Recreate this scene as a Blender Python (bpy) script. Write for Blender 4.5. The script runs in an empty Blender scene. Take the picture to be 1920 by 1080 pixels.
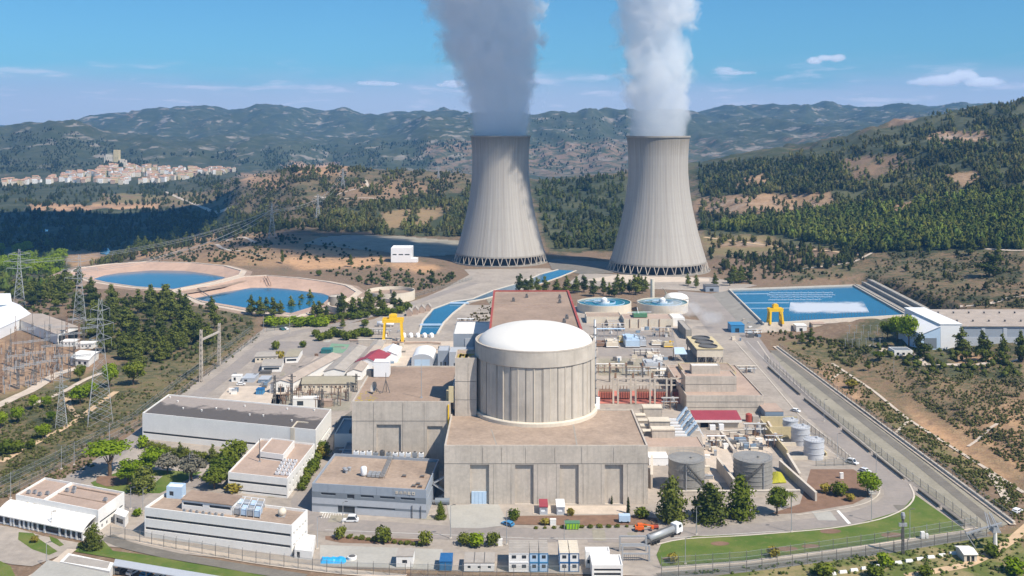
import bpy, math, random
import numpy as np
from mathutils import Vector
random.seed(7)
RNG = np.random.default_rng(11)
S = bpy.context.scene
COL = S.collection
R = math.radians
pi = math.pi
FOC, CX, HY, CAMZ = 1900.0, 960.0, 238.0, 130.0
def G(px, py, z=0.0):
 Y = FOC * (CAMZ - z) / (py - HY)
 return ((px - CX) * Y / FOC, Y)
def AX(px, Y):
 return (px - CX) * Y / FOC
def ZT(py, Y):
 return CAMZ - (py - HY) * Y / FOC
def newmat(name):
 m = bpy.data.materials.new(name)
 m.use_nodes = True
 nt = m.node_tree
 nt.nodes.clear()
 return m, nt
def nd(nt, typ, props=None, **inp):
 n = nt.nodes.new(typ)
 if props:
  for k, v in props.items():
   setattr(n, k, v)
 for k, v in inp.items():
  key = int(k[1:]) if k[0] == 'i' and k[1:].isdigit() else k.replace('_', ' ')
  s = n.inputs[key]
  if isinstance(v, bpy.types.NodeSocket):
   nt.links.new(v, s)
  else:
   s.default_value = v
 return n
def math_(nt, op, a, b=None, c=None, clamp=False):
 n = nt.nodes.new('ShaderNodeMath')
 n.operation = op
 n.use_clamp = clamp
 for i, v in enumerate((a, b, c)):
  if v is None:
   continue
  if isinstance(v, bpy.types.NodeSocket):
   nt.links.new(v, n.inputs[i])
  else:
   n.inputs[i].default_value = v
 return n.outputs[0]
def mix(nt, fac, a, b, blend='MIX'):
 n = nt.nodes.new('ShaderNodeMix')
 n.data_type = 'RGBA'
 n.blend_type = blend
 for idx, v in ((0, fac), (6, a), (7, b)):
  if isinstance(v, bpy.types.NodeSocket):
   nt.links.new(v, n.inputs[idx])
  else:
   n.inputs[idx].default_value = v if idx == 0 else (v[0], v[1], v[2], 1)
 return n.outputs[2]
def ramp(nt, fac, a, b, smooth=True):
 n = nt.nodes.new('ShaderNodeMapRange')
 n.interpolation_type = 'SMOOTHSTEP' if smooth else 'LINEAR'
 n.inputs[1].default_value = a
 n.inputs[2].default_value = b
 nt.links.new(fac, n.inputs[0])
 return n.outputs[0]
def wpos(nt, sx=1, sy=1, sz=1):
 g = nt.nodes.new('ShaderNodeNewGeometry')
 if (sx, sy, sz) == (1, 1, 1):
  return g.outputs['Position']
 v = nt.nodes.new('ShaderNodeVectorMath')
 v.operation = 'MULTIPLY'
 nt.links.new(g.outputs['Position'], v.inputs[0])
 v.inputs[1].default_value = (sx, sy, sz)
 return v.outputs[0]
def noise_(nt, vec, scale, detail=4, rough=.55, dist=0):
 n = nd(nt, 'ShaderNodeTexNoise', Scale=scale, Detail=detail, Roughness=rough, Distortion=dist)
 nt.links.new(vec, n.inputs['Vector'])
 return n.outputs[0]
def finish(nt, col, rough=.8, bump=None, bstr=.3, bdist=.1, metal=0., spec=.3):
 b = nd(nt, 'ShaderNodeBsdfPrincipled', Roughness=rough, Metallic=metal)
 b.inputs['Specular IOR Level'].default_value = spec
 if isinstance(col, bpy.types.NodeSocket):
  nt.links.new(col, b.inputs['Base Color'])
 else:
  b.inputs['Base Color'].default_value = (*col, 1)
 if bump is not None:
  bn = nd(nt, 'ShaderNodeBump', Strength=bstr, Distance=bdist, Height=bump)
  nt.links.new(bn.outputs[0], b.inputs['Normal'])
 o = nt.nodes.new('ShaderNodeOutputMaterial')
 nt.links.new(b.outputs[0], o.inputs[0])
 return b
def sc(c, k):
 return tuple(min(1, x * k) for x in c)
def m_surface(name, col, var=.25, scale=.25, streak=0., rough=.85, dirt=None, spec=.3, bump=.2, metal=0.):
 m, nt = newmat(name)
 p = wpos(nt)
 n1 = noise_(nt, p, scale, 5, .6)
 n2 = noise_(nt, p, scale * 9, 3, .6)
 f = math_(nt, 'MULTIPLY_ADD', n2, .4, math_(nt, 'MULTIPLY', n1, .6))
 f = ramp(nt, f, .32, .68, False)
 d = dirt or sc(col, 1 - var * 1.3)
 c = mix(nt, f, d, sc(col, 1 + var * .5))
 if streak:
  st = noise_(nt, wpos(nt, 1, 1, .06), .9, 4, .65)
  c = mix(nt, math_(nt, 'MULTIPLY', ramp(nt, st, .45, .75), streak), c, sc(d, .72))
 finish(nt, c, rough, n2, bump, .08, metal, spec)
 return m
def m_plain(name, col, rough=.5, metal=0., spec=.4, var=.12):
 m, nt = newmat(name)
 n1 = noise_(nt, wpos(nt), .8, 4, .6)
 c = mix(nt, n1, sc(col, 1 - var), sc(col, 1 + var))
 finish(nt, c, rough, None, metal=metal, spec=spec)
 return m
M = {}
def make_materials():
 M['concrete'] = m_surface('concrete', (.55, .485, .41), .2, .10, .45)
 M['concrete_dark'] = m_surface('concrete_dark', (.36, .33, .285), .22, .15, .35)
 M['joint'] = m_plain('joint_concrete', (.17, .155, .135), .9)
 M['white'] = m_surface('white_render', (.80, .78, .74), .07, .2, .12)
 M['white_metal'] = m_surface('white_sheet', (.82, .82, .82), .05, .2, .06, .5)
 M['cream'] = m_surface('cream_render', (.68, .60, .48), .12, .2, .2)
 M['yellowwall'] = m_surface('ochre_wall', (.60, .50, .30), .15, .2, .25)
 M['dome'] = m_surface('dome_paint', (.74, .715, .665), .04, .1, .0, .6)
 M['roof_tan'] = m_surface('roof_gravel_tan', (.41, .31, .235), .3, .08)
 M['roof_brown'] = m_surface('roof_gravel_brown', (.35, .255, .19), .28, .07)
 M['roof_pink'] = m_surface('roof_gravel_pink', (.45, .335, .265), .2, .12)
 M['roof_grey'] = m_surface('roof_sheet_grey', (.40, .36, .315), .18, .3)
 M['roof_olive'] = m_surface('roof_sheet_olive', (.36, .32, .235), .15, .3)
 M['roof_white'] = m_surface('roof_white', (.80, .77, .72), .07, .3)
 M['fibre'] = m_surface('roof_fibre_cement', (.43, .36, .30), .2, .15)
 M['grey_blue'] = m_plain('grey_blue_panel', (.30, .335, .38), .5)
 M['grey_light'] = m_plain('grey_light_panel', (.44, .46, .49), .5)
 M['grey_dark'] = m_plain('grey_dark_panel', (.19, .215, .24), .5)
 M['glass'] = m_plain('window_glass', (.035, .045, .055), .12, spec=.6)
 M['dark'] = m_plain('dark_void', (.03, .03, .032), .9)
 M['steel'] = m_plain('galvanised_steel', (.40, .41, .42), .5, .3)
 M['steel_dark'] = m_plain('dark_steel', (.13, .125, .12), .6)
 M['rust'] = m_plain('rusty_steel', (.24, .15, .10), .8)
 M['tank_grey'] = m_surface('tank_plate', (.30, .285, .26), .22, .15, .3, .5, spec=.5, bump=.05)
 M['tank_light'] = m_surface('tank_silver', (.52, .53, .55), .08, .2, .1, .4, bump=.03)
 M['red_trim'] = m_plain('red_trim', (.36, .07, .05), .6)
 M['maroon'] = m_surface('maroon_sheet', (.33, .055, .075), .15, .3, 0, .6)
 M['red_deck'] = m_surface('red_deck', (.55, .19, .14), .2, .2)
 M['yellow'] = m_plain('crane_yellow', (.80, .50, .02), .5)
 M['orange'] = m_plain('orange_paint', (.75, .14, .02), .5)
 M['lime'] = m_plain('lime_paint', (.35, .62, .03), .5)
 M['blue'] = m_plain('blue_paint', (.02, .12, .30), .5)
 M['blue_mid'] = m_plain('blue_mid_paint', (.05, .22, .42), .5)
 M['blue_pale'] = m_plain('pale_blue_paint', (.45, .58, .72), .5)
 M['blue_grey'] = m_plain('blue_grey_paint', (.18, .25, .33), .5)
 M['teal'] = m_plain('teal_paint', (.03, .16, .16), .5)
 M['green_pad'] = m_surface('green_pad', (.20, .33, .22), .15, .3)
 M['green_paint'] = m_plain('green_paint', (.09, .22, .12), .5)
 M['cyan'] = m_plain('cyan_tarp', (.03, .36, .70), .5)
 M['tyre'] = m_plain('tyre', (.02, .02, .02), .8)
 M['bark'] = m_plain('bark', (.14, .095, .06), .9)
 M['asphalt'] = m_surface('pale_asphalt', (.315, .272, .238), .2, .06, dirt=(.235, .21, .19))
 M['asphalt_grey'] = m_surface('grey_asphalt', (.20, .18, .15), .25, .12)
 M['gravel'] = m_surface('grey_gravel', (.33, .295, .23), .25, .09, dirt=(.22, .20, .15))
 M['yard'] = m_surface('yard_paving', (.40, .342, .285), .28, .045, dirt=(.25, .218, .185))
 M['pale_path'] = m_surface('pale_gravel', (.60, .50, .40), .2, .2)
 M['concrete_pad'] = m_surface('concrete_pad', (.42, .40, .355), .15, .12)
 M['dirt_track'] = m_surface('dirt_track', (.62, .44, .27), .2, .2)
 M['ochre'] = m_surface('ochre_earth', (.60, .335, .17), .2, .05)
 M['liner'] = m_surface('pond_liner', (.50, .345, .26), .2, .05)
 M['kerb'] = m_surface('kerb_stone', (.62, .55, .46), .12, .3)
 M['line'] = m_plain('road_paint', (.78, .76, .70), .6)
 M['bed'] = m_surface('brown_bed', (.24, .145, .095), .25, .3)
 M['lichen'] = m_plain('yellow_lichen', (.40, .30, .06), .9, var=.3)
 M['lichen_bright'] = m_plain('yellow_mineral', (.38, .36, .03), .9, var=.3)
 M['foam'] = m_surface('foam', (.85, .84, .85), .08, .3)
 m, nt = newmat('lawn_grass')
 p = wpos(nt)
 a, b = noise_(nt, p, .07, 5, .6), noise_(nt, p, 1.6, 4, .7)
 c = mix(nt, ramp(nt, a, .35, .7), (.085, .145, .018), (.20, .21, .05))
 a2 = noise_(nt, p, .35, 5, .7)
 c = mix(nt, ramp(nt, a2, .52, .75), c, (.24, .20, .08))
 c = mix(nt, math_(nt, 'MULTIPLY', b, .6), c, (.055, .10, .014))
 finish(nt, c, .9, b, .6, .15)
 M['lawn'] = m
 m, nt = newmat('dry_verge')
 p = wpos(nt)
 a, b = noise_(nt, p, .09, 5, .65), noise_(nt, p, 1.2, 4, .7)
 c = mix(nt, ramp(nt, a, .40, .62), (.13, .15, .035), (.36, .27, .14))
 c = mix(nt, math_(nt, 'MULTIPLY', b, .6), c, (.07, .10, .02))
 finish(nt, c, .95, b, .6, .15)
 M['verge'] = m
 for nm, c1, c2 in (('water', (.010, .085, .155), (.016, .135, .23)), ('water_dark', (.010, .05, .085), (.015, .08, .13)),
      ('water_turq', (.012, .14, .19), (.03, .22, .26))):
  m, nt = newmat(nm)
  p = wpos(nt)
  n = noise_(nt, p, .5, 3, .6)
  n0 = noise_(nt, p, .025, 3, .6)
  finish(nt, mix(nt, n0, c1, c2), .13, n, .12, .06, spec=.5)
  M[nm] = m
 m, nt = newmat('spray_foam')
 tc = nd(nt, 'ShaderNodeTexCoord')
 sg = nd(nt, 'ShaderNodeSeparateXYZ', i0=tc.outputs['Generated'])
 ex = math_(nt, 'SUBTRACT', .5, math_(nt, 'ABSOLUTE', math_(nt, 'SUBTRACT', sg.outputs[0], .5)))
 ey = math_(nt, 'SUBTRACT', .5, math_(nt, 'ABSOLUTE', math_(nt, 'SUBTRACT', sg.outputs[1], .5)))
 e = math_(nt, 'MINIMUM', math_(nt, 'MULTIPLY', ex, 2.4), math_(nt, 'MULTIPLY', ey, 1.5))
 n1 = noise_(nt, wpos(nt), .12, 5, .65)
 al = ramp(nt, math_(nt, 'MULTIPLY_ADD', math_(nt, 'SUBTRACT', n1, .5), .5, e), .05, .42)
 d = nd(nt, 'ShaderNodeBsdfDiffuse', Color=(.66, .70, .76, 1))
 t = nd(nt, 'ShaderNodeBsdfTransparent')
 mx = nd(nt, 'ShaderNodeMixShader', i0=math_(nt, 'MULTIPLY', al, .68), i1=t.outputs[0], i2=d.outputs[0])
 o = nt.nodes.new('ShaderNodeOutputMaterial')
 nt.links.new(mx.outputs[0], o.inputs[0])
 M['spray_foam'] = m
 m, nt = newmat('tower_shell')
 tc = nd(nt, 'ShaderNodeTexCoord')
 sx = nd(nt, 'ShaderNodeSeparateXYZ', i0=tc.outputs['Object'])
 ang = math_(nt, 'ARCTAN2', sx.outputs[1], sx.outputs[0])
 cv = nd(nt, 'ShaderNodeCombineXYZ', X=math_(nt, 'MULTIPLY', ang, 13.), Y=math_(nt, 'MULTIPLY', sx.outputs[2], .008))
 st = noise_(nt, cv.outputs[0], 1.0, 6, .7)
 cv2 = nd(nt, 'ShaderNodeCombineXYZ', X=math_(nt, 'MULTIPLY', ang, 32.), Y=math_(nt, 'MULTIPLY', sx.outputs[2], .012), Z=3.3)
 st2 = noise_(nt, cv2.outputs[0], 1.0, 4, .6)
 band = noise_(nt, nd(nt, 'ShaderNodeCombineXYZ', Z=math_(nt, 'MULTIPLY', sx.outputs[2], .25)).outputs[0], 1, 4, .7)
 c = mix(nt, ramp(nt, st, .3, .7), (.345, .315, .28), (.43, .40, .36))
 c = mix(nt, math_(nt, 'MULTIPLY', ramp(nt, st2, .5, .72), .3), c, (.24, .21, .17))
 c = mix(nt, math_(nt, 'MULTIPLY', ramp(nt, band, .45, .7), .12), c, (.25, .22, .18))
 top = ramp(nt, math_(nt, 'ADD', sx.outputs[2], math_(nt, 'MULTIPLY', st2, 16.)), 108, 130)
 c = mix(nt, math_(nt, 'MULTIPLY', top, .55), c, (.16, .135, .095))
 finish(nt, c, .9, None)
 M['shell'] = m
 m, nt = newmat('containment_concrete')
 tc = nd(nt, 'ShaderNodeTexCoord')
 sx = nd(nt, 'ShaderNodeSeparateXYZ', i0=tc.outputs['Object'])
 ang = math_(nt, 'ARCTAN2', sx.outputs[1], sx.outputs[0])
 cv = nd(nt, 'ShaderNodeCombineXYZ', X=math_(nt, 'FLOOR', math_(nt, 'MULTIPLY', ang, 9.5)), Y=math_(nt, 'FLOOR', math_(nt, 'MULTIPLY', sx.outputs[2], .33)))
 wn = nd(nt, 'ShaderNodeTexWhiteNoise', {'noise_dimensions': '2D'}, Vector=cv.outputs[0])
 n1 = noise_(nt, wpos(nt), .12, 5, .65)
 st = noise_(nt, wpos(nt, 1, 1, .08), .7, 4, .65)
 c = mix(nt, ramp(nt, n1, .3, .7), (.46, .41, .345), (.58, .52, .44))
 c = mix(nt, math_(nt, 'MULTIPLY', wn.outputs[0], .16), c, (.30, .275, .235))
 c = mix(nt, math_(nt, 'MULTIPLY', ramp(nt, st, .48, .75), .35), c, (.27, .24, .20))
 finish(nt, c, .88)
 M['contain'] = m
 m, nt = newmat('bitumen_roof')
 p = wpos(nt)
 sx = nd(nt, 'ShaderNodeSeparateXYZ', i0=p)
 n = noise_(nt, p, .09, 6, .7)
 line = math_(nt, 'MULTIPLY_ADD', sx.outputs[0], .30, sx.outputs[1])
 f = ramp(nt, math_(nt, 'MULTIPLY_ADD', n, 26., line), 404, 408)
 n2 = noise_(nt, p, .7, 4, .6)
 c = mix(nt, f, mix(nt, n2, (.085, .075, .07), (.13, .115, .105)), mix(nt, n2, (.25, .215, .19), (.40, .34, .30)))
 finish(nt, c, .9)
 M['bitumen'] = m
 for nm, a, b, tr in (('leaf_pine', (.062, .082, .016), (.185, .20, .045), .12), ('leaf_dark', (.032, .048, .013), (.090, .108, .028), .1),
       ('leaf_bright', (.13, .20, .012), (.30, .38, .025), .25), ('leaf_mid', (.07, .105, .014), (.19, .215, .03), .18),
       ('leaf_grey', (.12, .115, .08), (.24, .22, .17), .1), ('leaf_hedge', (.08, .105, .016), (.19, .20, .035), .12),
       ('leaf_dry', (.2, .17, .03), (.40, .32, .06), .15)):
  m, nt = newmat(nm)
  oi = nd(nt, 'ShaderNodeObjectInfo')
  n1 = noise_(nt, wpos(nt), .55, 3, .6)
  n2 = noise_(nt, wpos(nt), 2.6, 2, .6)
  f = math_(nt, 'MULTIPLY_ADD', oi.outputs['Random'], .35, math_(nt, 'MULTIPLY_ADD', n2, .5, math_(nt, 'MULTIPLY', n1, .4)))
  c = mix(nt, ramp(nt, f, .3, .95, False), a, b)
  d = nd(nt, 'ShaderNodeBsdfDiffuse', Color=c)
  t = nd(nt, 'ShaderNodeBsdfTranslucent', Color=c)
  mx = nd(nt, 'ShaderNodeMixShader', i0=tr, i1=d.outputs[0], i2=t.outputs[0])
  o = nt.nodes.new('ShaderNodeOutputMaterial')
  nt.links.new(mx.outputs[0], o.inputs[0])
  M[nm] = m
 m, nt = newmat('forest_foliage')
 at = nd(nt, 'ShaderNodeAttribute', {'attribute_name': 'tint'})
 n2 = noise_(nt, wpos(nt), .35, 3, .6)
 c = mix(nt, math_(nt, 'MULTIPLY', n2, .45), at.outputs[0], (.018, .026, .010))
 d = nd(nt, 'ShaderNodeBsdfDiffuse', Color=c)
 o = nt.nodes.new('ShaderNodeOutputMaterial')
 nt.links.new(d.outputs[0], o.inputs[0])
 M['forest'] = m
 m, nt = newmat('chain_link')
 d = nd(nt, 'ShaderNodeBsdfDiffuse', Color=(.16, .19, .17, 1))
 t = nd(nt, 'ShaderNodeBsdfTransparent')
 mx = nd(nt, 'ShaderNodeMixShader', i0=.22, i1=t.outputs[0], i2=d.outputs[0])
 o = nt.nodes.new('ShaderNodeOutputMaterial')
 nt.links.new(mx.outputs[0], o.inputs[0])
 M['chain'] = m
class MB:
 def __init__(s, fr=None):
  s.v, s.f, s.mi = [], [], []
  s.fr = fr or ((1, 0), (0, 1))
 def P(s, x, y, z):
  (a, b), (c, d) = s.fr
  return (a * x + c * y, b * x + d * y, z)
 def add(s, vs, fs, m=0):
  o = len(s.v)
  s.v += [s.P(*p) for p in vs]
  s.f += [tuple(o + i for i in f) for f in fs]
  s.mi += [m] * len(fs)
 def box(s, x0, x1, y0, y1, z0, z1, m=0):
  s.add([(x0, y0, z0), (x1, y0, z0), (x1, y1, z0), (x0, y1, z0), (x0, y0, z1), (x1, y0, z1), (x1, y1, z1), (x0, y1, z1)],
    [(0, 3, 2, 1), (4, 5, 6, 7), (0, 1, 5, 4), (1, 2, 6, 5), (2, 3, 7, 6), (3, 0, 4, 7)], m)
 def quad(s, a, b, c, d, m=0):
  s.add([a, b, c, d], [(0, 1, 2, 3)], m)
 def prism(s, pts, z0, z1, m=0, bottom=True):
  n = len(pts)
  vs = [(x, y, z0) for x, y in pts] + [(x, y, z1) for x, y in pts]
  fs = [tuple(range(n, 2 * n))] + [(i, (i + 1) % n, n + (i + 1) % n, n + i) for i in range(n)]
  if bottom:
   fs.append(tuple(range(n - 1, -1, -1)))
  s.add(vs, fs, m)
 def beam(s, a, b, w, h=None, m=0):
  h = h or w
  a, b = Vector(a), Vector(b)
  d = (b - a)
  if d.length < 1e-6:
   return
  d.normalize()
  up = Vector((0, 0, 1)) if abs(d.z) < .95 else Vector((0, 1, 0))
  x = d.cross(up).normalized() * (w / 2)
  y = x.cross(d).normalized() * (h / 2)
  vs = [tuple(p + i * x + j * y) for p in (a, b) for i, j in ((-1, -1), (1, -1), (1, 1), (-1, 1))]
  s.add(vs, [(0, 1, 2, 3), (7, 6, 5, 4), (0, 4, 5, 1), (1, 5, 6, 2), (2, 6, 7, 3), (3, 7, 4, 0)], m)
 def tube(s, a, b, r, r2=None, n=8, m=0, caps=True):
  r2 = r if r2 is None else r2
  a, b = Vector(a), Vector(b)
  d = (b - a).normalized()
  up = Vector((0, 0, 1)) if abs(d.z) < .95 else Vector((0, 1, 0))
  x = d.cross(up).normalized()
  y = x.cross(d).normalized()
  vs = []
  for p, rr in ((a, r), (b, r2)):
   for i in range(n):
    t = 2 * pi * i / n
    vs.append(tuple(p + x * math.cos(t) * rr + y * math.sin(t) * rr))
  fs = [(i, (i + 1) % n, n + (i + 1) % n, n + i) for i in range(n)]
  if caps:
   fs += [tuple(range(n - 1, -1, -1)), tuple(range(n, 2 * n))]
  s.add(vs, fs, m)
 def lathe(s, prof, n=32, cx=0, cy=0, m=0, cap=False):
  vs, fs = [], []
  for r, z in prof:
   for i in range(n):
    t = 2 * pi * i / n
    vs.append((cx + r * math.cos(t), cy + r * math.sin(t), z))
  for k in range(len(prof) - 1):
   for i in range(n):
    j = (i + 1) % n
    fs.append((k * n + i, k * n + j, (k + 1) * n + j, (k + 1) * n + i))
  if cap:
   fs.append(tuple(range((len(prof) - 1) * n, len(prof) * n)))
  s.add(vs, fs, m)
 def facade(s, a, b, z0, z1, ops=(), depth=.35, m=0):
  ax, ay = a
  L = math.hypot(b[0] - ax, b[1] - ay)
  dx, dy = (b[0] - ax) / L, (b[1] - ay) / L
  nx, ny = -dy, dx
  def W(t, z, q=0):
   return (ax + dx * t + nx * q, ay + dy * t + ny * q, z)
  ops = [(max(0, o[0]), min(L, o[1]), max(z0, o[2]), min(z1, o[3])) for o in ops]
  xs = sorted({0, L, *[o[0] for o in ops], *[o[1] for o in ops]})
  zs = sorted({z0, z1, *[o[2] for o in ops], *[o[3] for o in ops]})
  for i in range(len(xs) - 1):
   for j in range(len(zs) - 1):
    mx_, mz = (xs[i] + xs[i + 1]) / 2, (zs[j] + zs[j + 1]) / 2
    if any(o[0] < mx_ < o[1] and o[2] < mz < o[3] for o in ops):
     continue
    s.quad(W(xs[i], zs[j]), W(xs[i + 1], zs[j]), W(xs[i + 1], zs[j + 1]), W(xs[i], zs[j + 1]), m)
  panes = []
  for x0, x1, za, zb in ops:
   s.quad(W(x0, za), W(x1, za), W(x1, za, depth), W(x0, za, depth), m)
   s.quad(W(x0, zb), W(x0, zb, depth), W(x1, zb, depth), W(x1, zb), m)
   s.quad(W(x0, za), W(x0, za, depth), W(x0, zb, depth), W(x0, zb), m)
   s.quad(W(x1, za), W(x1, zb), W(x1, zb, depth), W(x1, za, depth), m)
   q = depth - .02
   panes.append([W(x0, za, q), W(x1, za, q), W(x1, zb, q), W(x0, zb, q), W(x0, za, depth + .05), W(x1, za, depth + .05), W(x1, zb, depth + .05), W(x0, zb, depth + .05)])
  return panes
 def mesh(s, name, mats, smooth=False):
  me = bpy.data.meshes.new(name)
  me.from_pydata(s.v, [], s.f)
  for m in (mats if isinstance(mats, (list, tuple)) else [mats]):
   me.materials.append(M[m] if isinstance(m, str) else m)
  if any(s.mi):
   me.polygons.foreach_set('material_index', s.mi)
  if smooth:
   me.polygons.foreach_set('use_smooth', [True] * len(me.polygons))
  me.update()
  return me
 def obj(s, name, mats, parent=None, smooth=False, loc=None):
  o = bpy.data.objects.new(name, s.mesh(name, mats, smooth))
  COL.objects.link(o)
  if parent is not None:
   o.parent = parent
  if loc is not None:
   o.location = loc
  return o
BOXF = [(3, 2, 1, 0), (4, 5, 6, 7), (0, 1, 5, 4), (1, 2, 6, 5), (2, 3, 7, 6), (3, 0, 4, 7)]
def tag(o, label=None, cat=None, group=None, kind=None):
 if label:
  o['label'] = label
 if cat:
  o['category'] = cat
 if group:
  o['group'] = group
 if kind:
  o['kind'] = kind
 return o
def thing(name, label, cat, loc=(0, 0, 0), rz=0., group=None):
 o = bpy.data.objects.new(name, None)
 o.empty_display_size = 1
 COL.objects.link(o)
 o.location = loc
 o.rotation_euler = (0, 0, rz)
 return tag(o, label, cat, group)
def copy_tree(src, parent=None):
 c = src.copy()
 COL.objects.link(c)
 if parent is not None:
  c.parent = parent
 for ch in list(src.children):
  copy_tree(ch, c)
 return c
def struct(name, mb, mats, smooth=False):
 o = mb.obj(name, mats, None, smooth)
 o['kind'] = 'structure'
 return o
_perm = RNG.permutation(512)
_g = RNG.uniform(0, 2 * pi, 512)
_gx, _gy = np.cos(_g), np.sin(_g)
def perlin(x, y):
 xi, yi = np.floor(x).astype(int), np.floor(y).astype(int)
 xf, yf = x - xi, y - yi
 u, v = xf * xf * xf * (xf * (xf * 6 - 15) + 10), yf * yf * yf * (yf * (yf * 6 - 15) + 10)
 def gr(ix, iy, dx, dy):
  h = _perm[(_perm[ix & 511] + iy) & 511]
  return _gx[h] * dx + _gy[h] * dy
 a = gr(xi, yi, xf, yf) * (1 - u) + gr(xi + 1, yi, xf - 1, yf) * u
 b = gr(xi, yi + 1, xf, yf - 1) * (1 - u) + gr(xi + 1, yi + 1, xf - 1, yf - 1) * u
 return (a * (1 - v) + b * v) * 1.5
def fbm(x, y, oct=5, gain=.5):
 s, a, t = 0, 1, 0
 for i in range(oct):
  s = s + a * perlin(x * 2 ** i + 17.3 * i, y * 2 ** i - 9.1 * i)
  t += a
  a *= gain
 return s / t
def ridged(x, y, oct=5):
 s, a, t = 0, 1, 0
 for i in range(oct):
  s = s + a * (1 - 2 * np.abs(perlin(x * 2 ** i + 31.7 * i, y * 2 ** i + 5.3 * i)))
  t += a
  a *= .5
 return s / t
def inpoly(px, py, poly):
 ins = np.zeros(np.shape(px), bool)
 n = len(poly)
 for i in range(n):
  x0, y0 = poly[i]
  x1, y1 = poly[(i + 1) % n]
  if y0 == y1:
   continue
  c = ((y0 > py) != (y1 > py)) & (px < (x1 - x0) * (py - y0) / (y1 - y0) + x0)
  ins ^= c
 return ins
ROWS = [
 (100, {-900: 0, 2800: 0}),
 (660, {-900: 0, 2800: 0}),
 (850, {-900: -8, 0: -6, 200: -2, 400: 0, 560: 1, 700: 1, 850: 0, 1450: 0, 1600: 3, 1750: 15, 1920: 27, 2300: 60, 2800: 80}),
 (1000, {-900: -22, 0: -22, 200: -18, 330: -4, 400: 4, 470: 5, 560: 0, 700: 0, 850: -1, 1150: 0, 1300: 3, 1450: 8, 1600: 17, 1750: 36, 1920: 56, 2300: 100, 2800: 120}),
 (1200, {-900: -42, 0: -42, 200: -40, 330: -22, 400: -12, 550: 4, 700: 4, 850: 4, 1150: 5, 1300: 12, 1450: 23, 1600: 37, 1750: 66, 1920: 95, 2300: 150, 2800: 170}),
 (1500, {-900: -45, 200: -45, 400: -44, 480: -20, 550: 20, 700: 28, 850: 20, 1000: 16, 1150: 16, 1300: 27, 1450: 46, 1600: 72, 1750: 110, 1920: 148, 2300: 200, 2800: 220}),
 (1800, {-900: -45, 300: -44, 400: -36, 450: 10, 560: 58, 640: 54, 700: 52, 850: 45, 1000: 36, 1080: 40, 1150: 46, 1300: 56, 1450: 76, 1600: 106, 1740: 143, 1800: 148, 1920: 166, 2300: 240, 2800: 260}),
 (2200, {-900: -42, 300: -42, 380: -26, 430: 4, 550: 40, 700: 36, 850: 24, 1000: 15, 1150: 18, 1300: 30, 1450: 66, 1600: 92, 1750: 132, 1920: 148, 2800: 200}),
 (2600, {-900: -36, 300: -36, 400: -12, 550: 10, 700: 0, 1000: -22, 1200: -10, 1300: 5, 1450: 52, 1600: 70, 1750: 110, 1920: 130, 2800: 150}),
 (3000, {-900: -30, 0: -26, 150: -22, 300: -22, 420: -18, 550: -10, 700: -22, 1000: -35, 1300: -25, 1450: 0, 1600: 40, 1750: 90, 1920: 110, 2800: 130}),
 (3500, {-900: 20, 0: 25, 100: 34, 200: 6, 300: -6, 400: -6, 500: -12, 700: -20, 1000: -35, 1300: -15, 1600: 40, 1920: 100, 2800: 120}),
 (4200, {-900: 60, -300: 70, 0: 104, 90: 130, 150: 116, 230: 76, 330: 44, 420: 36, 500: 60, 560: 50, 620: 18, 760: 40, 850: 70, 1000: 72, 1170: 62, 1300: 50, 1450: 60, 1600: 80, 1920: 130, 2800: 150}),
 (5200, {-900: 60, 0: 60, 200: 55, 400: 50, 550: 46, 660: 50, 760: 110, 830: 163, 880: 166, 1000: 178, 1060: 202, 1170: 192, 1300: 130, 1450: 130, 1600: 150, 1920: 180, 2800: 200}),
 (6600, {-900: 60, 0: 70, 130: 130, 220: 214, 270: 230, 305: 240, 340: 224, 400: 222, 470: 236, 600: 226, 700: 221, 830: 220, 880: 214, 1000: 190, 1150: 180, 1240: 205, 1300: 222, 1345: 244, 1395: 234, 1450: 270, 1500: 236, 1545: 266, 1600: 242, 1690: 268, 1740: 246, 1920: 240, 2800: 240}),
 (9000, {-900: 120, 0: 138, 130: 140, 300: 160, 900: 180, 1300: 200, 1600: 250, 1700: 280, 1780: 318, 1850: 330, 1920: 334, 2800: 300}),
 (15000, {-900: -60, 2800: -60}),
]
ROWY = np.log([r[0] for r in ROWS])
ROWT = [(np.array(sorted(r[1])), np.array([r[1][k] for k in sorted(r[1])], float)) for r in ROWS]
POND_A = [(128, 514), (150, 503), (200, 496), (275, 491), (360, 493), (420, 499), (452, 508), (448, 516), (400, 530), (325, 544), (250, 538), (180, 528)]
WATER_A = [(178, 523), (195, 517), (225, 512), (285, 507), (345, 508), (385, 513), (421, 520), (414, 524), (375, 531), (325, 541), (255, 536), (200, 528)]
POND_B = [(330, 546), (400, 534), (458, 519), (500, 517), (560, 522), (612, 529), (648, 536), (668, 548), (640, 572), (560, 592), (460, 582), (380, 567)]
WATER_B = [(362, 560), (420, 548), (470, 540), (500, 540), (535, 542), (575, 547), (602, 550), (618, 556), (604, 568), (545, 586), (460, 576), (388, 564)]
RIM_Z, WAT_Z = .6, -4.5
POND_A_W = [G(*p, RIM_Z) for p in POND_A]
POND_B_W = [G(*p, RIM_Z) for p in POND_B]
SP_Z = 4.6
SPRAY = [G(1367, 542, SP_Z), G(1600, 534, SP_Z), G(1700, 590, SP_Z), G(1432, 606, SP_Z)]
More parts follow.
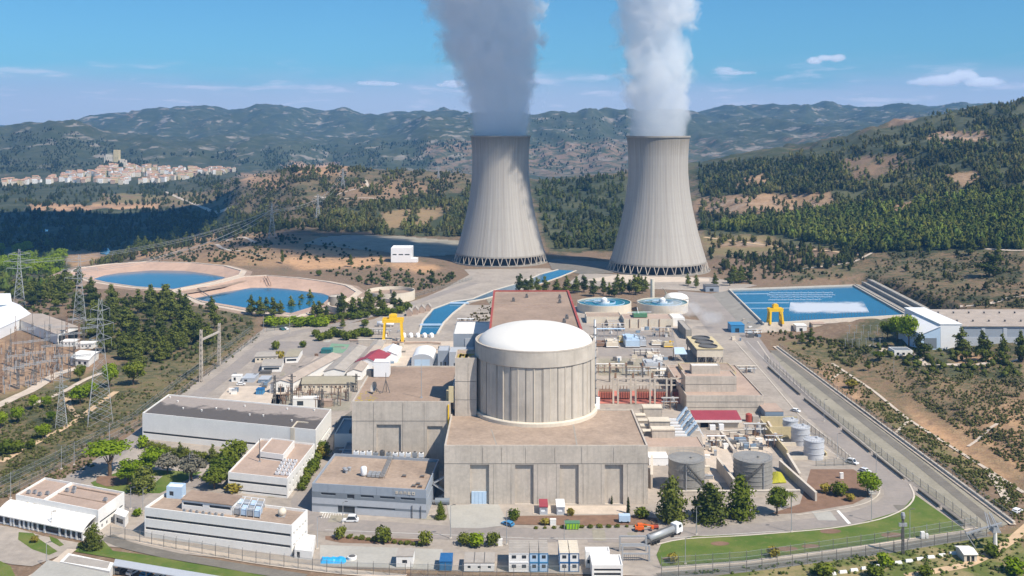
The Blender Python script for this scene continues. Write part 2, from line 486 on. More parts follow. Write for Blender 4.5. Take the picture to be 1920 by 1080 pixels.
def flat_mask(X, Y):
 u = CX + FOC * X / np.maximum(Y, 1)
 def edge(d, w):
  return np.clip(d / w + .5, 0, 1)
 a = np.minimum(np.minimum(edge(X + 185, 8), edge(168 - X, 6)), edge(700 - Y, 30))
 b = np.minimum(np.minimum(edge(X + 130, 20), edge(190 - X, 20)), edge(1040 - Y, 30))
 c = np.minimum(np.minimum(edge(X - 140, 6), edge(292 - X, 10)), np.minimum(edge(Y - 655, 10), edge(842 - Y, 10)))
 d = np.minimum(np.minimum(edge(X + 330, 20), edge(-60 - X, 20)), np.minimum(edge(Y - 500, 20), edge(965 - Y, 25)))
 return np.maximum(np.maximum(a, b), np.maximum(c, d))
def Hn(X, Y):
 X, Y = np.asarray(X, float), np.asarray(Y, float)
 Yc = np.clip(Y, 101, 14900)
 u = CX + FOC * X / Yc
 ly = np.log(Yc)
 k = np.clip(np.searchsorted(ROWY, ly) - 1, 0, len(ROWS) - 2)
 t = (ly - ROWY[k]) / (ROWY[k + 1] - ROWY[k])
 t = t * t * (3 - 2 * t) * .6 + t * .4
 prof = np.array([np.interp(u, a, b) for a, b in ROWT])
 idx = np.arange(u.size).reshape(u.shape) if u.ndim else None
 pf = prof.reshape(len(ROWS), -1)
 kk, uu = k.ravel(), np.arange(u.size)
 z = (pf[kk, uu] * (1 - t.ravel()) + pf[kk + 1, uu] * t.ravel()).reshape(u.shape)
 s = np.clip(X - 172, 0, 400)
 near = .095 * s + 1.0 * np.clip(s / 10, 0, 1) * (np.clip(((s + 5 * fbm(X / 40, Y / 40, 2)) / 21) % 1. * 3, 0, 1) - .5) + np.clip((X - 176) / 30, 0, 1) * (2.6 * fbm(X / 30, Y / 22, 5) + 1.5 * ridged(X / 34 + 3, Y / 16, 4))
 fade = np.clip((900 - Y) / 220, 0, 1)
 z = np.where(X > 168, np.maximum(z, near * fade + z * (1 - fade)), z)
 lf = np.clip((-178 - X) / 60, 0, 1) * np.clip((620 - Y) / 100, 0, 1)
 z = z + lf * (-.6 + .7 * fbm(X / 20, Y / 20, 4))
 amp = np.interp(Yc, [800, 1000, 1300, 2000, 3000, 4300, 6000, 9000], [0, 1.2, 6, 13, 14, 46, 44, 26])
 valley = np.clip((u - 380) / 120, 0, 1)
 amp = np.where((Yc > 900) & (Yc < 3100), amp * (.12 + .88 * valley), amp)
 sc_ = np.interp(Yc, [800, 2500, 4500, 9000], [150, 240, 460, 1000])
 z = z + amp * (.62 * fbm(X / sc_, Y / sc_, 6) + .55 * (ridged(X / (sc_ * .8) + 5, Y / (sc_ * .8), 5) - .25))
 wx = X + 90 * fbm(X / 420, Y / 420, 3)
 sp = ridged(wx / 330, Y / 1500, 5) - .2
 z = z + np.interp(Yc, [3300, 4000, 5200, 6400, 7500], [0, 52, 66, 60, 0]) * sp
 rt = np.clip((u - 1230) / 150, 0, 1)
 z = z + rt * np.interp(Yc, [1050, 1300, 1700, 2300, 2800], [0, 15, 20, 30, 0]) * (ridged((X + 40 * fbm(X / 160, Y / 160, 3)) / 150, Y / 420, 4) - .15)
 cx_, cy_ = AX(214, 3120), 3120.
 z = z + 34 * np.exp(-(((X - cx_) / 75) ** 2 + ((Y - cy_) / 130) ** 2)) + 10 * np.exp(-(((X - AX(260, 3120)) / 170) ** 2 + ((Y - 3160) / 160) ** 2))
 f = flat_mask(X, Y)
 z = z * (1 - f) + (-.15) * f
 for poly in (POND_A_W, POND_B_W):
  z = np.where(inpoly(X, Y, poly), -12., z)
 return z
def H(x, y):
 return float(Hn(np.array([x]), np.array([y]))[0])
_MARCH = np.exp(np.linspace(math.log(240), math.log(9500), 900))
_TAB = {}
def _table():
 if not _TAB:
  us = np.arange(-60, 1981, 3.)
  U, Ys = np.meshgrid(us, _MARCH, indexing='ij')
  Z = np.concatenate([Hn((U[i:i + 100] - CX) * Ys[i:i + 100] / FOC, Ys[i:i + 100]) for i in range(0, len(us), 100)])
  _TAB['us'] = us
  _TAB['pr'] = np.minimum.accumulate(HY + FOC * (CAMZ - Z) / Ys, 1)
 return _TAB['us'], _TAB['pr']
def GTn(PX, PY):
 us, pr = _table()
 PX, PY = np.asarray(PX, float), np.asarray(PY, float)
 ci = np.clip(np.round((PX - us[0]) / 3).astype(int), 0, len(us) - 1)
 col = pr[ci]
 hit = col <= PY[:, None]
 k = np.argmax(hit, 1)
 ok = hit.any(1)
 k1 = np.maximum(k - 1, 0)
 r = np.arange(len(PX))
 a, b = col[r, k1] - PY, PY - col[r, k]
 t = np.clip(a / np.maximum(a + b, 1e-6), 0, 1)
 Y = _MARCH[k1] + (_MARCH[k] - _MARCH[k1]) * t
 X = (PX - CX) * Y / FOC
 P = np.stack([X, Y, Hn(X, Y)], 1)
 return P[ok]
def GT(px, py):
 p = GTn([px], [py])
 return tuple(float(v) for v in p[0]) if len(p) else None
LAND = {}
def build_terrain():
 us = np.concatenate([np.arange(-900, 0, 22), np.arange(0, 1921, 6.5), np.arange(1930, 2820, 22)])
 ys = np.exp(np.linspace(math.log(150), math.log(14500), 520))
 U, Y = np.meshgrid(us, ys)
 X = (U - CX) * Y / FOC
 Z = Hn(X, Y)
 nv = U.size
 me = bpy.data.meshes.new('terrain')
 nr, nc = U.shape
 ii = np.arange(nv).reshape(nr, nc)
 F = np.stack([ii[:-1, :-1], ii[:-1, 1:], ii[1:, 1:], ii[1:, :-1]], -1).reshape(-1, 4)
 me.vertices.add(nv)
 me.vertices.foreach_set('co', np.stack([X, Y, Z], -1).ravel())
 me.loops.add(F.size)
 me.loops.foreach_set('vertex_index', F.ravel())
 me.polygons.add(len(F))
 me.polygons.foreach_set('loop_start', np.arange(0, F.size, 4))
 me.polygons.foreach_set('use_smooth', np.ones(len(F), bool))
 me.update()
 PX = U
 PY = HY + FOC * (CAMZ - Z) / Y
 jk = np.interp(Y, [900, 2000], [.3, 1])
 jx = PX + jk * 26 * fbm(PX / 30, PY / 9, 4) + 8 * perlin(PX / 9, PY / 3)
 jy = PY + jk * 11 * fbm(PX / 26 + 9, PY / 10 + 4, 4) + 2 * perlin(PX / 8 + 3, PY / 3)
 cov = np.zeros((nr, nc, 4))
 cov[..., 0] = np.interp(Y, [300, 1000, 1500, 2500, 3500, 9000], [.25, .35, .45, .55, .66, .85])
 for poly, vals in COVER:
  msk = inpoly(jx, jy, poly)
  for ch, v in enumerate(vals):
   if v is not None:
    cov[..., ch] = np.where(msk, v, cov[..., ch])
 for _ in range(2):
  c = np.pad(cov, ((1, 1), (1, 1), (0, 0)), 'edge')
  cov = (c[1:-1, 1:-1] * 2 + c[:-2, 1:-1] + c[2:, 1:-1] + c[1:-1, :-2] + c[1:-1, 2:]) / 6
 at = me.color_attributes.new('cover', 'FLOAT_COLOR', 'POINT')
 at.data.foreach_set('color', cov.reshape(-1))
 me.materials.append(terrain_material())
 o = bpy.data.objects.new('terrain', me)
 COL.objects.link(o)
 o['kind'] = 'structure'
 return o
COVER = [
 ([(130, 215), (900, 205), (900, 250), (600, 285), (330, 262), (130, 240)], (.9, 0, .18, 0)),
 ([(225, 212), (262, 208), (268, 226), (240, 232)], (.6, 0, .45, 0)),
 ([(148, 228), (180, 228), (178, 246), (150, 244)], (.6, 0, .4, 0)),
 ([(295, 207), (318, 218), (345, 248), (325, 240), (298, 216)], (.6, 0, .4, 0)),
 ([(345, 222), (440, 216), (440, 240), (360, 248)], (.7, 0, .35, 0)),
 ([(0, 245), (90, 236), (180, 250), (280, 290), (300, 330), (0, 330)], (.78, .1, .1, 0)),
 ([(330, 285), (560, 270), (800, 290), (860, 320), (500, 330)], (.72, .15, .1, .1)),
 ([(640, 262), (760, 240), (850, 226), (900, 228), (1180, 212), (1180, 262), (800, 290)], (.74, 0, .2, 0)),
 ([(790, 262), (900, 262), (990, 270), (1180, 258), (1180, 335), (990, 330), (800, 320)], (.55, .05, .4, 0)),
 ([(1290, 205), (1480, 195), (1740, 205), (1600, 240), (1400, 262), (1290, 250)], (.95, 0, .05, 0)),
 ([(1290, 250), (1400, 262), (1600, 240), (1560, 262), (1470, 288), (1330, 330), (1290, 330)], (.62, 0, .3, 0)),
 ([(1465, 300), (1560, 270), (1640, 245), (1690, 222), (1760, 215), (1700, 245), (1640, 262), (1560, 284), (1480, 304)], (.2, .3, .6, 0)),
 ([(440, 330), (540, 312), (700, 316), (880, 318), (880, 350), (700, 385), (560, 430), (430, 400), (400, 350)], (.46, .2, .06, .15)),
 ([(450, 325), (525, 330), (530, 355), (470, 348)], (0, 1, .1, 0)),
 ([(540, 308), (640, 305), (650, 325), (560, 330)], (.1, .8, .15, 0)),
 ([(600, 345), (780, 340), (860, 370), (680, 378)], (.36, .35, .1, .1)),
 ([(580, 420), (700, 378), (880, 360), (880, 440), (720, 440)], (.8, .1, 0, 0)),
 ([(720, 395), (850, 385), (800, 425), (690, 432)], (.25, .4, .1, .4)),
 ([(0, 345), (60, 340), (330, 345), (380, 385), (0, 388)], (.85, 0, 0, .2)),
 ([(180, 362), (420, 360), (440, 384), (180, 388)], (.3, .2, 0, .7)),
 ([(60, 382), (300, 382), (300, 394), (60, 396)], (0, 1.2, .35, 0)),
 ([(0, 392), (390, 392), (540, 425), (300, 470), (0, 480)], (.85, 0, 0, .1)),
 ([(85, 470), (175, 466), (190, 492), (120, 500)], (.1, .8, 0, .2)),
 ([(250, 470), (400, 425), (540, 440), (700, 450), (740, 500), (470, 500), (280, 490)], (.34, .62, .1, .1)),
 ([(255, 470), (318, 446), (325, 455), (262, 488)], (0, 1.1, 0, 0)),
 ([(1000, 345), (1170, 330), (1180, 470), (1030, 470)], (.72, .15, .05, .1)),
 ([(1320, 310), (1480, 290), (1740, 215), (1920, 185), (1920, 470), (1600, 470), (1320, 440)], (.66, .08, .08, .15)),
 ([(1560, 300), (1700, 280), (1720, 320), (1600, 345)], (.45, .25, .2, 0)),
 ([(1740, 248), (1850, 246), (1850, 264), (1750, 270)], (.1, .7, .5, 0)),
 ([(1310, 370), (1560, 360), (1570, 392), (1320, 404)], (.12, .6, .45, .1)),
 ([(1660, 388), (1730, 372), (1790, 392), (1680, 404)], (.2, .6, .4, 0)),
 ([(1310, 440), (1440, 440), (1500, 470), (1330, 480)], (.3, .1, .1, .8)),
 ([(1330, 455), (1420, 450), (1450, 462), (1340, 466)], (.0, .6, .6, 0)),
 ([(1480, 500), (1640, 470), (1920, 470), (1920, 580), (1740, 580), (1610, 520), (1480, 525)], (.48, .35, .06, .15)),
 ([(1640, 590), (1920, 590), (1920, 720), (1700, 700), (1560, 640)], (.5, .2, .04, .5)),
 ([(1440, 650), (1700, 690), (1920, 720), (1920, 940), (1780, 860)], (.40, .34, .05, .25)),
 ([(1780, 800), (1920, 740), (1920, 900), (1850, 850)], (.2, .7, .05, .1)),
 ([(0, 640), (190, 660), (150, 710), (0, 740)], (.05, .5, .4, 0)),
 ([(0, 740), (240, 680), (480, 620), (300, 760), (0, 930)], (.45, .12, .04, .75)),
 ([(130, 560), (460, 560), (480, 620), (260, 700), (150, 640)], (.48, .25, .08, .4)),
 ([(535, 468), (620, 465), (700, 477), (722, 488), (690, 500), (560, 504), (538, 492)], (0, 1.4, 0, 0)),
 ([(735, 494), (790, 492), (830, 505), (800, 514), (745, 504)], (0, 1.2, 0, 0)),
 ([(1240, 1090), (1400, 1075), (1850, 1008), (1920, 990), (1920, 1100)], (.38, .1, 0, 1.)),
 ([(1690, 752), (1800, 822), (1900, 898), (1870, 912), (1740, 822)], (.15, .9, .05, 0)),
 ([(1550, 692), (1625, 745), (1600, 752), (1530, 700)], (.15, .8, .1, 0)),
 ([(1800, 660), (1870, 668), (1860, 690), (1800, 684)], (.1, .9, .05, 0)),
 ([(1560, 760), (1640, 820), (1720, 870), (1690, 860), (1580, 785)], (.2, .7, .1, 0)),
 ([(1640, 748), (1700, 794), (1790, 850), (1870, 905), (1850, 910), (1700, 812), (1630, 758)], (.3, 0, 0, 1.)),
 ([(1450, 640), (1560, 640), (1640, 690), (1560, 680)], (.4, .1, .1, .8)),
 ([(1380, 336), (1440, 328), (1450, 348), (1390, 356)], (.1, .8, .3, .1)),
 ([(1760, 330), (1830, 318), (1850, 340), (1780, 350)], (.2, .6, .4, .1)),
 ([(0, 480), (130, 480), (150, 560), (0, 560)], (.5, .3, 0, .3)),
]
def terrain_material():
 m, nt = newmat('hill_ground')
 at = nd(nt, 'ShaderNodeAttribute', {'attribute_name': 'cover'})
 sp = nd(nt, 'ShaderNodeSeparateColor', Color=at.outputs['Color'])
 wood, ochre, rock = sp.outputs[0], sp.outputs[1], sp.outputs[2]
 field = at.outputs['Alpha']
 p = wpos(nt)
 nA = noise_(nt, p, .0045, 6, .62)
 nB = noise_(nt, p, .032, 6, .65)
 nC = noise_(nt, p, .22, 5, .7)
 nD = noise_(nt, p, 1.1, 3, .7)
 sx = nd(nt, 'ShaderNodeSeparateXYZ', i0=p)
 dist = ramp(nt, sx.outputs[1], 900, 3200)
 nF = noise_(nt, p, .020, 6, .72, .2)
 nF = math_(nt, 'MULTIPLY_ADD', math_(nt, 'SUBTRACT', nF, .5), 1.9, .5)
 nC = math_(nt, 'ADD', math_(nt, 'MULTIPLY', nC, math_(nt, 'SUBTRACT', 1., dist)), math_(nt, 'MULTIPLY', nF, dist))
 soil = mix(nt, nB, (.15, .095, .06), (.275, .185, .12))
 soil = mix(nt, ramp(nt, nC, .45, .8), soil, (.38, .285, .20))
 och = mix(nt, nC, (.46, .235, .115), (.62, .40, .22))
 base = mix(nt, math_(nt, 'MULTIPLY', ochre, ramp(nt, math_(nt, 'MULTIPLY_ADD', nC, .5, math_(nt, 'MULTIPLY', nB, .5)), .30, .62), clamp=True), soil, och)
 grass = mix(nt, nB, (.13, .135, .035), (.25, .225, .075))
 base = mix(nt, math_(nt, 'MULTIPLY', field, ramp(nt, nC, .3, .6), clamp=True), base, grass)
 rk = mix(nt, nC, (.20, .165, .14), (.50, .43, .365))
 rf = math_(nt, 'MULTIPLY_ADD', rock, .62, math_(nt, 'MULTIPLY_ADD', nB, .45, math_(nt, 'MULTIPLY', nA, .35)))
 base = mix(nt, ramp(nt, rf, .62, .86), base, rk)
 sv = nd(nt, 'ShaderNodeVectorMath', {'operation': 'MULTIPLY'}, i0=p, i1=(.011, .006, .030))
 st = noise_(nt, sv.outputs[0], 1.0, 5, .62, .4)
 far = ramp(nt, sx.outputs[1], 2400, 4200)
 strat = math_(nt, 'MULTIPLY', ramp(nt, st, .56, .66), far)
 nM = noise_(nt, p, .0125, 5, .65, .3)
 scrub = mix(nt, ramp(nt, nM, .44, .60), (.020, .034, .013), mix(nt, dist, (.105, .105, .052), (.060, .068, .040)))
 scrub = mix(nt, math_(nt, 'MULTIPLY', nB, .4), scrub, (.05, .06, .022))
 scrub = mix(nt, math_(nt, 'MULTIPLY', nD, .5), scrub, (.10, .10, .045))
 sf = math_(nt, 'MULTIPLY_ADD', wood, .62, math_(nt, 'MULTIPLY_ADD', nC, .42, math_(nt, 'MULTIPLY', nB, .34)))
 sf = math_(nt, 'SUBTRACT', sf, math_(nt, 'MULTIPLY', rock, .16))
 base = mix(nt, math_(nt, 'MULTIPLY', ramp(nt, nD, .40, .75), .38), base, (.10, .085, .045))
 c = mix(nt, ramp(nt, sf, .58, .72), base, scrub)
 c = mix(nt, math_(nt, 'MULTIPLY', strat, .6), c, mix(nt, nC, (.26, .21, .18), (.48, .41, .35)))
 hgt = math_(nt, 'MULTIPLY_ADD', ramp(nt, sf, .55, .75), 1.0, nC)
 finish(nt, c, .95, hgt, .55, .9)
 return m
def build_forest(name, pts, hts, tints, spread, seed=1, kind='cone', label=None):
 rng = np.random.default_rng(seed)
 temps = []
 for k in range(7):
  vs, fs = [], []
  n = 6
  zs = [.12, .42, .78, 1.0] if kind == 'cone' else [.1, .4, .75, 1.0]
  rs = [.17, .24, .13, .02] if kind == 'cone' else [.2, .36, .28, .04]
  for z, r in zip(zs, rs):
   for i in range(n):
    a = 2 * pi * i / n + rng.uniform(-.3, .3)
    rr = r * rng.uniform(.75, 1.3)
    vs.append((rr * math.cos(a), rr * math.sin(a), z + rng.uniform(-.05, .05)))
  for j in range(3):
   for i in range(n):
    q = (i + 1) % n
    fs.append((j * n + i, j * n + q, (j + 1) * n + q))
    fs.append((j * n + i, (j + 1) * n + q, (j + 1) * n + i))
  for q in range(34):
   z = rng.uniform(.1, .98)
   r = np.interp(z, zs, rs) * rng.uniform(.85, 1.5)
   a = rng.uniform(0, 2 * pi)
   c0 = np.array([r * math.cos(a), r * math.sin(a), z])
   sz = rng.uniform(.07, .15)
   o = len(vs)
   for t in range(3):
    vs.append(tuple(c0 + rng.normal(0, sz, 3) * np.array([1, 1, .8])))
   fs.append((o, o + 1, o + 2))
  temps.append((np.array(vs), np.array(fs)))
 N = len(pts)
 which = rng.integers(0, 7, N)
 V, Fc, C = [], [], []
 off = 0
 for k in range(7):
  sel = np.where(which == k)[0]
  if not len(sel):
   continue
  tv, tf = temps[k]
  a = rng.uniform(0, 2 * pi, len(sel))
  ca, sa = np.cos(a)[:, None], np.sin(a)[:, None]
  h = hts[sel][:, None]
  w = h * spread * rng.uniform(.8, 1.3, len(sel))[:, None]
  x = (tv[None, :, 0] * ca - tv[None, :, 1] * sa) * w + pts[sel, 0][:, None]
  y = (tv[None, :, 0] * sa + tv[None, :, 1] * ca) * w + pts[sel, 1][:, None]
  z = tv[None, :, 2] * h + pts[sel, 2][:, None] - .04 * h
  V.append(np.stack([x, y, z], -1).reshape(-1, 3))
  Fc.append((tf[None] + (off + np.arange(len(sel)) * len(tv))[:, None, None]).reshape(-1, 3))
  C.append(np.repeat(tints[sel], len(tv), 0))
  off += len(sel) * len(tv)
 V, Fc, C = np.concatenate(V), np.concatenate(Fc), np.concatenate(C)
 me = bpy.data.meshes.new(name)
 me.vertices.add(len(V))
 me.vertices.foreach_set('co', V.ravel())
 me.loops.add(Fc.size)
 me.loops.foreach_set('vertex_index', Fc.ravel().astype(np.int32))
 me.polygons.add(len(Fc))
 me.polygons.foreach_set('loop_start', np.arange(0, Fc.size, 3))
 me.update()
 at = me.color_attributes.new('tint', 'FLOAT_COLOR', 'POINT')
 at.data.foreach_set('color', np.concatenate([C, np.ones((len(C), 1))], 1).ravel())
 me.materials.append(M['forest'])
 o = bpy.data.objects.new(name, me)
 COL.objects.link(o)
 o['kind'] = 'stuff'
 return o
def samp(poly, n, rng, clump=.0, cs=60.):
 xs = [p[0] for p in poly]
 ys = [p[1] for p in poly]
 out = []
 while len(out) < n:
  a = rng.uniform(min(xs), max(xs), n * 2)
  b = rng.uniform(min(ys), max(ys), n * 2)
  ok = inpoly(a, b, poly)
  if clump:
   f = fbm(a / cs + 40, b / (cs * .45) + 13, 3)
   ok &= (f * 1.3 + .5 - clump) > rng.uniform(0, .6, n * 2) - .2
  out += list(zip(a[ok], b[ok]))
 return out[:n]
CLEAR = [[(1560, 302), (1640, 288), (1700, 284), (1715, 312), (1660, 335), (1600, 342)], [(1740, 250), (1850, 246), (1850, 262), (1750, 270)], [(1310, 372), (1440, 366), (1560, 362), (1570, 388), (1450, 396), (1320, 402)], [(1660, 388), (1730, 374), (1790, 390), (1680, 404)],
   [(1465, 304), (1600, 262), (1690, 226), (1760, 214), (1740, 232), (1640, 264), (1560, 290)], [(1380, 336), (1440, 328), (1450, 348), (1390, 356)], [(1760, 330), (1830, 318), (1850, 340), (1780, 350)], [(1090, 395), (1140, 388), (1130, 404), (1090, 408)], [(1050, 365), (1090, 360), (1085, 376), (1050, 378)],
   [(730, 398), (850, 388), (800, 424), (700, 430)], [(1830, 395), (1920, 385), (1920, 396), (1850, 402)]]
def build_woods():
 rng = np.random.default_rng(5)
 P, Hh, T = [], [], []
 def zone(poly, n, h, col, clump=.3, cs=60., var=.35):
  pp = np.array(samp(poly, n, rng, clump, cs))
  bare = np.zeros(len(pp), bool)
  for c in CLEAR:
   bare |= inpoly(pp[:, 0] + 9 * np.sin(pp[:, 1]), pp[:, 1], c)
  pp = pp[~bare | (rng.uniform(0, 1, len(pp)) < .2)]
  q = GTn([p[0] for p in pp], [p[1] for p in pp])
  q = q[~inpoly(q[:, 0], q[:, 1], SPRAY)]
  f = flat_mask(q[:, 0], q[:, 1])
  q = q[f < .5]
  k = len(q)
  P.append(q)
  Hh.append(h * rng.uniform(.6, 1.35, k))
  cl = fbm(q[:, 0] / 70, q[:, 1] / 70, 3)[:, None]
  cc = np.array(col)[None] * (1 + .9 * np.clip(cl, -.5, .6)) + np.array([.03, .018, .0])[None] * np.clip(cl * 2, 0, 1)
  T.append(cc * rng.uniform(1 - var, 1 + var, k)[:, None] * rng.uniform(.9, 1.1, (k, 3)))
 green, dark, olive, dull = (.115, .138, .03), (.062, .072, .022), (.12, .115, .03), (.115, .118, .042)
 zone([(1315, 432), (1440, 412), (1600, 392), (1920, 362), (1920, 468), (1780, 468), (1620, 474), (1440, 440)], 2300, 9.5, green, .0)
 zone([(1320, 312), (1480, 292), (1620, 255), (1740, 216), (1920, 188), (1920, 375), (1600, 400), (1310, 432)], 4200, 6.8, dull, .38, 38)
 zone([(1310, 310), (1480, 300), (1600, 300), (1560, 360), (1310, 366)], 600, 8, dark, .1, 45)
 zone([(1000, 342), (1170, 328), (1175, 470), (1030, 468)], 850, 7.5, (.075, .088, .028), .35, 30)
 zone([(560, 432), (640, 395), (720, 380), (890, 352), (880, 445), (720, 442)], 800, 8, dull, .3, 40)
 zone([(440, 330), (560, 312), (880, 316), (880, 352), (700, 385), (560, 432), (430, 405), (400, 352)], 900, 6, dull, .55, 40)
 zone([(480, 318), (560, 296), (640, 318), (560, 325)], 120, 7, dark, .3, 40)
 zone([(0, 348), (440, 345), (400, 384), (0, 390)], 620, 8, dark, .35, 50)
 zone([(330, 322), (450, 318), (450, 352), (340, 352)], 160, 8, dark, .3, 50)
 zone([(0, 395), (380, 392), (560, 428), (330, 468), (0, 476)], 1100, 9, dark, .1, 60)
 zone([(160, 500), (250, 470), (330, 430), (400, 420), (300, 470), (240, 492)], 160, 8, olive, .1, 60)
 zone([(0, 458), (100, 462), (130, 500), (110, 560), (0, 565)], 130, 9, (.09, .125, .025), .3, 60)
 zone([(1330, 470), (1480, 462), (1620, 472), (1610, 500), (1480, 512), (1340, 520)], 170, 7, dark, .3, 60)
 zone([(1320, 440), (1440, 452), (1490, 468), (1340, 478)], 60, 5, olive, .3, 60)
 zone([(1480, 500), (1640, 470), (1920, 470), (1920, 575), (1740, 575), (1620, 515)], 45, 5, dark, .5, 60)
 zone([(0, 255), (90, 240), (190, 258), (300, 300), (300, 325), (0, 325)], 1000, 7, (.05, .06, .03), .35, 45)
 zone([(300, 290), (640, 270), (880, 262), (880, 312), (480, 312)], 900, 8, (.05, .06, .03), .4, 45)
 zone([(995, 222), (1175, 218), (1175, 330), (995, 330)], 380, 8, (.05, .06, .03), .45, 35)
 P_, H_, T_ = np.concatenate(P), np.concatenate(Hh), np.concatenate(T)
 o = build_forest('forest', P_, H_, T_, .95, 3)
 tag(o, 'dark green pine woodland scattered over the hills behind the plant', 'woodland')
 P, Hh, T = [], [], []
 def bush(poly, n, h, col, clump=.3, cs=40., var=.4, flat=False):
  pp = samp(poly, n, rng, clump, cs)
  q = GTn([p[0] for p in pp], [p[1] for p in pp])
  if not flat:
   q = q[flat_mask(q[:, 0], q[:, 1]) < .5]
  k = len(q)
  P.append(q)
  Hh.append(h * rng.uniform(.5, 1.5, k))
  T.append(np.array(col)[None] * rng.uniform(1 - var, 1 + var, k)[:, None])
 bush([(1500, 640), (1700, 690), (1920, 700), (1920, 960), (1840, 930)], 2600, .8, (.13, .125, .05), .25)
 bush([(1480, 640), (1640, 700), (1920, 690), (1920, 990), (1840, 930), (1640, 770)], 2600, .6, (.12, .13, .04), .05)
 bush([(1470, 650), (1576, 690), (1700, 783), (1920, 922), (1920, 985), (1898, 972), (1745, 858), (1605, 754)], 1500, .75, (.12, .125, .04), .2, flat=True)
 bush([(1250, 1078), (1650, 1040), (1850, 1012), (1920, 990), (1920, 1080)], 500, .7, (.12, .15, .04), .2, flat=True)
 bush([(1640, 650), (1800, 640), (1920, 660), (1920, 710), (1700, 700)], 160, 2.2, (.11, .125, .03), .2)
 bush([(1610, 515), (1660, 475), (1920, 472), (1920, 578), (1740, 578)], 900, 1.4, (.085, .085, .035), .35)
 bush([(0, 760), (240, 690), (470, 630), (300, 760), (60, 880), (0, 920)], 2400, .8, (.115, .12, .04), .2)
 bush([(130, 545), (330, 560), (480, 620), (300, 700), (200, 690), (160, 600)], 300, 1.6, (.06, .075, .025), .25)
 bush([(250, 470), (400, 425), (540, 440), (700, 470), (740, 500), (470, 505), (280, 490)], 420, 2, (.055, .065, .025), .3)
 bush([(250, 470), (400, 425), (540, 440), (560, 455), (470, 470), (480, 500), (420, 495), (280, 486)], 330, 2.2, (.07, .075, .028), .2, flat=True)
 bush([(560, 512), (690, 500), (860, 515), (830, 538), (740, 552), (660, 525)], 240, 2., (.075, .085, .03), .2, flat=True)
 bush([(130, 545), (330, 562), (480, 600), (430, 640), (300, 700), (160, 640)], 420, 1.8, (.08, .095, .03), .15, flat=True)
 bush([(170, 880), (260, 800), (480, 640), (490, 625), (460, 600), (280, 720), (0, 900), (0, 940)], 900, .8, (.12, .12, .045), .15, flat=True)
 bush([(0, 560), (150, 560), (160, 600), (60, 590), (0, 585)], 90, 2., (.08, .095, .03), .15, flat=True)
 bush([(860, 600), (905, 575), (925, 560), (925, 600), (880, 615)], 70, 1.2, (.10, .08, .03), .1, flat=True)
 bush([(1330, 500), (1480, 500), (1600, 520), (1480, 530), (1380, 535)], 160, 1.8, (.08, .085, .03), .2, flat=True)
 bush([(1420, 615), (1640, 650), (1600, 690), (1480, 650)], 240, 1.4, (.09, .095, .03), .2, flat=True)
 bush([(440, 330), (560, 312), (880, 316), (880, 352), (700, 385), (560, 432), (430, 405)], 1500, 3, (.06, .062, .03), .2)
 bush([(0, 478), (120, 478), (130, 560), (0, 562)], 130, 2.4, (.08, .10, .03), .2)
 o = build_forest('undergrowth', np.concatenate(P), np.concatenate(Hh), np.concatenate(T), 1.25, 9, 'round')
 tag(o, 'low scrub bushes on the dry slopes round the plant', 'scrub')
def ribbon(name, pts, w, mat, dz=.06, z=None, step=4., kind='structure', pixel=True):
 if pixel:
  W = []
  for p in pts:
   q = G(*p) if z is not None else GT(*p)
   if q:
    W.append(q[:2])
 else:
  W = [p[:2] for p in pts]
 L = [W[0]]
 for a, b in zip(W[:-1], W[1:]):
  d = math.dist(a, b)
  n = max(1, int(d / step))
  for i in range(1, n + 1):
   L.append((a[0] + (b[0] - a[0]) * i / n, a[1] + (b[1] - a[1]) * i / n))
 A = np.array(L)
 for _ in range(3 if z is None else 2):
  A[1:-1] = (A[:-2] + 2 * A[1:-1] + A[2:]) / 4
 T = np.gradient(A, axis=0)
 T /= np.maximum(np.linalg.norm(T, axis=1, keepdims=True), 1e-6)
 N = np.stack([-T[:, 1], T[:, 0]], 1)
 mb = MB()
 l, r = A + N * w / 2, A - N * w / 2
 if z is None:
  zl, zr = Hn(l[:, 0], l[:, 1]) + dz, Hn(r[:, 0], r[:, 1]) + dz
 else:
  zl = zr = np.full(len(A), z + dz)
 vs = []
 for i in range(len(A)):
  vs += [(l[i, 0], l[i, 1], zl[i]), (r[i, 0], r[i, 1], zr[i])]
 mb.add(vs, [(2 * i, 2 * i + 1, 2 * i + 3, 2 * i + 2) for i in range(len(A) - 1)])
 o = mb.obj(name, mat)
 o['kind'] = kind
 return o
def patch(name, pts, mat, z=.03, kind='structure', world=False):
 mb = MB()
 W = pts if world else [G(*p) for p in pts]
 n = len(W)
 area = sum(W[i][0] * W[(i + 1) % n][1] - W[(i + 1) % n][0] * W[i][1] for i in range(n))
 if area < 0:
  W = W[::-1]
 mb.add([(x, y, z) for x, y in W], [tuple(range(n))])
 o = mb.obj(name, mat)
 o['kind'] = kind
 return o
def dpatch(name, poly, mat, dz=.35, step=(5, 1.6)):
 xs = np.arange(min(p[0] for p in poly), max(p[0] for p in poly) + step[0], step[0])
 ys = np.arange(min(p[1] for p in poly), max(p[1] for p in poly) + step[1], step[1])
 A, B = np.meshgrid(xs, ys)
 ins = inpoly(A, B, poly)
 mb, idx = MB(), {}
 for j in range(A.shape[0]):
  for i in range(A.shape[1]):
   if ins[j, i]:
    p = GT(A[j, i], B[j, i])
    idx[j, i] = len(mb.v)
    mb.v.append((p[0], p[1], p[2] + dz))
 for (j, i) in list(idx):
  q = [(j + 1, i), (j + 1, i + 1), (j, i + 1), (j, i)]
  if all(k in idx for k in q):
   mb.f.append(tuple(idx[k] for k in q))
   mb.mi.append(0)
 o = mb.obj(name, mat)
 o['kind'] = 'structure'
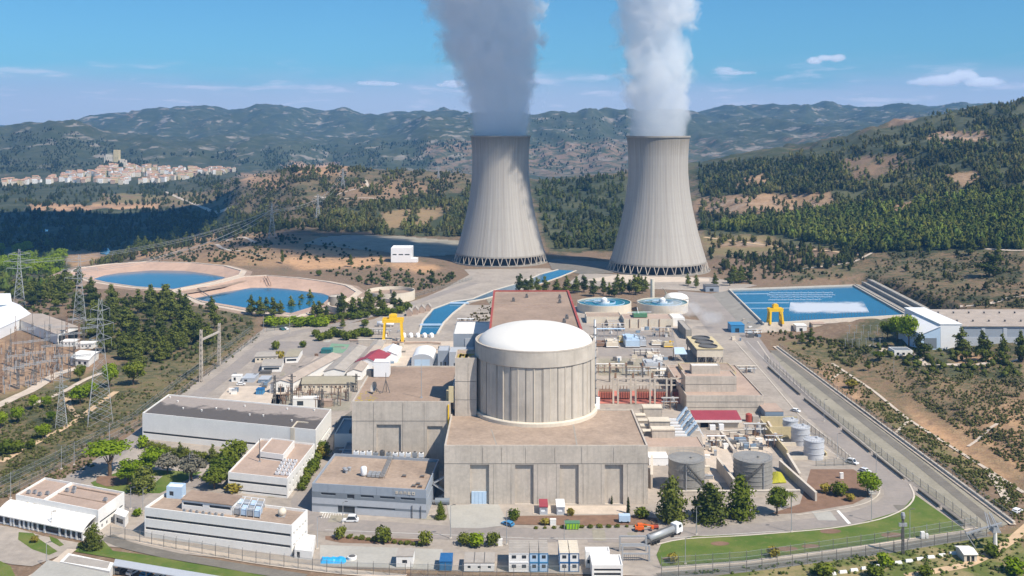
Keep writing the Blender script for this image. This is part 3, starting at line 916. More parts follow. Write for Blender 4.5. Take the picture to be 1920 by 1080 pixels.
def frame3(FL, FR, BL, z):
 a, b, c = G(*FL, z), G(*FR, z), G(*BL, z)
 L, D = math.dist(a, b), math.dist(a, c)
 u = ((b[0] - a[0]) / L, (b[1] - a[1]) / L)
 v = ((c[0] - a[0]) / D, (c[1] - a[1]) / D)
 return a, (u, v), L, D
def panes(root, fr, plist, mat='glass', name='window', label=None):
 for p in plist:
  mb = MB(fr)
  mb.add(p, BOXF)
  o = mb.obj(name, mat, root)
  if label:
   o['label'] = label
def shell(root, fr, x0, x1, y0, y1, z0, z1, wall, roof, par=.7, t=.35, fo=(), ro=(), lo=(), bo=(), wname='wall', rname='roof', depth=.3, wmat='glass', win='window', rover=0.):
 mb = MB(fr)
 zt = z1 + par
 pl = mb.facade((x0, y0), (x1, y0), z0, zt, fo, depth)
 pl += mb.facade((x1, y0), (x1, y1), z0, zt, ro, depth)
 pl += mb.facade((x1, y1), (x0, y1), z0, zt, bo, depth)
 pl += mb.facade((x0, y1), (x0, y0), z0, zt, lo, depth)
 if par > 0:
  a, b, c, d = x0 + t, x1 - t, y0 + t, y1 - t
  mb.add([(x0, y0, zt), (x1, y0, zt), (x1, y1, zt), (x0, y1, zt), (a, c, zt), (b, c, zt), (b, d, zt), (a, d, zt),
    (a, c, z1 - .05), (b, c, z1 - .05), (b, d, z1 - .05), (a, d, z1 - .05)],
    [(0, 1, 5, 4), (1, 2, 6, 5), (2, 3, 7, 6), (3, 0, 4, 7), (4, 5, 9, 8), (5, 6, 10, 9), (6, 7, 11, 10), (7, 4, 8, 11)])
 w = mb.obj(wname, wall, root)
 rb = MB(fr)
 if par > 0:
  rb.box(x0 + t + .004, x1 - t - .004, y0 + t + .004, y1 - t - .004, z1 - .3, z1)
 else:
  rb.box(x0 - rover, x1 + rover, y0 - rover, y1 + rover, z1, z1 + .25)
 r = rb.obj(rname, roof, root)
 panes(root, fr, pl, wmat, win)
 return w, r
def row_ops(n, a, b, za, zb, fill=.6):
 s = (b - a) / n
 return [(a + s * (i + .5 - fill / 2), a + s * (i + .5 + fill / 2), za, zb) for i in range(n)]
def gable(root, fr, L, D, ze, zr, wall, roof, along='y', over=.4, fo=(), ro=(), z0=0., rname='roof'):
 mb = MB(fr)
 pl = mb.facade((0, 0), (L, 0), z0, ze, fo, .2) + mb.facade((L, 0), (L, D), z0, ze, ro, .2)
 mb.facade((L, D), (0, D), z0, ze)
 mb.facade((0, D), (0, 0), z0, ze)
 if along == 'y':
  mb.add([(0, 0, ze), (L, 0, ze), (L / 2, 0, zr)], [(0, 1, 2)])
  mb.add([(L, D, ze), (0, D, ze), (L / 2, D, zr)], [(0, 1, 2)])
 else:
  mb.add([(L, 0, ze), (L, D, ze), (L, D / 2, zr)], [(0, 1, 2)])
  mb.add([(0, D, ze), (0, 0, ze), (0, D / 2, zr)], [(0, 1, 2)])
 mb.obj('wall', wall, root)
 rb = MB(fr)
 k = (zr - ze) / ((L if along == 'y' else D) / 2)
 e = ze - over * k + .05
 t = .18
 if along == 'y':
  a, b = -over, D + over
  for x0, x1 in ((-over, L / 2), (L + over, L / 2)):
   p = [(x0, a, e), (x1, a, zr + .05), (x1, b, zr + .05), (x0, b, e)]
   q = [(x, y, z + t) for x, y, z in p]
   rb.add(p + q, [(0, 1, 2, 3), (7, 6, 5, 4), (0, 4, 5, 1), (1, 5, 6, 2), (2, 6, 7, 3), (3, 7, 4, 0)])
 else:
  a, b = -over, L + over
  for y0, y1 in ((-over, D / 2), (D + over, D / 2)):
   p = [(a, y0, e), (b, y0, e), (b, y1, zr + .05), (a, y1, zr + .05)]
   q = [(x, y, z + t) for x, y, z in p]
   rb.add(p + q, [(3, 2, 1, 0), (4, 5, 6, 7), (0, 1, 5, 4), (1, 2, 6, 5), (2, 3, 7, 6), (3, 0, 4, 7)])
 rb.obj(rname, roof, root)
 panes(root, fr, pl)
def ac_box(root_or_none, fr, x, y, z, w, d, h, mat='steel', name='air_conditioner'):
 mb = MB(fr)
 mb.box(x, x + w, y, y + d, z + .25, z + h)
 for i in (0.1, w - .25):
  mb.box(x + i, x + i + .15, y + .1, y + d - .1, z, z + .25)
 n = max(1, int(w / 1.2))
 for i in range(n):
  mb.lathe([(.45, z + h), (.45, z + h + .14), (.3, z + h + .14), (.3, z + h + .05)], 10, x + w * (i + .5) / n, y + d / 2, 1)
 return mb.obj(name, [mat, 'steel_dark'], root_or_none)
TOWERS = []
def tower_profile():
 prof = []
 for i in range(41):
  z = 7.5 + (122 - 7.5) * i / 40
  t = (z - 92) / 92.
  r = 27.2 * math.sqrt(1 + (t * (1.42 if t < 0 else 1.5)) ** 2 * 1.0)
  prof.append((r, z))
 return prof
def tower_r(z, rb, rt, rtop):
 zt, zb, ztop = 96., 8., 122.
 if z < zt:
  k = math.sqrt((rb / rt) ** 2 - 1)
  return rt * math.sqrt(1 + (k * (zt - z) / (zt - zb)) ** 2)
 k = math.sqrt((rtop / rt) ** 2 - 1)
 return rt * math.sqrt(1 + (k * (z - zt) / (ztop - zt)) ** 2)
def cooling_tower(px, Y, rb, rt, rtop, ztop, label):
 X = AX(px, Y)
 root = thing('cooling_tower', label, 'cooling tower', (X, Y, 0), 0, 'pair of cooling towers')
 zs = [8 + (ztop - 8) * i / 48 for i in range(49)]
 sc_z = lambda z: 8 + (z - 8) * (122 - 8) / (ztop - 8)
 n = 144
 mb = MB()
 prof = [(tower_r(sc_z(z), rb, rt, rtop), z) for z in zs]
 inner = [(r - .9, z) for r, z in reversed(prof)]
 vs, fs = [], []
 full = prof + [(prof[-1][0] + .0, ztop + .01)] + [(prof[-1][0] - .9, ztop + .01)] + inner
 for r, z in full:
  for i in range(n):
   t = 2 * pi * i / n
   rr = r + (.10 if i % 2 else 0)
   vs.append((rr * math.cos(t), rr * math.sin(t), z))
 for k in range(len(full) - 1):
  for i in range(n):
   j = (i + 1) % n
   fs.append((k * n + i, k * n + j, (k + 1) * n + j, (k + 1) * n + i))
 mb.add(vs, fs)
 mb.obj('shell', 'shell', root)
 mb = MB()
 r = prof[-1][0]
 mb.lathe([(r + .1, ztop - 1.1), (r + .75, ztop - .9), (r + .75, ztop + .5), (r + .2, ztop + .5), (r + .2, ztop - .2)], 96)
 mb.obj('rim', 'concrete_dark', root)
 mb = MB()
 r0 = prof[0][0]
 mb.lathe([(r0 - .9, 7.6), (r0 + .28, 7.4), (r0 + .28, 8.6), (r0 + .12, 9.0)], 96)
 mb.obj('lintel_ring', 'concrete_dark', root)
 nv = 36
 rb2 = r0 + 2.0
 for i in range(nv):
  t0 = 2 * pi * i / nv
  dt = pi / nv
  mb = MB()
  foot = (rb2 * math.cos(t0), rb2 * math.sin(t0), -.1)
  for s in (-1, 1):
   a = t0 + s * dt * .6
   mb.beam(foot, (r0 * math.cos(a), r0 * math.sin(a), 7.7), .5, .5)
  mb.obj('column', 'concrete', root)
 mb = MB()
 mb.lathe([(r0 + 3.5, -.3), (r0 + 3.5, .9), (r0 + 2.9, .9), (r0 + 2.9, .2), (0, .2)], 72)
 mb.obj('basin', 'concrete_dark', root)
 mb = MB()
 mb.lathe([(r0 - 4.5, .2), (r0 - 4.5, 7.4), (0, 9)], 48)
 mb.obj('fill_pack', 'dark', root)
 TOWERS.append((X, Y, r))
 return root
def stack_gantry(x, y, zrot, name, label, cat, w, d, h, mat='yellow', group=None):
 root = thing(name, label, cat, (x, y, 0), zrot, group)
 for sx in (-1, 1):
  for sy in (-1, 1):
   mb = MB()
   mb.beam((sx * w / 2, sy * d / 2, 0), (sx * w * .42, sy * d * .3, h), 1.2)
   mb.obj('leg', mat, root)
  mb = MB()
  mb.beam((sx * w / 2, -d / 2, 1.2), (sx * w / 2, d / 2, 1.2), 1.5, 2.0)
  for q in (-.35, .35):
   mb.beam((sx * w / 2, q * d, 1.2), (sx * w * .43, -q * d * .6, h * .75), .7)
  mb.obj('end_carriage', mat, root)
 mb = MB()
 for sy in (-1, 1):
  mb.beam((-w * .55, sy * d * .3, h), (w * .55, sy * d * .3, h), 1.3, 2.2)
 for sx in (-.5, 0, .5):
  mb.beam((sx * w, -d * .3, h), (sx * w, d * .3, h), .5, .9)
 mb.obj('bridge', mat, root)
 mb = MB()
 mb.box(-w * .2, w * .2, -d * .3, d * .3, h + .9, h + 3.2)
 mb.box(-w * .12, w * .14, -d * .22, d * .22, h + 3.2, h + 3.7)
 mb.obj('hoist_house', mat, root)
 return root
def tank(px, py_base, rpx, ztop, label, mat='tank_light', cone=.12, group=None, cat='storage tank', rings=3, stair=0, z0=0., n=40):
 X, Y = G(px, py_base, z0)
 r = rpx * Y / FOC
 Y += r * .0
 root = thing('storage_tank', label, cat, (X, Y, z0), 0, group)
 mb = MB()
 h = ztop - z0
 mb.lathe([(r, 0), (r, h)], n)
 mb.obj('wall', mat, root, True)
 mb = MB()
 mb.lathe([(r + .06, h - .25), (r + .14, h - .2), (r + .14, h + .12), (r * .98, h + .12), (r * .5, h + .12 + cone * r * .5), (.01, h + .12 + cone * r)], n)
 mb.lathe([(.5, h + cone * r - .1), (.5, h + cone * r + .6), (.01, h + cone * r + .6)], 10, r * .25, -r * .2)
 mb.obj('roof', mat, root)
 mb = MB()
 for k in range(rings):
  z = h * (k + 1) / (rings + 1)
  mb.lathe([(r + .01, z - .1), (r + .16, z - .1), (r + .16, z + .1), (r + .01, z + .1)], n)
 mb.obj('stiffener_ring', mat, root)
 mb = MB()
 for i in range(24):
  t = 2 * pi * i / 24
  mb.beam(((r - .1) * math.cos(t), (r - .1) * math.sin(t), h + .1), ((r - .1) * math.cos(t), (r - .1) * math.sin(t), h + 1.1), .07)
 mb.lathe([(r - .14, h + 1.05), (r - .06, h + 1.05), (r - .06, h + 1.12), (r - .14, h + 1.12)], n)
 mb.obj('handrail', 'steel', root)
 if stair:
  mb = MB()
  a0, a1 = (-1.75, -.25) if stair > 0 else (-1.25, -2.75)
  m_ = 18
  pts = []
  for i in range(m_ + 1):
   t = a0 + (a1 - a0) * i / m_
   z = h * (1 - i / m_) * .98 + .2
   pts.append((t, z))
  for (t, z), (t2, z2) in zip(pts[:-1], pts[1:]):
   for q in (r + .15, r + 1.0):
    mb.beam((q * math.cos(t), q * math.sin(t), z), (q * math.cos(t2), q * math.sin(t2), z2), .1, .4)
   mb.beam(((r + 1.0) * math.cos(t), (r + 1.0) * math.sin(t), z), ((r + 1.0) * math.cos(t), (r + 1.0) * math.sin(t), z + 1.1), .06)
   mb.beam(((r + .1) * math.cos(t), (r + .1) * math.sin(t), z), ((r + 1.0) * math.cos(t), (r + 1.0) * math.sin(t), z), .3, .08)
  mb.obj('stair', 'steel_dark', root)
  mb = MB()
  t = a0 - .0
  mb.tube(((r + .3) * math.cos(t), (r + .3) * math.sin(t), 0), ((r + .3) * math.cos(t), (r + .3) * math.sin(t), h), .16, n=6)
  mb.obj('pipe', 'steel', root)
 return root
def build_core():
 cooling_tower(938.5, 985, 43.2, 27.3, 28.9, 121.2, 'concrete cooling tower streaked with the shadow of the other steam plume, crowned by grey steam')
 cooling_tower(1234, 927, 43.6, 27.0, 28.6, 121.4, 'concrete cooling tower in full sun crowned by bright white steam, nearest the spray pond')
 Xc, Yc, Rr = AX(1003.5, 395.5), 395.5, 22.9
 root = thing('reactor_building', 'round concrete reactor building with a low white dome', 'reactor building', (Xc, Yc, 0))
 nseg = 24
 mb = MB()
 mb.lathe([(Rr, 0), (Rr, 41.2), (Rr + .55, 41.5), (Rr + .55, 46.9), (Rr - .5, 46.9), (Rr - .5, 46.0)], 120)
 mb.obj('wall', 'contain', root)
 mb = MB()
 for i in range(nseg):
  t = 2 * pi * (i + .35) / nseg
  c, s = math.cos(t), math.sin(t)
  tx, ty = -s, c
  mb.beam((c * (Rr + .03), s * (Rr + .03), 20), (c * (Rr + .03), s * (Rr + .03), 41.25), .16, .3)
  t2 = t + pi / nseg
  mb.beam((math.cos(t2) * (Rr + .16), math.sin(t2) * (Rr + .16), 20), (math.cos(t2) * (Rr + .16), math.sin(t2) * (Rr + .16), 41.2), .3, .2, 2)
  if i % 2 == 0:
   a0, a1 = t + .02, t + 2 * pi / nseg - .02
   vs = []
   for a in np.linspace(a0, a1, 6):
    vs += [((Rr + .16) * math.cos(a), (Rr + .16) * math.sin(a), 20), ((Rr + .16) * math.cos(a), (Rr + .16) * math.sin(a), 41.2)]
   fs = [(2 * k, 2 * k + 2, 2 * k + 3, 2 * k + 1) for k in range(5)]
   b = len(vs)
   for a in (a0, a1):
    vs += [((Rr) * math.cos(a), (Rr) * math.sin(a), 20), ((Rr) * math.cos(a), (Rr) * math.sin(a), 41.2)]
   fs += [(0, 1, b + 1, b), (b + 2, b + 3, 11, 10)]
   mb.add(vs, fs, 1)
 mb.obj('pilaster', ['joint', 'contain', 'cream'], root)
 mb = MB()
 mb.lathe([(Rr + 1.3, 19), (Rr + 1.3, 21.0), (Rr + .9, 21.4), (Rr + .2, 21.4)], 96)
 mb.obj('base_ring', 'cream', root)
 mb = MB()
 prof = [(Rr - .5, 46.0), (Rr - .7, 46.9)]
 for i in range(1, 15):
  a = i / 14 * pi / 2
  prof.append(((Rr - .9) * math.cos(a), 46.7 + 6.9 * math.sin(a) ** 1.1))
 mb.lathe(prof, 96)
 mb.obj('dome', 'dome', root, True)
 mb = MB()
 mb.lathe([(Rr + .3, 47.0), (Rr + .45, 47.0), (Rr + .45, 47.45), (Rr - .3, 47.45), (Rr - .3, 47.0)], 120)
 mb.obj('parapet', 'concrete', root)
 X, Y = AX(1115.5, 396), 396
 root = thing('vent_stack', 'slim grey vent pipe standing against the reactor wall', 'vent stack', (X, Y, 19.8))
 mb = MB()
 mb.tube((0, 0, 0), (0, 0, 35), .48, n=10)
 mb.obj('pipe', 'steel', root, True)
 for z in range(2, 35, 3):
  mb = MB()
  mb.lathe([(.5, z), (.75, z), (.75, z + .25), (.5, z + .25)], 10)
  mb.beam((-.4, 0, z + .1), (-2.2, 0, z + .1), .14)
  mb.obj('bracket', 'steel_dark', root)
 mb = MB()
 mb.box(-.9, 1.1, -1.2, 1.0, 0, 2.2)
 mb.box(.4, 1.9, -.7, .7, 0, 4.5)
 mb.obj('base', 'white_metal', root)
 y0, y1 = 349., 394.
 x0, x1 = AX(833, y0), AX(1215, y0)
 root = thing('fuel_building', 'long flat concrete hall with four tall recessed bays under the reactor', 'concrete hall', (x0, y0, 0))
 L, D = x1 - x0, y1 - y0
 fr = ((1, 0), (0, 1))
 nx = [(881.5, 917), (966, 1000.5), (1050, 1085), (1134, 1168.5)]
 ops = [(AX(a, y0) - x0, AX(b, y0) - x0, .02, 13.7) for a, b in nx]
 mb = MB(fr)
 pl = mb.facade((0, 0), (L, 0), 0, 20.3, ops, .95)
 mb.facade((L, 0), (L, D), 0, 20.3)
 mb.facade((L, D), (0, D), 0, 20.3)
 mb.facade((0, D), (0, 0), 0, 20.3)
 t = .6
 mb.add([(0, 0, 20.3), (L, 0, 20.3), (L, D, 20.3), (0, D, 20.3), (t, t, 20.3), (L - t, t, 20.3), (L - t, D - t, 20.3), (t, D - t, 20.3),
   (t, t, 19.7), (L - t, t, 19.7), (L - t, D - t, 19.7), (t, D - t, 19.7)],
   [(0, 1, 5, 4), (1, 2, 6, 5), (2, 3, 7, 6), (3, 0, 4, 7), (4, 5, 9, 8), (5, 6, 10, 9), (6, 7, 11, 10), (7, 4, 8, 11)])
 mb.obj('wall', 'concrete', root)
 panes(root, fr, pl, 'concrete', 'recessed_bay')
 mb = MB(fr)
 mb.box(t + .004, L - t - .004, t + .004, D - t - .004, 19.4, 19.8)
 mb.obj('roof', 'roof_tan', root)
 mb = MB(fr)
 mb.box(.004, L - .004, -.07, .0, 14.0, 14.12)
 for p in (905, 940, 985, 1040, 1090, 1150):
  x = AX(p, y0) - x0
  mb.box(x, x + .1, -.05, .0, 14.2, 19.6)
 for p in (925, 958, 1008, 1043, 1093, 1127, 1176, 1206):
  x = AX(p, y0) - x0
  mb.box(x, x + .08, -.05, .0, .1, 13.9)
 mb.obj('panel_joint', 'joint', root)
 mb = MB(fr)
 a = AX(884, y0) - x0
 b = AX(912, y0) - x0
 mb.box(a, b, .4, .9, .03, 4.2)
 for k in range(1, 4):
  mb.box(a + (b - a) * k / 4 - .05, a + (b - a) * k / 4 + .05, .3, .4, .05, 4.1)
 mb.obj('door', 'blue_pale', root)['label'] = 'pale blue roller door at the foot of one bay'
 mb = MB(fr)
 mb.add([(AX(1080, 352) - x0, .7, 19.85), (AX(1080, 352) - x0 + .5, .7, 19.85), (AX(1074, 375) - x0 + .5, 26, 19.85), (AX(1074, 375) - x0, 26, 19.85)], [(0, 1, 2, 3)])
 mb.obj('drain_gutter', 'concrete_dark', root)
 mb = MB(fr)
 mb.add([(18, .7, 19.85), (18.4, .7, 19.85), (16, 20, 19.85), (15.6, 20, 19.85)], [(0, 1, 2, 3)])
 mb.obj('drain_gutter', 'concrete_dark', root)
 mb = MB(fr)
 rr = random.Random(4)
 for k in range(26):
  x = rr.uniform(1, L - 1)
  mb.box(x, x + rr.uniform(.5, 2.2), .62, .62 + rr.uniform(.2, .7), 19.805, 19.83)
 mb.obj('lichen_edge', 'lichen', root)
 bx0, bx1 = AX(853, 386), AX(893.5, 386)
 root = thing('stair_block', 'tall plain concrete block wedged beside the reactor drum', 'concrete block', (bx0, 386, 0))
 L = bx1 - bx0
 shell(root, fr, 0, L, 0, 15, 0, 41.4, 'concrete', 'roof_tan', .6)
 mb = MB(fr)
 for z in (26, 33):
  mb.box(.01, L - .01, -.06, 0, z, z + .14)
 mb.box(L * .6, L * .6 + .12, -.06, 0, 21, 40)
 mb.obj('panel_joint', 'joint', root)
 mb = MB(fr)
 for k in range(8):
  x = random.uniform(.5, L - 2)
  mb.box(x, x + random.uniform(.8, 2), .5 + random.uniform(0, 8), 2 + random.uniform(6.6, 9), 41.41, 41.45)
 mb.obj('lichen_edge', 'lichen', root)
 ax0, ax1, ay0, ay1, az = AX(660, 385), x0 - .05, 385., 442.5, 25.2
 root = thing('auxiliary_building', 'broad concrete block with a tan roof carrying a white box and a mast', 'concrete hall', (ax0, ay0, 0))
 L, D = ax1 - ax0, ay1 - ay0
 o1 = (AX(706, ay0) - ax0, AX(752, ay0) - ax0, .5, ZT(796, ay0))
 o2 = (AX(801, ay0) - ax0, L - 3.0, .5, ZT(799, ay0))
 mb = MB(fr)
 pl = mb.facade((0, 0), (L, 0), 0, az + .5, [o1, o2], .8)
 mb.facade((L, 0), (L, D), 0, az + .5)
 mb.facade((L, D), (0, D), 0, az + .5)
 mb.facade((0, D), (0, 0), 0, az + .5)
 mb.add([(0, 0, az + .5), (L, 0, az + .5), (L, D, az + .5), (0, D, az + .5), (t, t, az + .5), (L - t, t, az + .5), (L - t, D - t, az + .5), (t, D - t, az + .5),
   (t, t, az - .1), (L - t, t, az - .1), (L - t, D - t, az - .1), (t, D - t, az - .1)],
   [(0, 1, 5, 4), (1, 2, 6, 5), (2, 3, 7, 6), (3, 0, 4, 7), (4, 5, 9, 8), (5, 6, 10, 9), (6, 7, 11, 10), (7, 4, 8, 11)])
 mb.obj('wall', 'concrete', root)
 panes(root, fr, pl, 'concrete', 'recessed_bay')
 mb = MB(fr)
 mb.box(t + .004, L - t - .004, t + .004, D - t - .004, az - .4, az)
 mb.obj('roof', 'roof_brown', root)
 mb = MB(fr)
 z = ZT(792, ay0)
 mb.box(.005, L - .005, -.07, 0, z + .5, z + .62)
 for p in (700, 755, 795):
  x = AX(p, ay0) - ax0
  mb.box(x, x + .1, -.06, 0, .5, az)
 mb.obj('panel_joint', 'joint', root)
 mb = MB(fr)
 rr = random.Random(9)
 for k in range(30):
  x, y = rr.uniform(.7, 9), rr.uniform(.7, 16)
  mb.box(x, x + rr.uniform(.3, 1.6), y, y + rr.uniform(.3, 1.4), az + .004, az + .02)
 mb.obj('lichen_edge', 'lichen', root)
 mb = MB(fr)
 xx = AX(849, ay0) - ax0
 mb.box(xx - 1.6, xx + .2, .3, 1.2, az, az + 6.0)
 mb.box(xx - 2.6, xx - 1.4, 2, 6, az, az + 4.0)
 mb.obj('stair_enclosure', 'yellowwall', root)
 mb = MB(fr)
 mb.box(L - 1.0, L - .5, -.45, -.03, 12, 24.5)
 mb.obj('downpipe', 'yellow', root)
 x, y = AX(703, 428), 424.
 w = (731.5 - 703) * 428 / FOC
 r2 = thing('roof_cabin', 'white box cabin on the auxiliary building roof', 'cabin', (x, y, az))
 mb = MB()
 mb.box(0, w, 0, 5.5, .2, 6.3)
 mb.obj('wall', 'white_metal', r2)
 mb = MB()
 mb.box(-.1, w + .1, -.1, 5.6, 6.3, 6.5)
 mb.obj('roof', 'white_metal', r2)
 mb = MB()
 mb.box(-3.2, -.4, 1, 4, 0, 2.6)
 mb.obj('machine', 'steel_dark', r2)
 x, y = AX(712, 399), 399.
 r2 = thing('dish_antenna', 'round dish antenna on a braced frame at the roof edge', 'antenna', (x, y, az))
 mb = MB()
 c = Vector((-1.6, -.5, 2.4))
 vs, fs = [], []
 nrm = Vector((-.7, -.55, .35)).normalized()
 tx = nrm.cross(Vector((0, 0, 1))).normalized()
 ty = nrm.cross(tx)
 for k, (rr_, dd) in enumerate(((.05, 0), (.9, .15), (1.6, .5), (2.1, .95))):
  for i in range(16):
   a = 2 * pi * i / 16
   vs.append(tuple(c + (tx * math.cos(a) + ty * math.sin(a)) * rr_ + nrm * dd))
 for k in range(3):
  for i in range(16):
   j = (i + 1) % 16
   fs.append((k * 16 + i, k * 16 + j, k * 16 + 16 + j, k * 16 + 16 + i))
 mb.add(vs, fs)
 mb.obj('dish', 'concrete', r2, True)
 mb = MB()
 for nm, bars in (('frame', (((-3, -1.5, 0), (-1.6, 0, 2.6)), ((.5, -1.5, 0), (-1.6, 0, 2.6)), ((-1.5, 2.2, 0), (-1.6, 0, 2.6)))), ('tripod', (((1, 0, 0), (2.4, 0, 5.2)), ((4, 0, 0), (2.4, 0, 5.2)), ((2.4, 2, 0), (2.4, 0, 5.2)), ((2.4, 0, 4), (2.4, 0, 8))))):
  mb = MB()
  for a, b in bars:
   mb.beam(a, b, .22)
  mb.obj(nm, 'steel_dark', r2)
 x, y = AX(790, 392), 392.
 r2 = thing('roof_mast', 'thin lattice mast rising from the auxiliary building roof', 'mast', (x, y, az))
 mb = MB()
 mb.tube((0, 0, 0), (0, 0, 13), .16, .1, 6)
 mb.obj('pole', 'steel', r2)
 mb = MB()
 mb.beam((-.8, 0, 10), (.8, 0, 10), .1)
 mb.beam((0, 0, 13), (0, 0, 15), .05)
 mb.box(-.5, .5, -.5, .5, 0, .3)
 mb.obj('base', 'steel', r2)
 x0_, y0_ = AX(622, 400), 392.
 root = thing('link_building', 'low flat grey link building in the shadow of the concrete block', 'low building', (x0_, y0_, 0))
 w = ax0 - x0_ - .2
 shell(root, fr, 0, w, 14, 36, 0, 6.5, 'white', 'grey_dark', .5)
 shell(root, fr, w * .5, w, 0, 13.8, 0, 3.5, 'grey_light', 'grey_dark', .3, wname='lower_wall', rname='lower_roof')
 mb = MB(fr)
 mb.box(1, w * .45, 3, 11, 0, 2.6)
 mb.box(w * .55, w * .8, 16, 22, 6.5, 8)
 mb.obj('machine', 'steel_dark', root)
 root = thing('turbine_hall', 'big hall with a plain brown roof edged in red behind the white dome', 'turbine hall', (-10.2, 440, 0))
 Lt, Dt, zt = 42.4, 144., 35.
 mb = MB(fr)
 mb.facade((0, 0), (Lt, 0), 0, zt)
 mb.facade((Lt, 0), (Lt, Dt), 0, zt)
 mb.facade((Lt, Dt), (0, Dt), 0, zt)
 mb.facade((0, Dt), (0, 0), 0, zt)
 mb.obj('wall', 'cream', root)
 mb = MB(fr)
 mb.box(.5, Lt - .5, .5, Dt - .5, zt - .3, zt + .15)
 mb.obj('roof', 'roof_brown', root)
 mb = MB(fr)
 mb.box(-.5, .5, -.5, Dt + .5, zt - 1.8, zt + .9)
 mb.box(Lt - .5, Lt + .6, -.5, Dt + .5, zt - 1.8, zt + .9)
 mb.box(.5, Lt - .5, Dt - .5, Dt + .5, zt - 1.6, zt + .8)
 mb.obj('fascia', 'red_trim', root)
 for (px, yy) in ((1047, 560), (1047, 545), (985, 562), (960, 550), (1055, 490), (1060, 500)):
  x = AX(px, yy) + 10.2
  mb = MB(fr)
  mb.box(x, x + 1.6, yy - 440, yy - 438, zt + .15, zt + 1.4)
  mb.lathe([(.6, zt + 1.4), (.6, zt + 2.2), (.01, zt + 2.5)], 8, x + .8, yy - 439)
  mb.obj('roof_vent', 'steel_dark', root)
 mb = MB(fr)
 for yy in (534, 541):
  mb.box(1, Lt - 9, yy - 440, yy - 439.6, zt + .15, zt + .4)
 mb.obj('pipe', 'roof_pink', root)
 x0_ = AX(850, 537)
 root = thing('switchgear_building', 'grey blue block with a clean white roof beside the red edged hall', 'building', (x0_, 537, 0))
 L = -10.4 - x0_
 shell(root, fr, 0, L, 0, 34, 0, 20, 'grey_blue', 'roof_white', .4)
 mb = MB(fr)
 mb.box(L * .3, L * .5, -.3, -.02, 2, 18)
 mb.obj('panel', 'grey_light', root)
 for (pa, pb, yy, z, lab) in ((821, 841, 522, 14.5, 'smaller grey shed next to the blue grey block, darker walled'), (842, 887, 519, 14.5, 'wide flat shed with a pale grey roof in front of the blue grey block')):
  xa, xb = AX(pa, yy), AX(pb, yy)
  root = thing('equipment_shed', lab, 'shed', (xa, yy, 0))
  shell(root, fr, 0, xb - xa, 0, 12, 0, z, 'grey_light' if pb > 850 else 'grey_blue', 'grey_light', .25, fo=row_ops(2, .5, xb - xa - .5, 2, 9, .35))
EXTRA = []
FR0 = ((1, 0), (0, 1))
def boxspec(pl, pr, by, ty, ry, z0=0.):
 a, b = G(pl, by, z0), G(pr, by, z0)
 z = ZT(ty, a[1])
 c = G(pl, ry, z)
 return (a[0], a[1], z0), b[0] - a[0], max(1.5, c[1] - a[1]), z - z0
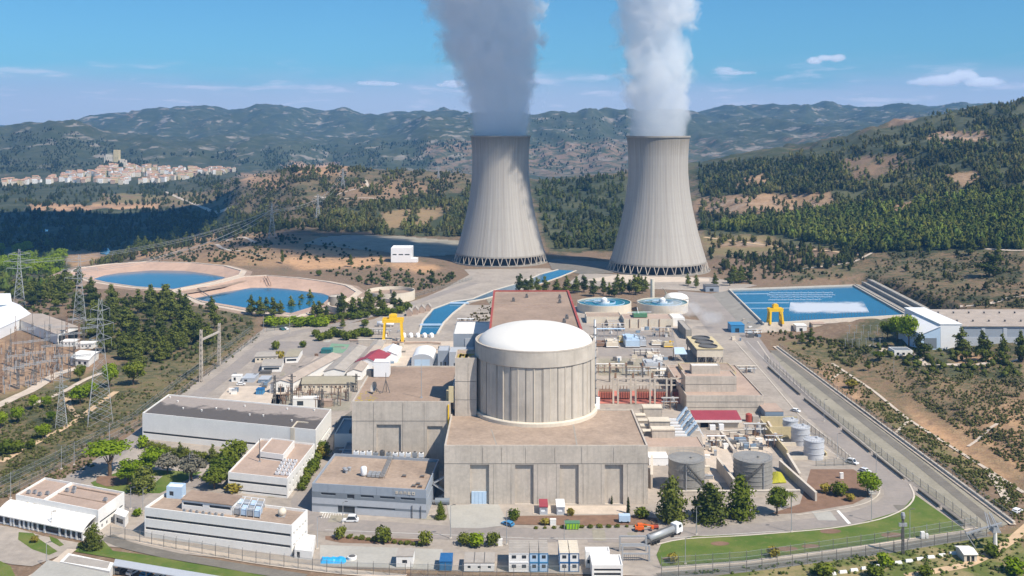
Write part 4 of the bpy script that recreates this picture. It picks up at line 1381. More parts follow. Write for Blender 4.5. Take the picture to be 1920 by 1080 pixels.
def build_ground():
 yard = [(-160, 655), (-161, 400), (-172, 352), (-125, 314), (-62, 300), (60, 292), (150, 296), (152, 330), (144, 560), (142, 670), (40, 740), (-40, 740), (-110, 668)]
 patch('yard_ground', yard[::-1], 'yard', .0, world=True)
 patch('path', [(690, 603), (830, 543), (880, 515), (870, 505), (1030, 503), (1040, 512), (985, 535), (940, 552), (885, 568), (800, 612)], 'yard', .02)
 patch('path', [(1090, 512), (1330, 520), (1420, 535), (1360, 548), (1300, 545), (1060, 535)], 'yard', .02)
 patch('concrete_apron_ground', [(838, 947), (935, 946), (955, 985), (900, 991), (845, 990)], 'concrete_pad', .10)
 ribbon('road', [(890, 530), (760, 573), (640, 607), (560, 622), (500, 640), (440, 690), (380, 735), (310, 782), (252, 824), (190, 868), (100, 925)], 8.5, 'asphalt', .05, 0.)
 ribbon('road', [(1375, 580), (1395, 615), (1425, 660), (1470, 712), (1545, 788), (1600, 836), (1650, 880), (1685, 912), (1694, 932), (1672, 952), (1630, 968), (1560, 982), (1480, 990),
     (1380, 998), (1240, 1003), (1100, 1004), (1000, 1003), (860, 1000), (760, 994), (690, 989), (590, 982)], 11, 'asphalt', .06, 0.)
 ribbon('road', [(590, 982), (560, 940), (600, 890)], 7, 'asphalt', .055, 0.)
 ribbon('road', [(395, 905), (330, 905), (255, 925), (235, 960)], 8, 'asphalt', .055, 0.)
 ribbon('kerb', [(1232, 1022), (1260, 1012), (1400, 1005), (1560, 992), (1650, 976), (1700, 955), (1718, 932), (1705, 908)], .6, 'kerb', .2, 0.)
 ribbon('kerb', [(1490, 967), (1560, 958), (1625, 946), (1655, 925), (1640, 900)], .45, 'kerb', .16, 0.)
 ribbon('kerb', [(1420, 640), (1445, 676), (1530, 757), (1640, 849), (1708, 903)], .5, 'kerb', .16, 0.)
 ribbon('kerb', [(1378, 640), (1432, 700), (1500, 780), (1595, 856)], .5, 'kerb', .16, 0.)
 for k in range(1):
  patch('road_marking', [(1568, 958), (1573, 957), (1596, 982), (1590, 983)], 'line', .1)
  patch('road_marking', [(600, 960), (640, 962), (640, 964), (600, 962)], 'line', .1)
 patch('verge_grass_ground', [(1238, 1092), (1400, 1073), (1640, 1042), (1850, 1007), (1900, 1000), (1960, 1092)], 'verge', .04)
 patch('lawn', [(1231, 1041), (1240, 1020), (1300, 1006), (1420, 1003), (1600, 985), (1690, 958), (1716, 928), (1809, 994), (1640, 1020), (1400, 1051), (1240, 1063)], 'lawn', .12)
 patch('lawn', [(133, 1033), (192, 1012), (212, 1033), (270, 1040), (400, 1062), (520, 1084), (330, 1084), (260, 1056), (214, 1047)], 'lawn', .05)
 patch('lawn', [(35, 998), (62, 1000), (75, 1012), (108, 1034), (92, 1041), (60, 1030), (34, 1012)], 'lawn', .08)
 patch('lawn', [(92, 1005), (108, 1011), (120, 1022), (112, 1025), (96, 1016)], 'lawn', .08)
 patch('lawn', [(170, 905), (235, 880), (300, 882), (380, 885), (300, 925), (240, 925), (180, 915)], 'lawn', .06)
 patch('brown_bed_ground', [(182, 893), (235, 893), (248, 908), (200, 913), (180, 905)], 'bed', .11)
 patch('lawn', [(0, 1052), (20, 1062), (30, 1084), (-40, 1084), (-40, 1050)], 'lawn', .08)
 for px, py, w in ((1350, 1020, 36), (1557, 997, 40), (1673, 1004, 42), (1476, 1030, 40), (1520, 1025, 34), (1255, 1048, 26)):
  patch('brown_bed_ground', [(px + w * .5 * math.cos(t), py + w * .11 * math.sin(t)) for t in np.linspace(0, 2 * pi, 18)[:-1]], 'bed', .17)
 patch('brown_bed_ground', [(965, 968), (1175, 966), (1230, 972), (1235, 984), (1100, 986), (965, 984)], 'bed', .13)
 patch('brown_bed_ground', [(1440, 965), (1500, 945), (1520, 880), (1600, 880), (1640, 905), (1640, 925), (1600, 945), (1500, 962)], 'bed', .05)
 patch('brown_bed_ground', [(610, 1005), (805, 1012), (805, 1022), (640, 1018), (610, 1012)], 'bed', .05)
 patch('gravel_belt_ground', [(1432, 668), (1462, 653), (1605, 763), (1745, 867), (1897, 980), (1842, 1002), (1715, 906), (1640, 848), (1530, 757)], 'gravel', .02)
 ribbon('road', [(1449, 657), (1590, 766), (1722, 868), (1870, 988)], 4.2, 'asphalt_grey', .08, 0.)
 ribbon('path', [(1452, 650), (1605, 765), (1745, 869), (1900, 985)], 2.2, 'pale_path', .3, 0.)
 ribbon('path', [(1240, 1065), (1400, 1052), (1640, 1019), (1830, 988)], 2.6, 'pale_path', .05, 0.)
 ribbon('road', [(1235, 1082), (1400, 1066), (1640, 1034), (1850, 1000)], 5, 'asphalt_grey', .06, 0.)
 ribbon('path', [(222, 1004), (330, 1026), (480, 1052), (600, 1068), (760, 1082)], 3.5, 'pale_path', .04, 0.)
 ribbon('road', [(200, 1006), (225, 1020), (330, 1044), (480, 1069), (570, 1083)], 4.5, 'asphalt_grey', .05, 0.)
 patch('path', [(0, 985), (30, 990), (80, 1005), (160, 1020), (130, 1035), (60, 1062), (20, 1058), (-60, 1040), (-60, 985)], 'yard', .04)
 ribbon('path', [(135, 1030), (100, 1060), (60, 1082)], 3, 'pale_path', .09, 0.)
 for pts, w, mt in (([(0, 868), (60, 835), (105, 812), (150, 785), (185, 758), (218, 735)], 3.2, 'dirt_track'), ([(150, 785), (130, 765), (126, 745)], 2.6, 'dirt_track'),
      ([(-20, 768), (60, 732), (110, 700), (150, 690)], 6, 'pale_path'), ([(190, 700), (160, 712), (120, 735), (60, 760)], 3, 'pale_path'),
      ([(1560, 682), (1576, 692), (1640, 735), (1700, 785), (1770, 830), (1850, 880), (1920, 925)], 1.6, 'pale_path'),
      ([(1555, 715), (1578, 698)], 1.2, 'pale_path'), ([(1680, 812), (1705, 788)], 1.2, 'pale_path'), ([(1815, 838), (1870, 795)], 1.4, 'pale_path'),
      ([(1650, 655), (1700, 668), (1760, 685), (1830, 690), (1920, 672)], 4, 'pale_path'), ([(1630, 648), (1700, 655), (1730, 672)], 3, 'asphalt'),
      ([(1890, 945), (1875, 915), (1858, 888)], 3, 'pale_path'), ([(1700, 1082), (1820, 1060), (1890, 1020), (1930, 985)], 3, 'dirt_track'),
      ([(280, 490), (330, 472), (385, 462), (430, 470), (490, 480)], 4, 'pale_path'), ([(330, 432), (400, 428), (480, 455)], 4, 'pale_path'),
      ([(600, 372), (640, 362), (690, 350), (685, 338)], 5, 'pale_path'), ([(590, 368), (640, 372), (720, 376)], 4, 'pale_path'),
      ([(1320, 445), (1450, 462), (1620, 478)], 4, 'dirt_track'), ([(1490, 506), (1600, 492), (1660, 462)], 3.5, 'pale_path'), ([(1800, 575), (1850, 570), (1920, 555)], 2.5, 'pale_path'),
      ([(1730, 455), (1800, 462), (1920, 470)], 4, 'pale_path'), ([(310, 360), (370, 385), (430, 392)], 7, 'pale_path')):
  ribbon('path', pts, w, mt, .28, None, 3.)
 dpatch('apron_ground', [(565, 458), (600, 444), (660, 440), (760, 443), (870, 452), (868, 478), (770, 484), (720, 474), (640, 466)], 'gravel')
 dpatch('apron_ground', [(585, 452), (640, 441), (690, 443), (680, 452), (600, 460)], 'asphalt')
 patch('apron_ground', [(1025, 485), (1150, 492), (1150, 512), (1090, 514), (1035, 505)], 'asphalt_grey', .12)
 patch('path', [(1095, 525), (1160, 515), (1330, 522), (1330, 528), (1160, 530)], 'pale_path', .05)
 for pts, mt in (([(1120, 620), (1262, 622), (1275, 668), (1122, 668)], 'asphalt'), ([(1122, 672), (1240, 672), (1246, 704), (1122, 704)], 'gravel'), ([(1315, 815), (1360, 815), (1385, 905), (1330, 905)], 'pale_path'), ([(1365, 815), (1425, 812), (1450, 850), (1385, 850)], 'pale_path'),
     ([(430, 725), (560, 722), (520, 760), (400, 758)], 'pale_path'), ([(512, 740), (660, 736), (655, 770), (505, 770)], 'gravel'), ([(500, 640), (690, 640), (640, 700), (470, 700)], 'asphalt'), ([(600, 1022), (830, 1030), (830, 1068), (600, 1060)], 'concrete_pad'),
     ([(1000, 948), (1180, 948), (1180, 964), (1000, 964)], 'pale_path'), ([(700, 640), (900, 640), (880, 690), (690, 690)], 'pale_path'), ([(905, 552), (1000, 540), (1030, 548), (925, 580)], 'gravel'), ([(1270, 545), (1350, 552), (1420, 625), (1330, 625)], 'asphalt'), ([(620, 870), (660, 840), (660, 770), (630, 790)], 'asphalt_grey')):
  patch('apron_ground', pts, mt, .035)
 for a, b in (((610, 994), (1000, 1010)), ((1010, 1010), (1250, 1010)), ((1260, 1009), (1470, 996)), ((1480, 800), (1592, 868)), ((1400, 640), (1470, 712))):
  ribbon('road_marking', [a, ((a[0] + b[0]) / 2, (a[1] + b[1]) / 2), b], .18, 'line', .12, 0.)
 for k in range(9):
  patch('road_marking', [(606 + k * 5, 962 - k * .2), (607.2 + k * 5, 962 - k * .2), (603 + k * 5, 972), (601.8 + k * 5, 972)], 'line', .1)
 for pl in ([(28, 426), (33, 420), (41, 422), (42, 427)], [(62, 433), (76, 429), (93, 431), (90, 435), (70, 436)], [(186, 477), (194, 462), (200, 460), (208, 472), (204, 479)]):
  dpatch('river_water', pl, 'water', .6, (2, .7))
 rr = random.Random(40)
 for k in range(70):
  x, y = rr.uniform(-150, 138), rr.uniform(306, 640)
  w, d, a = rr.uniform(1.5, 7), rr.uniform(1.5, 9), rr.uniform(-.06, .06)
  c, s = math.cos(a), math.sin(a)
  patch('paving_patch_ground', [(x + i * w * c - j * d * s, y + i * w * s + j * d * c) for i, j in ((-.5, -.5), (.5, -.5), (.5, .5), (-.5, .5))], rr.choice(['asphalt', 'asphalt_grey', 'concrete_pad', 'gravel', 'yard']), .075 + .0006 * k, world=True)
 patch('yard_ground', [(1122, 790), (1310, 790), (1300, 690), (1122, 690)], 'yard', .02)
def loft(name, outer, inner, mats, parent=None):
 mb = MB()
 n = len(outer)
 mb.add(list(outer) + list(inner), [(i, (i + 1) % n, n + (i + 1) % n, n + i) for i in range(n)])
 return mb.obj(name, mats, parent)
def build_water():
 for rim, wat, lab in ((POND_A, WATER_A, 'upper earth lined settling pond farther from the road, water fully ringed by pale banks'), (POND_B, WATER_B, 'lower earth lined settling pond with a small intake gantry on its bank')):
  cx = sum(p[0] for p in (G(*q, RIM_Z) for q in rim)) / len(rim)
  cy = sum(p[1] for p in (G(*q, RIM_Z) for q in rim)) / len(rim)
  root = thing('settling_pond', lab, 'pond', (cx, cy, 0), 0, 'lined settling ponds')
  ro = [(*G(*q, RIM_Z), RIM_Z) for q in rim]
  wi = [(*G(*q, WAT_Z), WAT_Z - .25) for q in wat]
  def L(p):
   return [(x - cx, y - cy, z) for x, y, z in p]
  def ex(p, d, z):
   out = []
   for x, y, _ in p:
    vx, vy = x - cx, y - cy
    l = math.hypot(vx, vy)
    out.append((x + vx / l * d, y + vy / l * d, z))
   return out
  loft('bank', L(ro), L(wi), 'liner', root)
  crest = ex(ro, 5, RIM_Z)
  loft('crest', L(crest), L([(x, y, RIM_Z - .004) for x, y, z in ro]), 'pale_path', root)
  loft('outer_bank', L(ex(ro, 17, -1.2)), L([(x, y, RIM_Z - .004) for x, y, z in crest]), 'roof_brown', root)
  k = MB()
  n = len(ro)
  for i in range(n):
   a, b = L(ro)[i], L(ro)[(i + 1) % n]
   k.beam((a[0], a[1], RIM_Z + .25), (b[0], b[1], RIM_Z + .25), .5, .6)
  k.obj('kerb', 'kerb', root)
  m = MB()
  m.add([(p[0] - cx + (p[0] - cx) * .04, p[1] - cy + (p[1] - cy) * .04, WAT_Z) for p in wi], [tuple(range(len(wi)))])
  o = m.obj('water', 'water', root)
  if wat is WATER_B:
   g = MB()
   x, y = G(505, 535, -3)
   x2, y2 = G(498, 519, .8)
   for s in (-1.2, 1.2):
    g.beam((x - cx + s, y - cy, -1.5), (x2 - cx + s, y2 - cy, 1.4), .4)
    g.beam((x - cx + s, y - cy, -6), (x - cx + s, y - cy, -1.5), .4)
    g.beam((x2 - cx + s, (y + y2) / 2 - cy, -4), (x2 - cx + s, (y + y2) / 2 - cy, 0), .3)
   g.obj('intake_gantry', 'rust', root)
   g = MB()
   x, y = G(392, 552, -3)
   x2, y2 = G(370, 541, .8)
   g.beam((x - cx, y - cy, -4.2), (x2 - cx, y2 - cy, 1.0), .5)
   g.beam((x2 - cx, y2 - cy, 1), (x2 - cx + 8, y2 - cy - 2, 2.2), .4)
   g.obj('inlet_pipe', 'steel_dark', root)
 Lf = [(785, 627), (793, 602), (812, 580), (850, 566), (886, 561), (925, 545), (985, 528), (1012, 515), (1046, 506)]
 Rt = [(820, 627), (832, 606), (850, 588), (878, 566), (905, 562), (958, 548), (1022, 530), (1050, 520), (1080, 508)]
 mb = MB()
 vs = []
 for a, b in zip(Lf, Rt):
  vs += [(*G(*a), .16), (*G(*b), .16)]
 mb.add(vs, [(2 * i, 2 * i + 1, 2 * i + 3, 2 * i + 2) for i in range(len(Lf) - 1)])
 o = mb.obj('canal_water', 'water')
 o['kind'] = 'structure'
 root = thing('canal_lining', 'pale concrete kerbs edging the blue cooling water canal', 'canal lining', (*G(850, 580), 0))
 ox, oy = root.location[0], root.location[1]
 for side in (Lf, Rt):
  k = MB()
  for a, b in zip(side[:-1], side[1:]):
   p, q = G(*a), G(*b)
   k.beam((p[0] - ox, p[1] - oy, .25), (q[0] - ox, q[1] - oy, .25), 1.3, .7)
  k.obj('kerb', 'kerb', root)
 for yy in (571, 612):
  k = MB()
  p, q = G(790 if yy > 600 else 846, yy), G(826 if yy > 600 else 876, yy)
  k.box(p[0] - ox - 1, q[0] - ox + 1, p[1] - oy, p[1] - oy + 2, .5, 1.4)
  k.obj('footbridge', 'blue_pale', root)
 cx, cy = sum(p[0] for p in SPRAY) / 4, sum(p[1] for p in SPRAY) / 4
 root = thing('spray_pond', 'big blue spray pond behind concrete embankments beside the hill', 'pond', (cx, cy, 0))
 P = [(x - cx, y - cy) for x, y in SPRAY]
 m = MB()
 m.add([(x, y, SP_Z - 1.0) for x, y in [P[0], P[3], P[2], P[1]]], [(0, 1, 2, 3)])
 m.obj('water', 'water', root)
 k = MB()
 for i in range(4):
  a, b = P[i], P[(i + 1) % 4]
  k.beam((a[0], a[1], SP_Z - .6), (b[0], b[1], SP_Z - .6), .9, 1.6)
 k.obj('kerb', 'kerb', root)
 out = [(P[0][0] - 13, P[0][1] + 8), (P[1][0] + 10, P[1][1] + 8), (P[2][0] + 8, P[2][1] - 8), (P[3][0] - 13, P[3][1] - 9)]
 emb = MB()
 for i, (mat) in ((0, 0), (2, 1), (3, 0)):
  a, b = P[i], P[(i + 1) % 4]
  c, d = out[(i + 1) % 4], out[i]
  emb.add([(d[0], d[1], -.2), (c[0], c[1], -.2), (b[0], b[1], SP_Z - .9), (a[0], a[1], SP_Z - .9)], [(3, 2, 1, 0)], mat)
 emb.obj('embankment', ['concrete_dark', 'yard'], root)
 k = MB()
 a, b = Vector((*P[1], 0)), Vector((*P[2], 0))
 d = (b - a).normalized()
 nrm = Vector((d.y, -d.x, 0))
 if nrm.x < 0:
  nrm = -nrm
 for j, (o0, z, w) in enumerate(((1.0, SP_Z + .3, 5), (6.5, SP_Z + 2.4, 4), (11, SP_Z + 4.4, 4))):
  p, q = a + nrm * (o0 + w / 2), b + nrm * (o0 + w / 2)
  k.beam((p.x, p.y, z - 1.2), (q.x, q.y, z - 1.2), w, 2.4, 0)
  p, q = a + nrm * (o0 + .2), b + nrm * (o0 + .2)
  k.beam((p.x, p.y, z + .3), (q.x, q.y, z + .3), .3, .6, 1)
 k.obj('terrace', ['concrete_dark', 'kerb'], root)
 for j, (pa, pb, yy) in enumerate(((1442, 1562, 549), (1438, 1566, 553), (1444, 1560, 557), (1440, 1540, 562), (1372, 1442, 551), (1385, 1480, 568), (1400, 1490, 578))):
  a, b = G(pa, yy, SP_Z - .8), G(pb, yy - .6, SP_Z - .8)
  k = MB()
  k.tube((a[0] - cx, a[1] - cy, SP_Z - .85), (b[0] - cx, b[1] - cy, SP_Z - .85), .17, n=6)
  if j < 4:
   for t in np.linspace(.04, .96, 9):
    x, y = a[0] + (b[0] - a[0]) * t - cx, a[1] + (b[1] - a[1]) * t - cy
    k.tube((x, y, SP_Z - .9), (x, y, SP_Z - .1), .18, n=5)
    k.beam((x - 1.1, y, SP_Z - .7), (x + 1.1, y, SP_Z - .7), .5, .3)
  k.obj('spray_pipe', 'blue_pale', root)
 rng = np.random.default_rng(3)
 k = MB()
 q = [G(px, py, SP_Z - .9) for px, py in ((1478, 590), (1630, 586), (1618, 563), (1482, 566))]
 k.add([(x - cx, y - cy, SP_Z - .94) for x, y in q], [(0, 1, 2, 3)])
 k.obj('foam', 'spray_foam', root)
 k = MB()
 for j in range(34):
  t = j / 33
  xx, yy = 1470 + 190 * t, 601 - 14 * t
  p = G(xx, yy, SP_Z)
  k.beam((p[0] - cx, p[1] - cy, SP_Z - .4), (p[0] - cx, p[1] - cy, SP_Z + 2.4), .16)
 k.obj('railing_post', 'steel_dark', root)
 x, y = G(1450, 606, SP_Z)
 stack_gantry(x + 2, y + 3, .1, 'gantry_crane', 'small yellow gantry crane at the edge of the spray pond', 'gantry crane', 8.5, 5, 9, group=None).location.z = SP_Z - .8
 x, y = G(737, 641)
 stack_gantry(x, y, .05, 'gantry_crane', 'tall yellow gantry crane straddling the head of the canal', 'gantry crane', 11.5, 9, 13.2)
 for px, label in ((1133, 'round blue clarifier basin nearest the red edged hall'), (1242, 'round blue clarifier basin with a tall pale standpipe behind it')):
  Y = 718
  X = AX(px, Y)
  r = 50.5 * Y / FOC if px < 1200 else 47.5 * Y / FOC
  root = thing('clarifier_basin', label, 'clarifier', (X, Y, 0), 0, 'round clarifier basins')
  mb = MB()
  mb.lathe([(r, -.2), (r, 6.2), (r - .6, 6.2), (r - .6, 4.8)], 56)
  mb.obj('wall', 'cream', root)
  mb = MB()
  mb.lathe([(r - .55, 5.5), (.01, 5.5)], 48)
  mb.obj('water', 'water_turq', root)
  mb = MB()
  mb.lathe([(r * .42, 5.2), (r * .42, 6.3), (r * .42 - .3, 6.3), (r * .42 - .3, 5.2)], 32)
  mb.lathe([(r * .75, 5.2), (r * .75, 5.9), (r * .75 - .25, 5.9), (r * .75 - .25, 5.2)], 40)
  mb.obj('baffle_ring', 'blue_pale', root)
  mb = MB()
  mb.box(-r, r * .1, -.6, .6, 6.3, 6.7)
  for s in (-.6, .6):
   mb.box(-r, r * .1, s - .04, s + .04, 7.5, 7.6)
   for q in np.linspace(-r, 0, 9):
    mb.beam((q, s, 6.7), (q, s, 7.6), .08)
  mb.obj('walkway', 'steel', root)
  mb = MB()
  mb.lathe([(2.2, 5.4), (2.2, 8.2), (1.2, 9.0), (.01, 9.4)], 16)
  mb.lathe([(r * .2, 5.5), (r * .2, 6.5), (r * .18, 6.5)], 20)
  mb.obj('drive_house', 'white_metal', root)
  if px > 1200:
   mb = MB()
   mb.tube((-4, r + 4, 0), (-4, r + 4, 19), 1.5, n=10)
   for q in range(5):
    mb.beam((2 + q * 1.5, r * .3, 6.5), (4 - q, r * .3, 12 + q), .3)
   mb.obj('standpipe', 'cream', root)
 x, y = G(1268, 570)
 root = thing('domed_cover', 'low white domed cover just behind the second clarifier', 'dome', (x, 745, 0))
 mb = MB()
 mb.lathe([(9, 0), (9, 4.5), (7.8, 6.2), (5, 7.5), (.01, 8)], 24)
 mb.obj('shell', 'white', root, True)
 mb = MB()
 mb.lathe([(9.4, 4.2), (9.4, 4.6), (9.0, 4.7)], 24)
 mb.obj('rim', 'kerb', root)
 for px, by, rpx, zt, lab, mt in ((733, 566, 45, 6.5, 'wide shallow round concrete tank, open and dry', 'cream'), (678, 578, 63, 4.0, 'broad round concrete tank half hidden by pines beside the lower pond', 'cream')):
  X, Y = G(px, by - (6 if px > 700 else 0))
  r = rpx * Y / FOC
  Yc = Y
  root = thing('open_tank', lab, 'open tank', (X, Yc, 0), 0, 'open round tanks')
  mb = MB()
  mb.lathe([(r, -.3), (r, zt), (r - .7, zt), (r - .7, .6)], 56)
  mb.obj('wall', mt, root)
  mb = MB()
  mb.lathe([(r - .65, zt - 2.6), (.01, zt - 2.6)], 40)
  mb.obj('floor', 'roof_brown' if px > 700 else 'roof_pink', root)
  mb = MB()
  mb.tube((0, 0, 0), (0, 0, zt + .5), .8, n=8)
  mb.beam((0, 0, zt + .2), (r, 0, zt + .2), .8, .3)
  mb.obj('bridge', 'steel_dark', root)
 X, Y = G(630, 575)
 root = thing('drum_tank', 'small plain concrete drum in front of the round tanks', 'tank', (X, Y, 0))
 mb = MB()
 mb.lathe([(5.5, 0), (5.5, 8), (5.2, 8)], 32)
 mb.obj('wall', 'concrete_dark', root)
 mb = MB()
 mb.lathe([(5.2, 7.8), (.01, 8.4)], 32)
 mb.obj('roof', 'concrete', root)
EXTRA += [build_ground, build_water]
def up_wall(fr, L, bands, side=0):
 pass
def build_left():
 z = 6.9
 o, fr, L, D = frame3((29.5, 927), (184, 957), (84, 895), z)
 root = thing('entrance_building', 'white flat roofed entrance building with a low vaulted glazed arcade along its front', 'building', (*o, 0))
 shell(root, fr, 0, L, 0, D, 0, z - .7, 'white', 'roof_pink', .7, .3, fo=[(L * .13, L * .17, 3.9, 5.1), (L * .22, L * .26, 3.9, 5.1)], ro=[(1, D - 1, 2.3, 3.0)] + row_ops(5, 1, D - 1, .5, 1.6, .3))
 mb = MB(fr)
 mb.box(L * .34, L * .36, .3, D - .3, z - .7, z + .1)
 mb.obj('parapet', 'white', root)
 mb = MB(fr)
 mb.box(L * .42, L * .95, .35, 1.0, z - .69, z - .64)
 mb.box(L * .42, L * .95, D - 2.5, D - 2.1, z - .69, z - .3)
 mb.box(L * .36, L * .95, D * .45, D * .47, z - .69, z - .5)
 mb.obj('roof_duct', 'roof_brown', root)
 for i, (x, y) in enumerate(((L * .06, D * .2), (L * .12, D * .25), (L * .2, D * .2), (L * .26, D * .3), (L * .40, D * .6), (L * .44, D * .75), (L * .48, D * .6), (L * .9, D * .5))):
  ac_box(root, fr, x, y, z - .69, 1.3, .9, 1.1, 'steel')
 d = 7.5
 n = 9
 mb = MB(fr)
 vs, fs = [], []
 prof = [(-d - .5, 3.0), (-d, 3.25), (-d * .8, 3.9), (-d * .55, 4.5), (-d * .3, 4.85), (0, 5.0)]
 for x in (-2.5, L - 1.0):
  for y, zz in prof:
   vs.append((x, y, zz))
  for y, zz in prof:
   vs.append((x, y, zz - .3))
 k = len(prof)
 for i in range(k - 1):
  fs.append((i, 2 * k + i, 2 * k + i + 1, i + 1))
  fs.append((k + i + 1, 3 * k + i + 1, 3 * k + i, k + i))
 fs += [(0, k, 3 * k, 2 * k), tuple(list(range(k)) + list(range(2 * k - 1, k - 1, -1))), tuple(list(range(3 * k - 1, 2 * k - 1, -1)) + list(range(3 * k, 4 * k)))]
 mb.add(vs, fs)
 mb.obj('canopy_roof', 'roof_white', root)
 for i in range(1, 14):
  mb = MB(fr)
  x = -2.5 + (L + 1.5) * i / 14
  for j in range(k - 1):
   a, b = prof[j], prof[j + 1]
   mb.beam((x, a[0], a[1] + .03), (x, b[0], b[1] + .03), .12, .1)
  mb.obj('roof_seam', 'kerb', root)
 span = L + 1.5
 pos = [0, .085, .165, .20, .27, .32, .375, .42, .48, .56, .73, .80, .86, .92, .985]
 for i in range(len(pos) - 1):
  a, b = -2.5 + span * pos[i], -2.5 + span * pos[i + 1]
  mb = MB(fr)
  mb.box(a, a + .75, -d - .15, -d + .5, 0, 3.0)
  mb.obj('pillar', 'white', root)
  if b - a > 1.5:
   mb = MB(fr)
   mb.box(a + .78, b - .03, -d + .2, -d + .3, .5, 2.8)
   mb.obj('window', 'glass', root)
   mb = MB(fr)
   mb.box(a + .78, b - .03, -d + .1, -d + .35, 0, .5)
   mb.obj('sill', 'white', root)
 mb = MB(fr)
 mb.box(-2.5 + span * .985, L - 1, -d - .1, -d + .5, 0, 3.0)
 mb.facade((L - 1.2, -d), (L - 1.2, 0), 0, 3.1, [(1.5, 4.5, .6, 2.6)], .25)
 mb.facade((-2.3, 0), (-2.3, -d), 0, 3.1)
 mb.obj('wall', 'white', root)
 o2, fr2, L2, D2 = frame3((215, 963), (234, 970), (222, 953), 3.4)
 r2 = thing('kiosk', 'small white flat roofed kiosk standing beside the entrance building', 'kiosk', (*o2, 0))
 shell(r2, fr2, 0, L2, 0, D2, 0, 3.3, 'white', 'roof_white', 0, fo=[(1, L2 - 1, .8, 2.4)], rover=.25)
 o3, fr3, L3, D3 = frame3((30, 1098), (210, 1080), (128, 1050), 3.2)
 pts = [(40, 1088), (88, 1049), (205, 1074), (200, 1100)]
 r3 = thing('canopy_shelter', 'broad flat pale canopy roof at the lower edge near the entrance garden', 'canopy', (*G(88, 1049, 4), 0))
 ox, oy = r3.location[0], r3.location[1]
 P = [G(px, py, 4.0) for px, py in ((42, 1092), (90, 1050), (206, 1075), (200, 1108))]
 mb = MB()
 mb.prism([(x - ox, y - oy) for x, y in P], 3.6, 4.0)
 mb.obj('roof', 'concrete_pad', r3)
 for x, y in P:
  mb = MB()
  cx_, cy_ = sum(p[0] for p in P) / 4, sum(p[1] for p in P) / 4
  mb.beam((x - ox + (cx_ - x) * .1, y - oy + (cy_ - y) * .1, 0), (x - ox + (cx_ - x) * .1, y - oy + (cy_ - y) * .1, 3.6), .4)
  mb.obj('post', 'steel', r3)
 r3 = thing('ramp_slab', 'white edged grey roof slab beside the pale canopy', 'roof slab', (*G(125, 1040, 3), 0))
 ox, oy = r3.location[0], r3.location[1]
 P = [G(px, py, 3.) for px, py in ((112, 1053), (128, 1037), (213, 1055), (205, 1071))]
 mb = MB()
 mb.prism([(x - ox, y - oy) for x, y in P], 0, 3.)
 mb.obj('wall', 'white', r3)
 cx_, cy_ = sum(p[0] for p in P) / 4, sum(p[1] for p in P) / 4
 mb = MB()
 mb.prism([(cx_ + (x - cx_) * .86 - ox, cy_ + (y - cy_) * .72 - oy) for x, y in P], 3.0, 3.1)
 mb.obj('roof', 'roof_grey', r3)
 r3 = thing('carport', 'long blue grey carport roof beside the lawn strip', 'carport', (*G(215, 1050, 2.8), 0))
 ox, oy = r3.location[0], r3.location[1]
 P = [G(px, py, 2.8) for px, py in ((212, 1060), (216, 1048), (330, 1067), (460, 1088), (455, 1102))]
 mb = MB()
 mb.prism([(x - ox, y - oy) for x, y in P], 2.6, 2.85)
 mb.obj('roof', 'grey_light', r3)
 for t in np.linspace(0, 1, 9):
  p = G(214 + 240 * t, 1059 + 38 * t, 2.8)
  mb = MB()
  mb.beam((p[0] - ox, p[1] - oy, 0), (p[0] - ox, p[1] - oy, 2.6), .2)
  mb.obj('post', 'steel', r3)
 for i, (px, py, mt) in enumerate(((250, 1085, 'white_metal'), (275, 1089, 'blue_mid'), (300, 1093, 'white_metal'), (228, 1082, 'steel_dark'))):
  x, y = G(px, py - 10)
  car(x, y, 1.2, mt, ('white car parked first under the blue grey carport', 'blue car parked under the carport', 'white car parked beside the blue one under the carport', 'dark car at the near end of the carport')[i])
 z = 9.3
 o, fr, L, D = frame3((271, 951), (547, 985), (310, 924), z)
 root = thing('office_building', 'long white office block with two dark window bands and a rooftop penthouse', 'office building', (*o, 0))
 b1, b2 = (5.75, 6.6), (2.3, 3.15)
 fo = [(.4, L - .4, *b1), (.4, L - .4, *b2)]
 ro = row_ops(5, .6, D - .6, *b1, .55) + row_ops(5, .6, D - .6, *b2, .55)
 shell(root, fr, 0, L, 0, D, 0, z - .8, 'white', 'roof_tan', .8, .35, fo=fo, ro=ro, depth=.55, win='window_band')
 for zb in (b1, b2):
  for i in range(17):
   mb = MB(fr)
   x = .4 + (L - .8) * i / 16
   mb.box(x - .1, x + .1, .2, .56, zb[0] + .01, zb[1] - .01)
   mb.obj('mullion', 'steel_dark', root)
 q0, frp, Lp, Dp = frame3((341, 936), (435, 947), (360, 920), z + 2.4)
 pr = MB(frp)
 r2 = thing('penthouse', 'low rooftop penthouse with a brown roof on the long white office', 'penthouse', (*q0, z - .8))
 shell(r2, frp, 0, Lp, 0, Dp, 0, 3.1, 'white', 'roof_brown', 0, fo=[(.5, Lp * .42, 1.5, 2.4), (Lp * .55, Lp - .5, 1.5, 2.4)], rover=.3)
